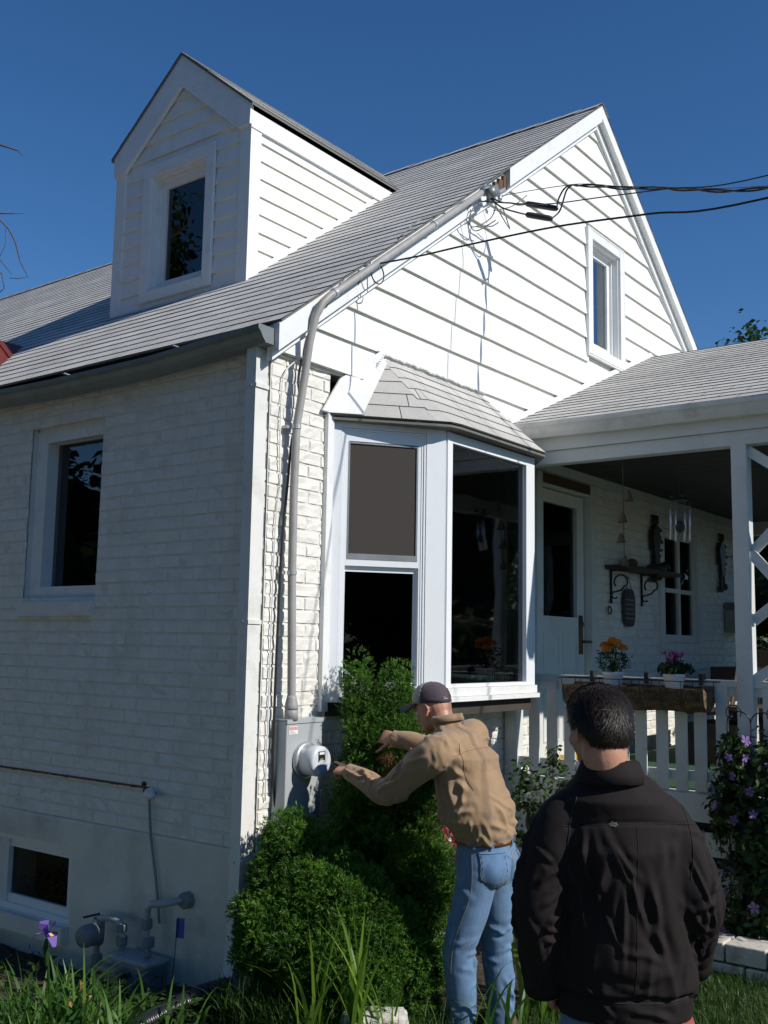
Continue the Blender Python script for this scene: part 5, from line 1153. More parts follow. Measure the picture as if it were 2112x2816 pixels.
m_ = MB(); m_.ball((4.45, -.1, 2.345), .07, .05, .04, 12, 8); tag(m_.build('shelf_figurine', M['copper'], None, True, base=(4.45, -.1, 2.31)), 'dark rounded ornament lying on the left half of the porch shelf', 'ornament')
m_ = MB(); m_.ball((5.0, -.1, 2.335), .22, .05, .035, 14, 8); m_.ball((5.18, -.1, 2.36), .06, .05, .05, 10, 8); tag(m_.build('shelf_driftwood', M['iron'], None, True, base=(5.0, -.1, 2.31)), 'long dark log shaped ornament on the right half of the porch shelf', 'ornament')
pl = empty('hanging_plaque', (4.55, -.03, 2.03), 'dark oval striped plaque hanging on a cord below the shelf', 'plaque')
m_ = MB(); out = [(4.55 + .115 * math.copysign(abs(math.cos(t)) ** .6, math.cos(t)), -.02, 1.965 + .165 * math.copysign(abs(math.sin(t)) ** .6, math.sin(t))) for t in [2 * math.pi * k / 28 for k in range(28)]]; m_.prism(out, (0, -.014, 0)); m_.build('plate', mat('dark_plaque', (.05, .04, .05), .5), pl)
m_ = MB()
for k in range(5): m_.box(4.46, 4.64, -.0362, -.0345, 1.87 + .04 * k, 1.876 + .04 * k)
m_.build('stripes', mat('pale_stripe', (.35, .32, .30), .5), pl)
m_ = MB(); m_.tube([(4.49, -.028, 2.11), (4.55, -.02, 2.24), (4.61, -.028, 2.11)], .003, 5); m_.build('cord', M['iron'], pl)
def scroll_figure(x, label, arm):
    """ragged cast-metal figure: head, leafy body and base scrolls"""
    e = empty('metal_wall_figure', (x, 0, 2.25), label, 'wall ornament'); m_ = MB()
    m_.ball((x, -.04, 2.79), .045, .03, .05, 10, 8); m_.box(x - .06, x + .06, -.05, -.02, 2.825, 2.84); m_.prism([(x - .09, -.02, 2.66), (x - .03, -.02, 2.75), (x + .05, -.02, 2.74), (x + .09, -.02, 2.62), (x + .05, -.02, 2.50), (x + .07, -.02, 2.40), (x - .03, -.02, 2.38), (x - .06, -.02, 2.52)], (0, -.035, 0))
    for (a, b, r) in ((-.08, 2.66, .04), (.09, 2.68, .045), (.11, 2.57, .05), (-.07, 2.55, .035), (.06, 2.44, .045)): m_.tube(curl((x + a, -.04, b), r, .5, 5.4, 10, (1, 0, 0)), .011, 6)
    m_.box(x - .05, x - .02, -.05, -.02, 2.26, 2.40); m_.box(x + .03, x + .06, -.05, -.02, 2.26, 2.40); m_.ball((x - .05, -.04, 2.25), .06, .03, .035, 8, 6); m_.ball((x + .07, -.04, 2.28), .05, .03, .04, 8, 6)
    if arm: m_.tube([(x + .1, -.03, 2.60), (x + .30, -.05, 2.62)], .006, 6)
    m_.build('figure', M['iron'], e); return e
scroll_figure(5.13, 'black cast metal figure on the porch wall left of the window', False); scroll_figure(6.90, 'black cast metal figure on the porch wall between the window and the lantern box', True)
ml = empty('wall_lantern', (7.17, 0, 1.9), 'grey box shaped lantern on the porch wall behind the post', 'lantern')
m_ = MB(); m_.box(7.02, 7.32, -.16, -.004, 1.80, 2.05); o = m_.build('lantern_box', mat('grey_box', (.30, .32, .30), .5), ml); b = o.modifiers.new('b', 'BEVEL'); b.width = .008
m_ = MB(); m_.prism([(7.0, -.18, 2.052), (7.34, -.18, 2.052), (7.30, -.10, 2.12), (7.04, -.10, 2.12)], (0, .17, 0)); m_.build('lantern_roof', M['gutter'], ml)
hr = empty('heart_ornament', (4.17, -.02, 1.93), 'tiny heart shaped ring hanging on the porch wall beside the door', 'ornament'); m_ = MB(); m_.tube(curl((4.17, -.02, 1.93), .032, 0, 6.28, 18, (1, 0, 0)), .007, 6); m_.build('ring', M['copper'], hr)
bx = empty('wooden_planter', (6.2, -.5, .9), 'dark wooden box planter on a stand under the porch window', 'planter')
m_ = MB(); m_.box(5.75, 6.75, -.55, -.30, 1.28, 1.46); m_.build('box', mat('dark_box_wood', (.03, .022, .02), .7, var=.2), bx)
for x in (5.8, 6.7):
    m_ = MB(); m_.box(x - .02, x + .02, -.45, -.41, .745, 1.28); m_.build('leg', M['iron'], bx)
pcr = empty('porch_chair', (4.2, -1.2, .745), 'dark folding garden chair on the porch behind the balusters', 'chair')
m_ = MB(); m_.box(3.95, 4.4, -1.45, -1.0, 1.16, 1.19); m_.build('seat', M['copper'], pcr)
for (a, b) in (((3.95, -1.44, .75), (4.4, -1.44, 1.6)), ((3.95, -1.02, .75), (4.4, -1.02, 1.6)), ((4.4, -1.44, .75), (3.97, -1.44, 1.19)), ((4.4, -1.02, .75), (3.97, -1.02, 1.19))):
    m_ = MB(); m_.tube([a, b], .012, 8); m_.build('leg', M['copper'], pcr)
m_ = MB(); m_.bar((4.38, -1.44, 1.55), (4.38, -1.02, 1.55), .02, .14); m_.build('backrest', M['copper'], pcr)
bch = empty('porch_bench', (4.7, -.9, .745), 'dark slatted bench on the porch behind the flower basket', 'bench')
DW = mat('dark_stained_wood', (.045, .03, .024), .6, var=.2)
for k in range(5):
    m_ = MB(); m_.box(3.95, 5.6, -1.22 + k * .105, -1.13 + k * .105, 1.12, 1.145); m_.build('seat_slat', DW, bch)
for k in range(3):
    m_ = MB(); m_.box(3.95, 5.6, -.70, -.675, 1.17 + k * .065, 1.225 + k * .065); m_.build('back_slat', DW, bch)
for x in (3.97, 5.58):
    for y in (-1.2, -.69):
        m_ = MB(); m_.box(x - .03, x + .03, y - .03, y + .03, .746, 1.37 if y > -1 else 1.12); m_.build('leg', DW, bch)
for x, z, l in ((4.05, .75, 'left'), (4.75, .75, 'right')):
    m_ = MB(); m_.box(x, x + .55, -1.1, -.72, .746, 1.05); tag(m_.build('storage_box', mat('brown_box', (.09, .06, .045), .8, var=.3), None, False, base=(x, -.9, .746)), f'brown storage box under the porch bench, {l} of the two', 'box')
# behind the bay glass
orn = empty('brass_ornament', (1.26, -.25, 1.374), 'small brass figurine standing inside the bay window', 'ornament')
m_ = MB(); m_.lathe((1.26, -.25, 1.374), [(.025, 0), (.022, .012), (.008, .03), (.012, .05), (.034, .08), (.04, .11), (.03, .14), (.014, .155), (.004, .16)], (0, 0, 1), 16); m_.build('figurine', mat('brass_gold', (.55, .38, .12), .3, metal=.7), orn, True)
m_ = MB(); m_.lathe((1.6, -.2, 1.375), [(.10, 0), (.14, .03), (.15, .055), (.14, .05), (.09, .008)], (0, 0, 1), 24); tag(m_.build('glass_bowl', mat('pale_green_glass', (.25, .35, .33), .2), None, True, base=(1.6, -.2, 1.374)), 'shallow pale bowl behind the big bay window pane', 'bowl')
m_ = MB(); m_.box(1.75, 2.0, -.30, -.12, 1.376, 1.42)
for k in range(8): m_.box(1.765 + k * .03, 1.775 + k * .03, -.315, -.301, 1.38, 1.435)
tag(m_.build('dish_rack', mat('grey_green_rack', (.2, .3, .28), .4), None, False, base=(1.87, -.2, 1.375)), 'small greenish rack on the ledge inside the bay window', 'rack')

# ------------------------------------------------------------------ trees
TREED_ = LEAFD
def tree(name, x, y, h, cr, n, mat_, label, base_h=.25, leaf=.16, seed=0, trunk_r=.16, group=None, core=True):
    rn = random.Random(seed); z0 = GZ - .1; e = empty(name, (x, y, GZ), label, 'tree', group)
    lob = []
    for k in range(13):
        a = rn.uniform(0, 6.28); t = rn.uniform(0, 1); rr_ = cr * rn.uniform(.35, .75) * (1 - .5 * t); zc = GZ + h * (base_h + .12 + (1 - base_h - .25) * t)
        lob.append((x + rr_ * math.cos(a), y + rr_ * math.sin(a), zc, cr * rn.uniform(.32, .5), cr * rn.uniform(.32, .5), h * rn.uniform(.10, .16)))
    lob.append((x, y, GZ + h * .86, cr * .35, cr * .35, h * .14))
    P, N = lobes_points(lob, n, .22, shell=(.5, 1.1)); leaf_quads('crown', P, N + (0, 0, .5), leaf, mat_, parent=e, flat=.7, aspect=.6)
    m_ = MB(); m_.tube([(x, y, z0), (x + .05, y, GZ + h * .25), (x + .1, y + .05, GZ + h * .55), (x, y, GZ + h * .85)], [trunk_r, trunk_r * .8, trunk_r * .5, trunk_r * .15], 9)
    for l in lob[:9]: s = rn.uniform(.2, .5); m_.tube([(x + .05, y, GZ + h * s), ((x + l[0]) / 2, (y + l[1]) / 2, (GZ + h * s + l[2]) / 2 + .1), l[:3]], [trunk_r * .4, trunk_r * .25, trunk_r * .08], 6)
    m_.build('trunk', BARK, e)
    if core:
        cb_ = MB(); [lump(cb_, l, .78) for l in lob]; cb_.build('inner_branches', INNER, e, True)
    return e
TREEL = leafmat('tree_leaves', (.022, .055, .010), (.07, .13, .025), .35)
TREED = leafmat('dark_tree_leaves', (.010, .025, .008), (.03, .06, .015), .3)
bush('porch_shade_vine', (5.7, -2.62), [(5.7, -2.6, 1.3, .35, .2, .9), (6.2, -2.6, 1.5, .5, .2, 1.0), (6.9, -2.6, 1.4, .5, .2, .9), (6.4, -2.6, .4, .9, .22, .7), (6.5, -2.6, 2.4, .6, .18, .45)], 9000, .10, TREED_, 'unseen leafy vine added to shade the street side of the porch', 'vine', core=.8)  # out of view, added to keep sun off the porch wall
tree('broadleaf_tree', 9.9, -1.9, 4.4, 1.5, 9000, TREED, 'dense dark unseen tree added to block light at the far end of the porch', .05, .2, 7)  # out-of-frame tree added to cut light entering the porch end
tree('broadleaf_tree', 21.6, 4.15, 9.9, 2.3, 42000, TREEL, 'green tree whose top shows above the porch roof at the right edge', .2, .17, 1)
tree('broadleaf_tree', 17.5, 4.2, 5.0, 2.6, 22000, TREED, 'dark tree seen past the end of the porch at the right edge', .05, .18, 2)
tree('broadleaf_tree', 14.5, 1.6, 4.8, 2.2, 26000, TREED, 'dark hedge like tree just beyond the porch end', .02, .15, 3)
for k, (x, y, h, cr) in enumerate(((-10.5, 4.5, 13, 3.6), (-12, 11, 15, 4.2), (-11.5, -2.5, 10, 3.4), (-8.5, 17, 14, 4.0), (-7.5, 8.5, 10.5, 2.6), (-8, -8.5, 7.5, 2.8), (9.5, -9.0, 5.5, 2.4), (13.5, -7.0, 6.5, 2.8), (16.5, -11, 7, 3), (5.0, -13.5, 4.6, 2.2), (-3.4, -15, 6.0, 2.6))):
    tree('garden_tree', x, y, h, cr, 30000 if x < -6 else 12000, TREEL if k % 2 else TREED, 'leafy garden tree across the yard facing the house', .06, .24 if x < -6 else .22, 20 + k, .18, 'trees across the yard')
bt = empty('bare_tree', (-1.2, 6.8, GZ), 'bare twigs of a leafless tree reaching over the roof at the left edge', 'tree')
m_ = MB(); m_.tube([(-1.2, 6.8, GZ - .1), (-1.1, 6.7, 2.5), (-.9, 6.4, 5.0), (-.7, 6.2, 7.0)], [.16, .13, .09, .04], 9); m_.build('trunk', BARK, bt)
m_ = MB()
for pts, r in (([(-.9, 6.4, 5.2), (-.2, 5.4, 5.75), (.5, 4.5, 5.92), (.79, 4.08, 5.86), (.89, 3.95, 5.81), (.92, 3.93, 5.77)], (.03, .02, .012, .009, .006, .003)),
               ([(-.95, 6.45, 4.7), (0, 5.3, 5.2), (.6, 4.5, 5.27), (.86, 4.12, 5.27), (.98, 3.95, 5.27)], (.03, .02, .01, .007, .003)),
               ([(.6, 4.5, 5.27), (.87, 4.12, 5.21), (.92, 4.06, 5.13), (.965, 4.02, 5.02), (1.0, 3.99, 4.86), (1.06, 3.95, 4.72), (1.0, 4.0, 4.70), (.95, 4.05, 4.70)], (.009, .008, .007, .006, .005, .004, .004, .003)),
               ([(0, 5.3, 5.1), (.6, 4.5, 4.95), (.9, 4.14, 4.87), (.95, 4.08, 4.78), (.97, 4.05, 4.74)], (.014, .009, .006, .004, .003)),
               ([(.4, 4.8, 4.8), (.85, 4.2, 4.82), (.93, 4.14, 4.75), (.95, 4.12, 4.62), (.9, 4.17, 4.55)], (.008, .007, .006, .005, .004)),
               ([(.9, 4.08, 5.14), (.92, 4.10, 5.0), (.89, 4.13, 4.88)], (.004, .003, .002)),
               ([(-.8, 6.3, 6.0), (-.4, 6.2, 6.8), (-.2, 5.8, 7.4)], (.03, .02, .008)), ([(-.9, 6.4, 5.5), (-1.8, 6.2, 6.3), (-2.4, 5.9, 7.0)], (.03, .02, .008))):
    m_.tube(pts, list(r), 6)
m_.build('branches', BARK, bt, True)

# ------------------------------------------------------------------ people
from mathutils.bvhtree import BVHTree
def nrm(a): a = np.array(a, float); return a / (np.linalg.norm(a) + 1e-12)
def loft(mb, rings, seg=28):
    """rings: (centre, half-axis a, half-axis b[, squareness])"""
    vs = []; fs = []
    for g in rings:
        c, a, b = map(lambda q: np.array(q, float), g[:3]); e = g[3] if len(g) > 3 else 1.0
        for k in range(seg):
            t = 2 * math.pi * k / seg; ct, st_ = math.cos(t), math.sin(t); vs.append(c + a * math.copysign(abs(ct) ** e, ct) + b * math.copysign(abs(st_) ** e, st_))
    for i in range(len(rings) - 1):
        for k in range(seg): fs.append((i * seg + k, i * seg + (k + 1) % seg, (i + 1) * seg + (k + 1) % seg, (i + 1) * seg + k))
    fs += [tuple(range(seg - 1, -1, -1)), tuple((len(rings) - 1) * seg + k for k in range(seg))]
    mb.add(vs, fs)
def limb(mb, pts, r, seg=20, n=6):
    P_ = catmull(pts, n); m = len(pts) - 1; rr = [np.interp(i / n, range(m + 1), r) for i in range(len(P_))]
    mb.tube(P_, rr, seg); mb.ball(P_[0], rr[0], None, None, 14, 10); mb.ball(P_[-1], rr[-1], None, None, 14, 10)
def eball(mb, c, ax, ay, az, seg=18, rings=12):
    c, ax, ay, az = map(lambda q: np.array(q, float), (c, ax, ay, az)); vs = []; fs = []
    for i in range(rings + 1):
        ph = math.pi * i / rings
        for k in range(seg):
            t = 2 * math.pi * k / seg; vs.append(c + ax * math.sin(ph) * math.cos(t) + ay * math.sin(ph) * math.sin(t) + az * math.cos(ph))
    for i in range(rings):
        for k in range(seg): fs.append((i * seg + k, (i + 1) * seg + k, (i + 1) * seg + (k + 1) % seg, i * seg + (k + 1) % seg))
    mb.add(vs, fs)
def fuse(mb, name, voxel, smooth, material, parent, disp=None):
    """melt overlapping closed shapes into one continuous skin, then add folds along the normals"""
    o = mb.build('tmp', material); r = o.modifiers.new('r', 'REMESH'); r.mode = 'VOXEL'; r.voxel_size = voxel
    if smooth: s = o.modifiers.new('s', 'SMOOTH'); s.factor = .5; s.iterations = smooth
    dg = bpy.context.evaluated_depsgraph_get(); me = bpy.data.meshes.new_from_object(o.evaluated_get(dg)); bpy.data.objects.remove(o)
    n = len(me.vertices); co = np.empty(n * 3, np.float32); me.vertices.foreach_get('co', co); co = co.reshape(-1, 3).astype(float)
    no = np.empty(n * 3, np.float32); me.vertex_normals.foreach_get('vector', no); no = no.reshape(-1, 3).astype(float)
    if disp is not None: co = co + no * disp(co, no)[:, None]
    co2 = co - np.array(parent.location)
    me.vertices.foreach_set('co', co2.astype(np.float32).ravel()); me.update()
    me.materials.clear(); me.materials.append(material); me.polygons.foreach_set('use_smooth', [True] * len(me.polygons)); me.name = name
    ob = bpy.data.objects.new(name, me); COL.objects.link(ob); ob.parent = parent
    bv = BVHTree.FromPolygons([tuple(p) for p in co], [tuple(p.vertices) for p in me.polygons]); return ob, bv, co, no
def ridge(co, a, b, w, h):
    a = np.array(a, float); b = np.array(b, float); ab = b - a; t = np.clip(((co - a) @ ab) / (ab @ ab), 0, 1); d = np.linalg.norm(co - a - ab * t[:, None], axis=1)
    env = np.sin(np.pi * np.clip(t * .9 + .05, 0, 1)) ** .6
    return h * env * (.45 * np.exp(-(d / w) ** 2) + .65 * np.exp(-d / (.55 * w)) - .42 * np.exp(-((d - 1.9 * w) / (1.1 * w)) ** 2))
def random_folds(co, no, n, ln, w, h, dirf, seed, region=None):
    rn = np.random.default_rng(seed); out = np.zeros(len(co)); idx = np.arange(len(co)) if region is None else np.nonzero(region)[0]
    for i in rn.choice(idx, n):
        p = co[i]; nn = no[i]; d = np.array(dirf(p, rn), float); d -= nn * (d @ nn); d = nrm(d); L_ = rn.uniform(*ln); s_ = nrm(np.cross(nn, d)); bend = rn.uniform(-.25, .25) * L_
        a, m_, b = p - d * L_ / 2, p + s_ * bend * .5, p + d * L_ / 2; ww = rn.uniform(*w); hh_ = rn.uniform(*h)
        out += ridge(co, a, m_, ww, hh_) + ridge(co, m_, b, ww, hh_)
    return out
def seam(bv, pts, dirv, name, material, parent, r=.0012, off=.001, n=10, dash=0):
    """thin raised thread laid on a garment: points are dropped onto the surface along dirv"""
    P_ = catmull(pts, n); out = []; dv_ = Vector(nrm(dirv))
    for p in P_:
        h = bv.ray_cast(Vector(p) - dv_ * .25, dv_)
        if h[0] is not None: out.append(np.array(h[0]) + np.array(h[1]) * off)
    if len(out) < 2: return None
    m_ = MB()
    if dash:
        for i in range(0, len(out) - 1, 2): m_.tube([out[i], out[i + 1]], r, 5)
    else: m_.tube(out, r, 6)
    return m_.build(name, material, parent)
def patch(bv, c, u, v, outline, dirv, name, material, parent, off=.003, thick=.003, n=14):
    """cloth patch shrink-wrapped to a garment"""
    c = np.array(c, float); u = np.array(u, float); v = np.array(v, float); dv_ = Vector(nrm(dirv)); m_ = MB(); g = {}
    def ins(a, b):
        cc = False; j = len(outline) - 1
        for i in range(len(outline)):
            if ((outline[i][1] > b) != (outline[j][1] > b)) and a < (outline[j][0] - outline[i][0]) * (b - outline[i][1]) / (outline[j][1] - outline[i][1]) + outline[i][0]: cc = not cc
            j = i
        return cc
    def pt(i, j):
        a, b = -1 + 2 * i / n, -1 + 2 * j / n; p = c + u * a + v * b; h = bv.ray_cast(Vector(p) - dv_ * .25, dv_); return None if h[0] is None else np.array(h[0]) + np.array(h[1]) * off
    for i in range(n):
        for j in range(n):
            if ins(-1 + 2 * (i + .5) / n, -1 + 2 * (j + .5) / n):
                q = [pt(i, j), pt(i + 1, j), pt(i + 1, j + 1), pt(i, j + 1)]
                if all(x is not None for x in q): m_.quad(*q)
    if not m_.v: return None
    o = m_.build(name, material, parent, True); w = o.modifiers.new('w', 'WELD'); w.merge_threshold = .0005; s = o.modifiers.new('s', 'SOLIDIFY'); s.thickness = thick; s.offset = 1; return o
def hand(mb, W_, d, n_, left, pose, k=1.0):
    """wrist point, direction to the knuckles, back-of-hand normal; pose = per finger (curl1, curl2, spread) in radians, thumb last"""
    W_ = np.array(W_, float); d = nrm(d); n_ = np.array(n_, float); n_ = nrm(n_ - d * (n_ @ d)); s = np.cross(d, n_) if left else np.cross(n_, d)
    loft(mb, [(W_ - d * .02 * k, s * .027 * k, n_ * .020 * k), (W_ + d * .01 * k, s * .028 * k, n_ * .018 * k), (W_ + d * .04 * k, s * .038 * k, n_ * .016 * k, .85), (W_ + d * .075 * k, s * .041 * k, n_ * .0135 * k, .8), (W_ + d * .092 * k, s * .038 * k, n_ * .011 * k, .8)], 20)
    eball(mb, W_ + d * .035 * k + s * .022 * k - n_ * .006 * k, d * .032 * k, s * .017 * k, n_ * .015 * k)
    for i, (off, L_, r) in enumerate(((.030, .074, .0088), (.010, .082, .0090), (-.010, .076, .0086), (-.029, .060, .0078))):
        c1_, c2_, sp = pose[i]; p = W_ + d * (.088 - .004 * abs(i - 1)) * k + s * off * k; dd = nrm(d + s * sp); ax = nrm(np.cross(dd, n_)); 
        pts = [p - dd * .014 * k, p]; a = 0; rr = [r * k * 1.02, r * k * 1.05]
        for j, fr in enumerate((.44, .31, .25)):
            a += c1_ if j == 0 else c2_; q = dd * math.cos(a) - n_ * math.sin(a); p = p + q * L_ * fr * k; pts.append(p); rr.append(r * k * (.97, .90, .68)[j])
            if j < 2: mb.ball(p, r * k * 1.04, None, None, 10, 8)
        mb.tube(pts, rr, 12); mb.ball(pts[-1], rr[-1], None, None, 10, 8); mb.ball(pts[1], r * k * 1.12, None, None, 10, 8)
    c1_, c2_, sp = pose[4]; p = W_ + d * .022 * k + s * .026 * k - n_ * .004 * k; q = nrm(d * math.cos(sp) + s * math.sin(sp) - n_ * c1_); p1 = p + q * .040 * k; q2 = nrm(q + d * c2_ - n_ * c1_ * .5); p2 = p1 + q2 * .030 * k; p3 = p2 + nrm(q2 + d * c2_ * .4) * .024 * k
    mb.tube([p, p1, p2, p3], [.0125 * k, .0105 * k, .0095 * k, .0075 * k], 12); mb.ball(p3, .0075 * k, None, None, 10, 8); mb.ball(p1, .0108 * k, None, None, 10, 8)
    return s
def head(mb, c, f, up, k=1.0):
    """skull, jaw, brow, nose, lips, ears round centre c; f = facing, up = crown direction"""
    f = nrm(f); up = np.array(up, float); up = nrm(up - f * (up @ f)); r = np.cross(f, up); P = lambda a, b, u: np.array(c) + (r * a + f * b + up * u) * k
    E_ = lambda a, b, u, x, y, z: eball(mb, P(a, b, u), r * x * k, f * y * k, up * z * k)
    E_(0, -.008, .022, .076, .094, .092); E_(0, -.030, .0, .070, .072, .075); E_(0, .028, -.035, .058, .058, .060); E_(0, .048, -.075, .036, .036, .030); E_(0, .018, -.060, .054, .055, .038)
    E_(0, .078, .012, .050, .014, .014); E_(0, .080, .035, .052, .014, .03)
    loft(mb, [(P(0, .082, .010), r * .008 * k, f * .008 * k), (P(0, .094, -.008), r * .009 * k, f * .010 * k), (P(0, .103, -.024), r * .013 * k, f * .011 * k), (P(0, .094, -.033), r * .014 * k, f * .010 * k)], 14); E_(.011, .092, -.028, .008, .010, .007); E_(-.011, .092, -.028, .008, .010, .007)
    E_(0, .084, -.049, .022, .010, .0055); E_(0, .082, -.058, .020, .010, .006); E_(0, .086, -.084, .018, .012, .013)
    for s in (1, -1):
        E_(s * .036, .060, -.028, .020, .022, .022)
        E_(s * .080, -.012, -.008, .007, .018, .031); loft(mb, [(P(s * .084, -.012 + .018 * math.cos(t), -.004 + .030 * math.sin(t)), (r * .0045 * s + up * 0) * k, (f * math.cos(t) + up * math.sin(t)) * .0045 * k) for t in np.linspace(-1.9, 3.3, 12)], 8); E_(s * .083, -.004, -.034, .006, .009, .011)
    return P, r, f, up
SKIN = mat('skin', (.50, .255, .17), .5, var=.10, vscale=30, bump=.0006, bscale=220)
SKIN.node_tree.nodes['Principled BSDF'].inputs['Subsurface Weight'].default_value = .12; SKIN.node_tree.nodes['Principled BSDF'].inputs['Subsurface Radius'].default_value = (.012, .005, .003)
def cloth(name, col, bump=.0008, scale=420, rough=.85, var=.08, sheen=.2, vs=14, dirt=None, crease=.006, cscale=11):
    m = mat(name, col, rough, var=var, vscale=vs, bump=bump, bscale=scale, sheen=sheen, spec=.2, dirt=dirt, dscale=9); nt = m.node_tree; N = nt.nodes; L = nt.links
    tc = N.new('ShaderNodeTexCoord'); mp = N.new('ShaderNodeMapping'); mp.inputs['Scale'].default_value = (1, 1, .55); mp.inputs['Rotation'].default_value = (.3, .5, .2); n = N.new('ShaderNodeTexNoise'); n.noise_type = 'RIDGED_MULTIFRACTAL'; n.inputs['Scale'].default_value = cscale; n.inputs['Detail'].default_value = 3; n.inputs['Distortion'].default_value = .9
    L.new(tc.outputs['Object'], mp.inputs[0]); L.new(mp.outputs[0], n.inputs[0]); b = N.new('ShaderNodeBump'); b.inputs['Strength'].default_value = .55; b.inputs['Distance'].default_value = crease; L.new(n.outputs[0], b.inputs['Height'])
    p = N['Principled BSDF']; old = [l for l in nt.links if l.to_socket == p.inputs['Normal']]
    if old: L.new(b.outputs[0], old[0].from_node.inputs['Normal'])
    else: L.new(b.outputs[0], p.inputs['Normal'])
    return m
DENIM = cloth('blue_denim', (.125, .215, .35), .0011, 300, .85, .16, .1, 18)
THREAD = mat('tan_thread', (.35, .24, .10), .8); DARKT = mat('dark_thread', (.05, .07, .11), .8)

# ---- the man in the tan shirt, reaching past the bush towards the meter
H1 = empty('person', (.45, -1.05, GZ), 'man in tan shirt, blue jeans and dark cap pointing at the electric meter', 'person')
p = dict(hem=V(0.375, -1.127, 0.733), blouse=V(0.345, -1.100, 0.832), mid=V(0.330, -1.080, 0.941), chest=V(0.326, -1.055, 1.068), sho=V(0.318, -1.012, 1.165), neck=V(0.318, -0.951, 1.227), headc=V(0.316, -0.862, 1.298),
    Lsh=V(0.115, -1.020, 1.108), Lel=V(0.100, -0.745, 0.918), Lwr=V(0.157, -0.476, 0.975), Rsh=V(0.490, -0.985, 1.165), Rel=V(0.475, -0.730, 1.10), Rwr=V(0.452, -0.530, 1.126),
    pelv=V(0.400, -1.120, 0.640), Lkne=V(0.275, -1.050, 0.205), Rkne=V(0.590, -1.060, 0.150), Lank=V(0.325, -1.030, -0.20), Rank=V(0.640, -1.060, -0.20))
rx, fy = nrm((.98, .17, 0)), nrm((-.17, .98, 0))
b = MB()
fh, uh = nrm((.02, .93, -.33)), nrm((0, .33, .93))
HP, hr_, hf_, hu_ = head(b, p['headc'], fh, uh, .98)
limb(b, [HP(0, -.035, -.02), HP(0, -.045, -.09), p['neck'] + (0, .0, -.02), p['sho'] + (0, 0, -.05)], [.058, .056, .062, .07])
for A, B_, r_ in ((p['sho'], p['chest'], 0), ):
    loft(b, [(p['sho'] - (0, 0, .0), rx * .15, fy * .07), (p['chest'], rx * .16, fy * .10), (p['mid'], rx * .145, fy * .10), (p['hem'], rx * .15, fy * .10), (p['pelv'], rx * .16, fy * .10), (p['pelv'] - (0, 0, .12), rx * .15, fy * .09)])
for s, w_, kx in (('L', -1, 'Lkne'), ('R', 1, 'Rkne')):
    limb(b, [p[s + 'sh'] - (0, 0, .02), p[s + 'el'], p[s + 'wr']], [.048, .037, .026])
    hp = p['pelv'] + rx * w_ * .095 - (0, 0, .04); limb(b, [hp, (hp + p[s + 'kne']) / 2, p[s + 'kne'], (p[s + 'kne'] + p[s + 'ank']) / 2 - fy * .012, p[s + 'ank']], [.078, .070, .050, .048, .034])
    an = p[s + 'ank']; loft(b, [(an + (0, 0, -.0) - fy * .03, rx * .03, fy * .035), (an + fy * .02 - (0, 0, .03), rx * .035, fy * .08), (an + fy * .05 - (0, 0, .05), rx * .04, fy * .11)])
hand(b, p['Lwr'], V(.190, -.285, 1.000) - p['Lwr'], V(-.55, -.15, .8), True, [(.02, .03, .05), (.75, .85, .0), (.9, .9, -.05), (1.0, .9, -.1), (.25, .4, .75)], .98)
hand(b, p['Rwr'], V(.470, -.402, 1.130) - p['Rwr'], V(-.72, -.35, .50), False, [(.25, .30, .22), (.22, .32, .06), (.28, .35, -.10), (.35, .4, -.28), (.15, .35, .85)], 1.0)
body, bvb, _, _ = fuse(b, 'body', .0046, 5, SKIN, H1)
# shirt
b = MB()
loft(b, [(p['hem'] - (0, 0, .035), rx * .165, fy * .125), (p['hem'], rx * .19, fy * .145), (p['blouse'] - (0, 0, .03), rx * .228, fy * .175), (p['blouse'] + (0, .0, .03), rx * .225, fy * .175), (p['mid'], rx * .205, fy * .160), (p['chest'] - (0, 0, .04), rx * .20, fy * .150), (p['chest'] + (0, 0, .02), rx * .205, fy * .142), (p['sho'] - (0, 0, .02), rx * .185, fy * .115), (p['sho'] + (0, 0, .030), rx * .135, fy * .082), (p['neck'] + (0, 0, -.005), rx * .078, fy * .068), (p['neck'] + (0, .004, .022), rx * .066, fy * .062)], 36)
for s, w_ in (('L', -1), ('R', 1)):
    sh, el, wr = p[s + 'sh'], p[s + 'el'], p[s + 'wr']; d_ = nrm(wr - el)
    limb(b, [p['sho'] + rx * w_ * .07 - (0, 0, .03), sh, (sh + el) / 2 + (0, 0, -.004), el + (0, -.004, -.010), (el + wr) / 2, wr - d_ * .012], [.075, .086, .074, .064, .054, .041], 22)
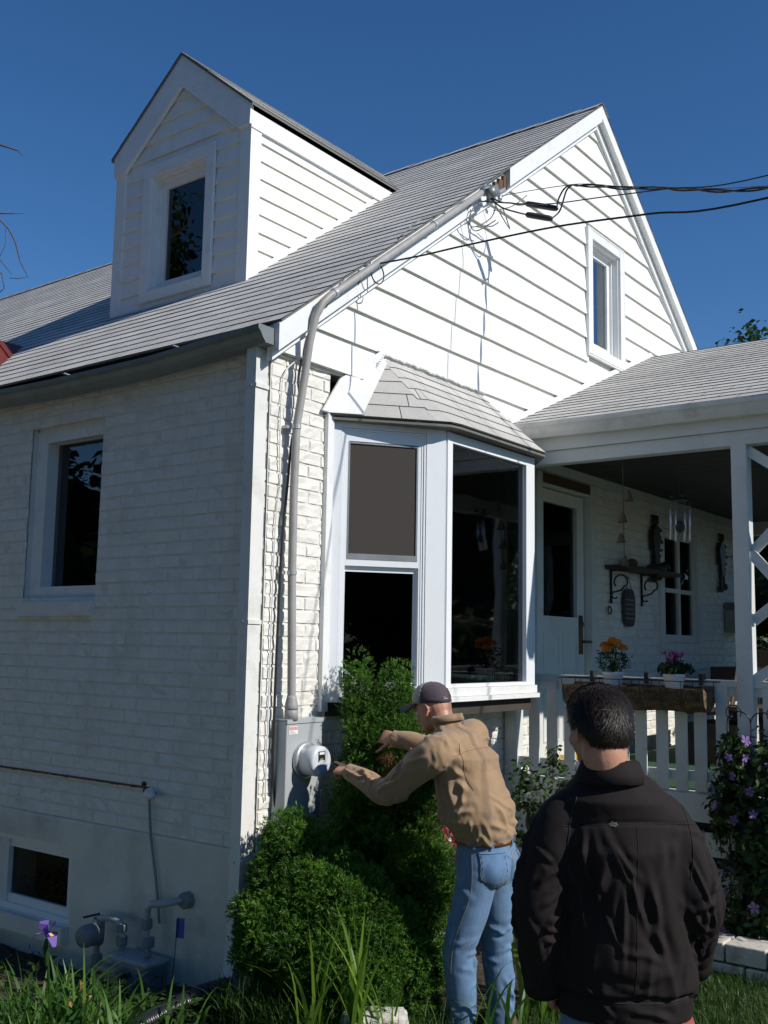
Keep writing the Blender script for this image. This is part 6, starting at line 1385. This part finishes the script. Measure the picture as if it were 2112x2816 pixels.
def shirt_disp(co, no):
    o = np.zeros(len(co))
    arm = (co[:, 1] > -.97) & ((co[:, 0] < .22) | (co[:, 0] > .42)) & (co[:, 2] < 1.19)
    tors = ~arm
    o += random_folds(co, no, 42, (.05, .13), (.007, .012), (.006, .012), lambda q, r: r.normal(0, 1, 3) * (.9, .5, .9), 3, arm)
    o += random_folds(co, no, 26, (.10, .24), (.010, .018), (.004, .009), lambda q, r: V(.2, -.1, 1) + r.normal(0, .55, 3), 5, tors)
    o += random_folds(co, no, 24, (.10, .22), (.009, .014), (.005, .011), lambda q, r: V(.9, .5, -.35) + r.normal(0, .35, 3), 8, tors & (co[:, 2] < .92))
    # folds running from the armpit across the back
    for (a, b_, w, h) in (((.10, -1.10, 1.05), (.30, -1.20, .93), .013, .012), ((.10, -1.12, 1.01), (.26, -1.21, .86), .013, .010), ((.14, -1.12, 1.10), (.38, -1.19, 1.04), .012, .007), ((.16, -1.18, .86), (.42, -1.26, .78), .012, .013), ((.14, -1.15, .90), (.33, -1.25, .77), .012, .011), ((.30, -1.24, .80), (.50, -1.25, .78), .014, .010), ((.20, -1.05, 1.15), (.10, -.95, 1.05), .012, .010), ((.24, -1.04, 1.18), (.12, -.98, 1.10), .011, .010), ((.44, -1.13, 1.16), (.52, -1.03, 1.16), .012, .008), ((.12, -1.08, .98), (.15, -1.14, .80), .014, .010)):
        o += ridge(co, a, b_, w, h * 1.5)
    o += .0035 * np.sin(co[:, 2] * 31 + 6 * np.sin(co[:, 0] * 9)) * np.clip((.95 - co[:, 2]) * 6, 0, 1)
    return o
TAN = cloth('tan_twill', (.335, .222, .130), .0009, 380, .85, .10, .25, 9)
shirt, bvs, _, _ = fuse(b, 'shirt', .0050, 8, TAN, H1, shirt_disp)
# collar, cuffs, belt
b = MB(); N = 30; ring = []
for layer, (dr__, dz) in enumerate(((.0, .0), (.004, .028), (.012, .032), (.022, .002))):
    for k in range(N):
        t = 2 * math.pi * k / N; ring.append(p['neck'] + (0, .006, .012) + rx * (.063 + dr__) * math.cos(t) + fy * (.060 + dr__) * math.sin(t) + V(0, 0, dz - .012 * math.sin(t)))
b.add(ring, [(l * N + k, l * N + (k + 1) % N, (l + 1) * N + (k + 1) % N, (l + 1) * N + k) for l in range(3) for k in range(N)]); o = b.build('collar', TAN, H1, True); o.modifiers.new('s', 'SOLIDIFY').thickness = .003
for s in 'LR':
    d_ = nrm(p[s + 'wr'] - p[s + 'el']); b = MB(); b.lathe(p[s + 'wr'] - d_ * .050, [(.040, 0), (.043, .003), (.041, .052), (.037, .056), (.030, .050)], d_, 24); b.build('cuff', TAN, H1, True)
seam(bvs, [(.13, -1.3, 1.10), (.22, -1.3, 1.125), (.33, -1.3, 1.13), (.46, -1.3, 1.12)], (0, 1, 0), 'yoke_seam', mat('shirt_thread', (.25, .15, .08), .9), H1, .0011)
seam(bvs, [(.13, -1.25, 1.16), (.125, -1.25, 1.08), (.14, -1.25, 1.0), (.16, -1.25, .95)], (0.3, 1, 0), 'sleeve_seam', mat('shirt_thread_dark', (.22, .13, .07), .9), H1, .0012)
# jeans
b = MB(); pv_ = p['pelv']
loft(b, [(pv_ + (-.012, .0, .075), rx * .168, fy * .122), (pv_ + (0, 0, .03), rx * .180, fy * .132), (pv_ - (0, 0, .03), rx * .188, fy * .142), (pv_ - (0, 0, .09), rx * .186, fy * .135), (pv_ - (0, 0, .13), rx * .17, fy * .11)], 32)
eball(b, pv_ + rx * -.085 - fy * .055 - (0, 0, .055), rx * .088, fy * .085, (0, 0, .095)); eball(b, pv_ + rx * .085 - fy * .055 - (0, 0, .055), rx * .088, fy * .085, (0, 0, .095))
for s, w_ in (('L', -1), ('R', 1)):
    hp = pv_ + rx * w_ * .092 - (0, 0, .07); kn, an = p[s + 'kne'], p[s + 'ank']
    limb(b, [hp, hp * .5 + kn * .5 + (0, -.005, 0), kn + (0, -.004, 0), (kn + an) / 2 - (0, .012, 0), an - (0, 0, .0)], [.098, .089, .075, .071, .069], 24)
def jean_disp(co, no):
    o = np.zeros(len(co))
    for s in 'LR':
        kn, an = p[s + 'kne'], p[s + 'ank']
        reg = np.linalg.norm(co[:, :2] - kn[:2], axis=1) < .12
        o += random_folds(co, no, 15, (.08, .16), (.008, .014), (.004, .009), lambda q, r: V(.8, -.6, r.uniform(-.6, .6)), 21 if s == 'L' else 22, reg & (abs(co[:, 2] - kn[2] - .03) < .11))
        o += random_folds(co, no, 14, (.08, .18), (.009, .015), (.004, .008), lambda q, r: V(.6, -.5, r.uniform(-1.2, .8)), 31 if s == 'L' else 32, reg & (co[:, 2] < kn[2] - .12))
        o += random_folds(co, no, 8, (.10, .20), (.010, .018), (.003, .006), lambda q, r: V(.7, -.6, r.uniform(-.8, .8)), 41 if s == 'L' else 42, reg & (co[:, 2] > kn[2] + .12))
    o += ridge(co, pv_ + V(.0, -.16, .0), pv_ + V(.0, -.12, -.16), .012, -.022)
    for a, b_, h in ((pv_ + V(-.02, -.15, -.13), pv_ + V(-.14, -.12, -.20), .008), (pv_ + V(.02, -.15, -.13), pv_ + V(.13, -.12, -.19), .008), (pv_ + V(-.03, -.15, -.15), pv_ + V(-.12, -.1, -.26), .007)): o += ridge(co, a, b_, .011, h)
    return o
jeans, bvj, _, _ = fuse(b, 'jeans', .0062, 5, DENIM, H1, jean_disp)
DENP = cloth('pocket_denim', (.115, .21, .36), .0011, 300, .85, .16, .1, 18)
for s, w_ in ((-1, 'back_pocket'), (1, 'back_pocket')):
    c = pv_ + rx * s * .092 + V(0, 0, -.048); dv_ = nrm(fy * 1.0 + rx * (-s) * .45); uu = nrm(np.cross(dv_, (0, 0, 1)))
    ol = [(-.9, 1), (.9, 1), (.86, -.55), (0, -1), (-.86, -.55)]
    patch(bvj, c, uu * .072, V(0, 0, .078), ol, dv_, w_, DENP, H1, .0015, .002, 18)
    for kk in (.93, .84):
        pts = [c + uu * .072 * a * kk + V(0, 0, .078) * bb * kk for a, bb in ((-.9, .95), (-.88, .2), (-.86, -.5), (-.45, -.76), (0, -1), (.45, -.76), (.86, -.5), (.88, .2), (.9, .95))]; seam(bvj, pts, dv_, 'pocket_stitching', THREAD if kk > .9 else DARKT, H1, .0009, .0045, 4, 1)
    seam(bvj, [c + uu * .072 * a + V(0, 0, .070) for a in (-.9, -.3, .3, .9)], dv_, 'pocket_hem', DARKT, H1, .0014, .0045, 6)
seam(bvj, [pv_ + V(0, -.3, .07), pv_ + V(0, -.3, .03), pv_ + V(.0, -.3, -.03), pv_ + V(0, -.3, -.09)], (0, 1, 0), 'centre_seam', THREAD, H1, .0011)
seam(bvj, [pv_ + rx * -.3 + V(-.0, .0, .04), pv_ + rx * -.3 + V(0, .0, -.15), p['Lkne'] + rx * -.25, p['Lank'] + rx * -.25 + V(0, 0, .05)], rx, 'outer_seam', THREAD, H1, .0011, .001, 14)
seam(bvj, [pv_ + V(-.15, -.3, .035), pv_ + V(-.05, -.3, .010), pv_ + V(0, -.3, -.012), pv_ + V(.06, -.3, .010), pv_ + V(.15, -.3, .035)], (0, 1, 0), 'back_yoke_seam', THREAD, H1, .001)
b = MB()
for k, (dz0_, dz1_) in enumerate(((.052, .092),)):
    ringv = []; N = 40
    for z_, g in ((dz0_, .004), (dz0_, .010), (dz1_, .008), (dz1_, .002)):
        for q in range(N): t = 2 * math.pi * q / N; ringv.append(pv_ + V(-.012, 0, z_) + rx * (.171 + g) * math.cos(t) + fy * (.125 + g) * math.sin(t))
    b.add(ringv, [(l * N + q, l * N + (q + 1) % N, (l + 1) * N + (q + 1) % N, (l + 1) * N + q) for l in range(3) for q in range(N)])
b.build('belt', mat('brown_leather', (.20, .085, .03), .5, var=.15), H1, True)
for t in (-1.57, -2.4, -.9, -3.0):
    b = MB(); q = pv_ + V(-.012, 0, .072) + rx * .184 * math.cos(t) + fy * .138 * math.sin(t); dr2 = nrm(rx * math.cos(t) + fy * math.sin(t)); b.obox(q, np.cross(dr2, (0, 0, 1)) * .006, dr2 * .002, V(0, 0, .028)); b.build('belt_loop', DENIM, H1)
for s in 'LR':
    b = MB(); an = p[s + 'ank']; g0 = float(gh(an[0], an[1])) + .03; loft(b, [(V(an[0], an[1], g0) + fy * .045, rx * .048, fy * .135, .8), (V(an[0], an[1], g0 + .03) + fy * .045, rx * .050, fy * .137, .8), (V(an[0], an[1], g0 + .055) + fy * .03, rx * .044, fy * .11), (V(an[0], an[1], g0 + .09) - fy * .01, rx * .04, fy * .06)], 24); b.build('shoe', mat('brown_shoe', (.09, .055, .03), .6), H1, True)
# cap
CAPD = cloth('dark_cap_cloth', (.085, .066, .080), .0006, 500, .9, .08, .15); CAPL = cloth('light_cap_panel', (.36, .345, .335), .0006, 500, .9, .06, .1)
cu_ = nrm(hu_ * .96 - hf_ * .26); cf_ = nrm(np.cross(hr_, cu_)) * -1
if cf_ @ hf_ < 0: cf_ = -cf_
cc = HP(0, -.006, .036)
def capsurf(t, ph, g=0): return cc + (hr_ * math.sin(t) * (.082 + g) + cf_ * math.cos(t) * (.101 + g)) * math.cos(ph) ** .8 + cu_ * (.092 + g) * math.sin(ph)
for nm_, mt2, rng_ in (('cap', CAPD, (1.45, 2 * math.pi - 1.45)), ('cap_front_panel', CAPL, (-1.45, 1.45))):
    b = MB(); NT, NP = 34, 12; vs = [capsurf(rng_[0] + (rng_[1] - rng_[0]) * i / NT, math.pi / 2 * j / NP * .999 - .06 * 1.0 * (j == 0), .0015 * math.sin(9 * j + i * .7)) for i in range(NT + 1) for j in range(NP + 1)]
    b.add(vs, [(i * (NP + 1) + j, (i + 1) * (NP + 1) + j, (i + 1) * (NP + 1) + j + 1, i * (NP + 1) + j + 1) for i in range(NT) for j in range(NP)]); o = b.build(nm_, mt2, H1, True); o.modifiers.new('s', 'SOLIDIFY').thickness = .003
    if nm_ == 'cap': capo = o
b = MB(); NT, NL = 20, 8; vs = []
for i in range(NT + 1):
    t = -1.15 + 2.3 * i / NT
    for j in range(NL + 1):
        u = j / NL; ext = .090 * math.cos(t * .72) * u; drop = -.020 * u - .026 * (math.sin(t) ** 2) * (.3 + u); vs.append(capsurf(t, 0, -.001) + cf_ * ext + hr_ * math.sin(t) * .006 * u + cu_ * drop)
b.add(vs, [(i * (NL + 1) + j, (i + 1) * (NL + 1) + j, (i + 1) * (NL + 1) + j + 1, i * (NL + 1) + j + 1) for i in range(NT) for j in range(NL)]); o = b.build('brim', cloth('brim_cloth', (.06, .058, .062), .0005, 500, .85, .08, .1), capo, True); o.modifiers.new('s', 'SOLIDIFY').thickness = .004
b = MB(); b.ball(capsurf(0, math.pi / 2, .002), .007, .007, .004, 10, 6); b.build('cap_button', CAPD, capo, True)
for t in (1.45, 2.3, math.pi, 4.0, -1.45):
    b = MB(); b.tube([capsurf(t, a, .0025) for a in np.linspace(0, 1.5, 12)], .0011, 5); b.build('cap_seam', DARKT if abs(t) > 1.1 else CAPD, capo)
WT = mat('white_embroidery', (.62, .6, .6), .8)
b = MB(); tb = math.pi + .42
def on_cap(a, h): return capsurf(tb + a, .10 + h, .0035)
b.tube([on_cap(-.05 + .055 * math.cos(x), .055 + .06 * math.sin(x)) for x in np.linspace(-.9, -5.4, 10)], .0010, 5)
b.tube([on_cap(-.13, -.01), on_cap(-.13, .10)], .0010, 5); b.tube([on_cap(-.13, .05), on_cap(-.17, .06), on_cap(-.18, .0)], .0010, 5)
b.tube([on_cap(-.24 + .025 * math.cos(x), .025 + .03 * math.sin(x)) for x in np.linspace(0, 6.28, 9)], .0009, 5)
b.build('cap_lettering', WT, capo)
# eyes and brows under the brim
for s in (1, -1):
    b = MB(); b.ball(HP(s * .032, .073, .002), .0115, None, None, 12, 8); e_ = b.build('eye', mat('eye_white', (.7, .68, .65), .2), H1, True); b = MB(); b.ball(HP(s * .032, .0815, .001), .0045, None, None, 8, 6); b.build('iris', M['black'], e_, True)
    b = MB(); b.tube([HP(s * .014, .088, .020), HP(s * .032, .088, .026), HP(s * .050, .076, .021)], .003, 6); b.build('eyebrow', BARK, H1, True)

# ---- the man in the black jacket, seen from behind
H2 = empty('person', (-1.33, -2.59, GZ), 'man with short black hair in black jacket standing with his back to the camera', 'person')
q2 = dict(headc=V(-1.454, -2.584, 1.396), neck=V(-1.443, -2.612, 1.318), sho=V(-1.424, -2.612, 1.245), chest=V(-1.396, -2.606, 1.135), mid=V(-1.366, -2.602, 0.98), low=V(-1.347, -2.60, 0.827), hem=V(-1.334, -2.597, 0.700),
    Lsh=V(-1.508, -2.508, 1.172), Rsh=V(-1.337, -2.712, 1.172), Lel=V(-1.528, -2.455, 0.95), Rel=V(-1.290, -2.770, 0.965), Lwr=V(-1.465, -2.430, 0.765), Rwr=V(-1.165, -2.715, 0.80))
r2_, f2_ = nrm((.615, -.79, 0)), nrm((.79, .615, 0))
b = MB(); hf2 = nrm((.52, .85, -.06))
HP2, ar, af, au = head(b, q2['headc'], hf2, (0, 0, 1), .905)
limb(b, [HP2(0, -.03, -.03), HP2(0, -.035, -.09), q2['neck'] - (0, 0, .03), q2['sho'] - (0, 0, .04)], [.058, .056, .056, .055])
loft(b, [(q2['sho'] - (0, 0, .03), r2_ * .10, f2_ * .06), (q2['chest'], r2_ * .155, f2_ * .10), (q2['mid'], r2_ * .145, f2_ * .10), (q2['low'], r2_ * .145, f2_ * .10), (q2['hem'], r2_ * .155, f2_ * .105), (q2['hem'] - (0, 0, .12), r2_ * .155, f2_ * .10)])
legs = {}
for s, w_ in (('L', -1), ('R', 1)):
    limb(b, [q2[s + 'sh'] - (0, 0, .04), q2[s + 'el'], q2[s + 'wr']], [.036, .034, .027])
    hp = q2['hem'] + r2_ * w_ * .09 - V(0, 0, .08); kn = hp + r2_ * w_ * .015 + V(0, 0, -.40) + f2_ * .01; an = kn + r2_ * w_ * .01 + V(0, 0, -.40) - f2_ * .01; an[2] = GZ + .09; legs[s] = (hp, kn, an)
    limb(b, [hp, (hp + kn) / 2, kn, (kn + an) / 2 - f2_ * .01, an], [.078, .070, .050, .048, .034])
    loft(b, [(an - f2_ * .03, r2_ * .03, f2_ * .035), (an + f2_ * .02 - (0, 0, .03), r2_ * .035, f2_ * .08), (an + f2_ * .05 - (0, 0, .05), r2_ * .04, f2_ * .11)])
CURL = [(.5, .5, .05), (.55, .55, .0), (.6, .6, -.04), (.7, .6, -.08), (.3, .3, .6)]
hand(b, q2['Lwr'], nrm(V(.62, .12, -.78)), -r2_ * .8 - f2_ * .2, True, CURL, 1.0)
hand(b, q2['Rwr'], nrm(V(.45, .50, -.72)), r2_ * .9 + f2_ * .2, False, CURL, 1.0)
fuse(b, 'body', .0046, 5, SKIN, H2)
# jacket
b = MB()
loft(b, [(q2['hem'] - (0, 0, .02), r2_ * .170, f2_ * .125), (q2['hem'] + (0, 0, .03), r2_ * .176, f2_ * .135), (q2['hem'] + (0, 0, .06), r2_ * .188, f2_ * .152), (q2['low'], r2_ * .184, f2_ * .152), (q2['mid'], r2_ * .180, f2_ * .145), (q2['chest'] - (0, 0, .03), r2_ * .184, f2_ * .140), (q2['chest'] + (0, 0, .05), r2_ * .176, f2_ * .128), (q2['sho'] - (0, 0, .02), r2_ * .148, f2_ * .110), (q2['sho'] + (0, 0, .025), r2_ * .105, f2_ * .088), (q2['neck'] - (0, 0, .025), r2_ * .080, f2_ * .078), (q2['neck'] + (0, 0, .0), r2_ * .068, f2_ * .07)], 40)
for s, w_ in (('L', -1), ('R', 1)):
    sh, el, wr = q2[s + 'sh'], q2[s + 'el'], q2[s + 'wr']; d_ = nrm(wr - el)
    limb(b, [q2['sho'] + r2_ * w_ * .07 - V(0, 0, .035), sh - V(0, 0, .01), (sh + el) / 2 + r2_ * w_ * .010, el + r2_ * w_ * .004, (el + wr) / 2, wr + d_ * .0], [.058, .066, .068, .066, .058, .050], 22)
def jacket_disp(co, no):
    o = np.zeros(len(co)); rel = co - q2['mid']; u = rel @ r2_; arm = (abs(u + (co[:, 2] - .98) * .0) > .165) & (co[:, 2] < 1.17); tors = ~arm
    o += random_folds(co, no, 80, (.05, .16), (.005, .009), (.004, .009), lambda q, r: r2_ * r.normal(0, .6) + V(0, 0, 1) * r.normal(0, .8), 63, arm)
    o += random_folds(co, no, 36, (.12, .40), (.006, .013), (.003, .0065), lambda q, r: V(0, 0, 1) + r2_ * r.normal(0, .35), 65, tors & (co[:, 2] < 1.14))
    o += random_folds(co, no, 26, (.08, .20), (.006, .010), (.003, .007), lambda q, r: V(0, 0, .5) + r2_ * r.normal(0, 1), 66, tors & (co[:, 2] < .86))
    B = lambda a, z: q2['mid'] + r2_ * a - f2_ * .14 + V(0, 0, z - .98)
    for (a, b_, w, h) in (((-.155, 1.14), (-.09, .93), .013, .012), ((-.13, 1.16), (-.115, 1.0), .011, .010), ((.14, 1.16), (.17, .95), .012, .012), ((.11, 1.12), (.15, .86), .013, .010), ((-.06, 1.10), (-.14, .86), .014, .010), ((.02, 1.10), (.09, .84), .012, .008), ((.05, .92), (.14, .80), .013, .012), ((-.14, .80), (.06, .76), .012, .010), ((-.02, .74), (.14, .80), .012, .012), ((-.02, 1.12), (-.03, .80), .008, .005)):
        o += ridge(co, B(*a), B(*b_), w * .9, h * 1.5)
    yk = q2['chest'][2] + .025; on = (rel @ f2_ < -.05) & tors
    o += on * (-.004 * np.exp(-((co[:, 2] - yk - .02 * np.cos(u * 9)) / .005) ** 2))
    o += -.010 * np.exp(-((co[:, 2] - q2['hem'][2] - .045) / .008) ** 2) * tors
    return o
JK = cloth('black_cotton_jacket', (.0195, .016, .0165), .0009, 420, .82, .12, .0, 10, None, .013, 6); JK.node_tree.nodes['Principled BSDF'].inputs['Specular IOR Level'].default_value = .15
jacket, bvk, _, _ = fuse(b, 'jacket', .0046, 6, JK, H2, jacket_disp)
JT = mat('jacket_thread', (.012, .011, .012), .8)
B3 = lambda a, z: q2['mid'] + r2_ * a - f2_ * .3 + V(0, 0, z - .98)
yk = q2['chest'][2] + .025
seam(bvk, [B3(-.17, yk + .004), B3(-.09, yk + .010), B3(0, yk + .018), B3(.09, yk + .016), B3(.17, yk + .008)], f2_, 'yoke_seam', JT, H2, .0010, .0005)
seam(bvk, [B3(.005, yk + .01), B3(.006, 1.0), B3(.006, .85), B3(.004, .76)], f2_, 'back_seam', JT, H2, .0008, .0005)
for sgn in (-1, 1): seam(bvk, [B3(sgn * .135, 1.235), B3(sgn * .150, 1.18), B3(sgn * .158, 1.10), B3(sgn * .15, 1.04)], f2_, 'armhole_seam', JT, H2, .0016, .0005)
seam(bvk, [B3(-.165, .745), B3(-.08, .742), B3(0, .741), B3(.08, .742), B3(.165, .746)], f2_, 'waistband_seam', JT, H2, .0015, .0005)
b = MB(); N = 36; ring = []                     # turned down collar
for (g, dz) in ((-.003, .020), (.002, .028), (.009, .024), (.019, .000), (.026, -.026)):
    for k in range(N):
        t = 2 * math.pi * k / N; st_ = math.sin(t); ring.append(q2['neck'] + V(0, 0, -.022) + r2_ * (.062 + g) * math.cos(t) + f2_ * (.064 + g) * st_ + V(0, 0, dz - .016 * max(st_, 0) * 2 - .004 * abs(math.cos(t))))
b.add(ring, [(l * N + k, l * N + (k + 1) % N, (l + 1) * N + (k + 1) % N, (l + 1) * N + k) for l in range(4) for k in range(N) if not (l > 2 and 7 < k < 11)]); o = b.build('collar', JK, H2, True); o.modifiers.new('s', 'SOLIDIFY').thickness = .004
b = MB(); b.tube([q2['neck'] + V(0, 0, -.022 - .016) + r2_ * .0865 * math.cos(t) + f2_ * .0885 * math.sin(t) for t in np.linspace(3.3, 6.1, 24)], .0012, 5); b.build('collar_stitching', JT, o)
for s in 'LR':
    d_ = nrm(q2[s + 'wr'] - q2[s + 'el']); b = MB(); b.lathe(q2[s + 'wr'] - d_ * .012, [(.048, 0), (.051, .003), (.049, .050), (.044, .053), (.036, .046)], d_, 24); b.build('cuff', JK, H2, True)
b = MB(); b.add([B3(-.055 + .006 * math.cos(t), 1.195 + .004 * math.sin(t)) for t in np.linspace(0, 6, 7)], []) if False else None
patch(bvk, B3(-.052, 1.175), r2_ * .012, V(0, 0, .007), [(-1, .2), (-.3, 1), (.6, .7), (1, -.2), (.2, -1), (-.7, -.6)], f2_, 'pale_smudge', mat('dust_mark', (.12, .11, .11), .9), H2, .0006, .0004, 8)
# red shirt tail and jeans
b = MB(); hz_ = q2['hem']
loft(b, [(hz_ - V(0, 0, .040) + r2_ * .020, r2_ * .155, f2_ * .112), (hz_ + V(0, 0, .02), r2_ * .155, f2_ * .112)], 32); b.build('red_shirt', cloth('red_cotton', (.50, .06, .035)), H2, True)
b = MB()
loft(b, [(hz_ + V(0, 0, -.015), r2_ * .160, f2_ * .117), (hz_ - V(0, 0, .08), r2_ * .172, f2_ * .135), (hz_ - V(0, 0, .15), r2_ * .168, f2_ * .125), (hz_ - V(0, 0, .19), r2_ * .15, f2_ * .10)], 32)
for s, w_ in (('L', -1), ('R', 1)):
    hp, kn, an = legs[s]; limb(b, [hp - V(0, 0, .03), (hp + kn) / 2, kn, (kn + an) / 2, an + V(0, 0, .01)], [.096, .088, .074, .070, .068], 22)
j2, bvj2, _, _ = fuse(b, 'jeans', .0075, 4, DENIM, H2, lambda co, no: random_folds(co, no, 40, (.08, .2), (.009, .016), (.003, .008), lambda q, r: V(.6, -.6, r.uniform(-.8, .8)), 71))
for a, b_ in ((-.02, 1), (.055, 1), (.095, 1)): seam(bvj2, [hz_ + r2_ * (a + .02) - f2_ * .3 + V(0, 0, -.02), hz_ + r2_ * (a + .02) - f2_ * .3 + V(0, 0, -.12)], f2_, 'jean_seam', THREAD, H2, .001)
for s in 'LR':
    b = MB(); an = legs[s][2]; g0 = GZ + .03; loft(b, [(V(an[0], an[1], g0) + f2_ * .045, r2_ * .048, f2_ * .135, .8), (V(an[0], an[1], g0 + .03) + f2_ * .045, r2_ * .050, f2_ * .137, .8), (V(an[0], an[1], g0 + .055) + f2_ * .03, r2_ * .044, f2_ * .11), (V(an[0], an[1], g0 + .09) - f2_ * .01, r2_ * .04, f2_ * .06)], 24); b.build('shoe', mat('black_shoe', (.03, .028, .028), .5), H2, True)
# hair: a close cap plus thousands of short strands combed back and down
HAIRM = bpy.data.materials.new('black_hair'); HAIRM.use_nodes = True; hp_ = HAIRM.node_tree.nodes['Principled BSDF']; hp_.inputs['Base Color'].default_value = (.018, .012, .009, 1); hp_.inputs['Roughness'].default_value = .5; hp_.inputs['Specular IOR Level'].default_value = .4
hc = np.array(HP2(0, -.010, .022)); K_ = .895
b = MB(); NT, NP = 40, 22; vs = []
def hairline(t):                               # lowest elevation of the hair for azimuth t (0 = front)
    t = abs((t + math.pi) % (2 * math.pi) - math.pi); return np.interp(t, [0, .7, 1.15, 1.5, 1.75, 2.2, math.pi], [.62, .60, .35, -.25, -.05, -.78, -.95])
def hpt(t, ph, g=0.0): return hc + ar * math.sin(t) * max(math.cos(ph), 0) ** .78 * (.079 + g) * K_ + af * (math.cos(t) * max(math.cos(ph), 0) ** .85 * (.097 + g) - .004) * K_ + au * math.sin(ph) * (.098 + g) * K_
for i in range(NT):
    t = 2 * math.pi * i / NT; lo_ = hairline(t)
    for j in range(NP + 1): ph = lo_ + (math.pi / 2 - lo_) * j / NP; vs.append(hpt(t, ph, .0015 + .004 * min(1, j / 3)))
b.add(vs, [(i * (NP + 1) + j, ((i + 1) % NT) * (NP + 1) + j, ((i + 1) % NT) * (NP + 1) + j + 1, i * (NP + 1) + j + 1) for i in range(NT) for j in range(NP)]); hair = b.build('hair', HAIRM, H2, True)
n_ = 15000; t = rng.uniform(0, 2 * math.pi, n_); hl = np.array([hairline(x) for x in t]) - rng.uniform(0, .10, 15000); u_ = rng.uniform(0, 1, n_); sp = np.sin(hl) + (1 - np.sin(hl)) * u_; ph = np.arcsin(np.clip(sp, -1, 1))
def hp_np(t, ph, g): return hc + ar * (np.sin(t) * np.clip(np.cos(ph), 0, 1) ** .78 * (.079 + g) * K_)[:, None] + af * ((np.cos(t) * np.clip(np.cos(ph), 0, 1) ** .85 * (.097 + g) - .004) * K_)[:, None] + au * (np.sin(ph) * (.098 + g) * K_)[:, None]
P0 = hp_np(t, ph, .001 + 0 * t); Nn = P0 - hc; Nn /= np.linalg.norm(Nn, axis=1)[:, None]
comb = -af * .65 - au * .75 + rng.normal(0, .30, (n_, 3)); swirl = np.cross(Nn, au) * (rng.normal(0, .25, n_) + .25)[:, None]; comb = comb + swirl; comb -= Nn * (comb * Nn).sum(1)[:, None]; comb /= np.linalg.norm(comb, axis=1)[:, None]
L_ = rng.uniform(.014, .027, n_)[:, None]; P1 = P0 + Nn * .008 + comb * L_ * .4; P2 = P0 + Nn * (.0075 + .003 * rng.uniform(-1, 1, (n_, 1))) + comb * L_; sd__ = np.cross(comb, Nn) * .0007
vv = np.stack([P0 - sd__, P0 + sd__, P1 + sd__, P1 - sd__, P2, P2], 1).reshape(-1, 3); ii = np.arange(n_)[:, None] * 6
ff = np.concatenate([ii + np.array([[0, 1, 2, 3]]), ii + np.array([[3, 2, 4, 5]])])
so_ = np_mesh('hair_strands', vv, ff, HAIRM, None, hair); tag(so_, kind='stuff')
for s in (1, -1):
    b = MB(); b.ball(HP2(s * .032, .073, .002), .0115, None, None, 12, 8); e_ = b.build('eye', bpy.data.materials['eye_white'], H2, True); b = MB(); b.ball(HP2(s * .032, .0815, .001), .0045, None, None, 8, 6); b.build('iris', M['black'], e_, True)
    b = MB(); b.tube([HP2(s * .014, .088, .020), HP2(s * .032, .088, .026), HP2(s * .050, .076, .021)], .003, 6); b.build('eyebrow', HAIRM, H2, True)
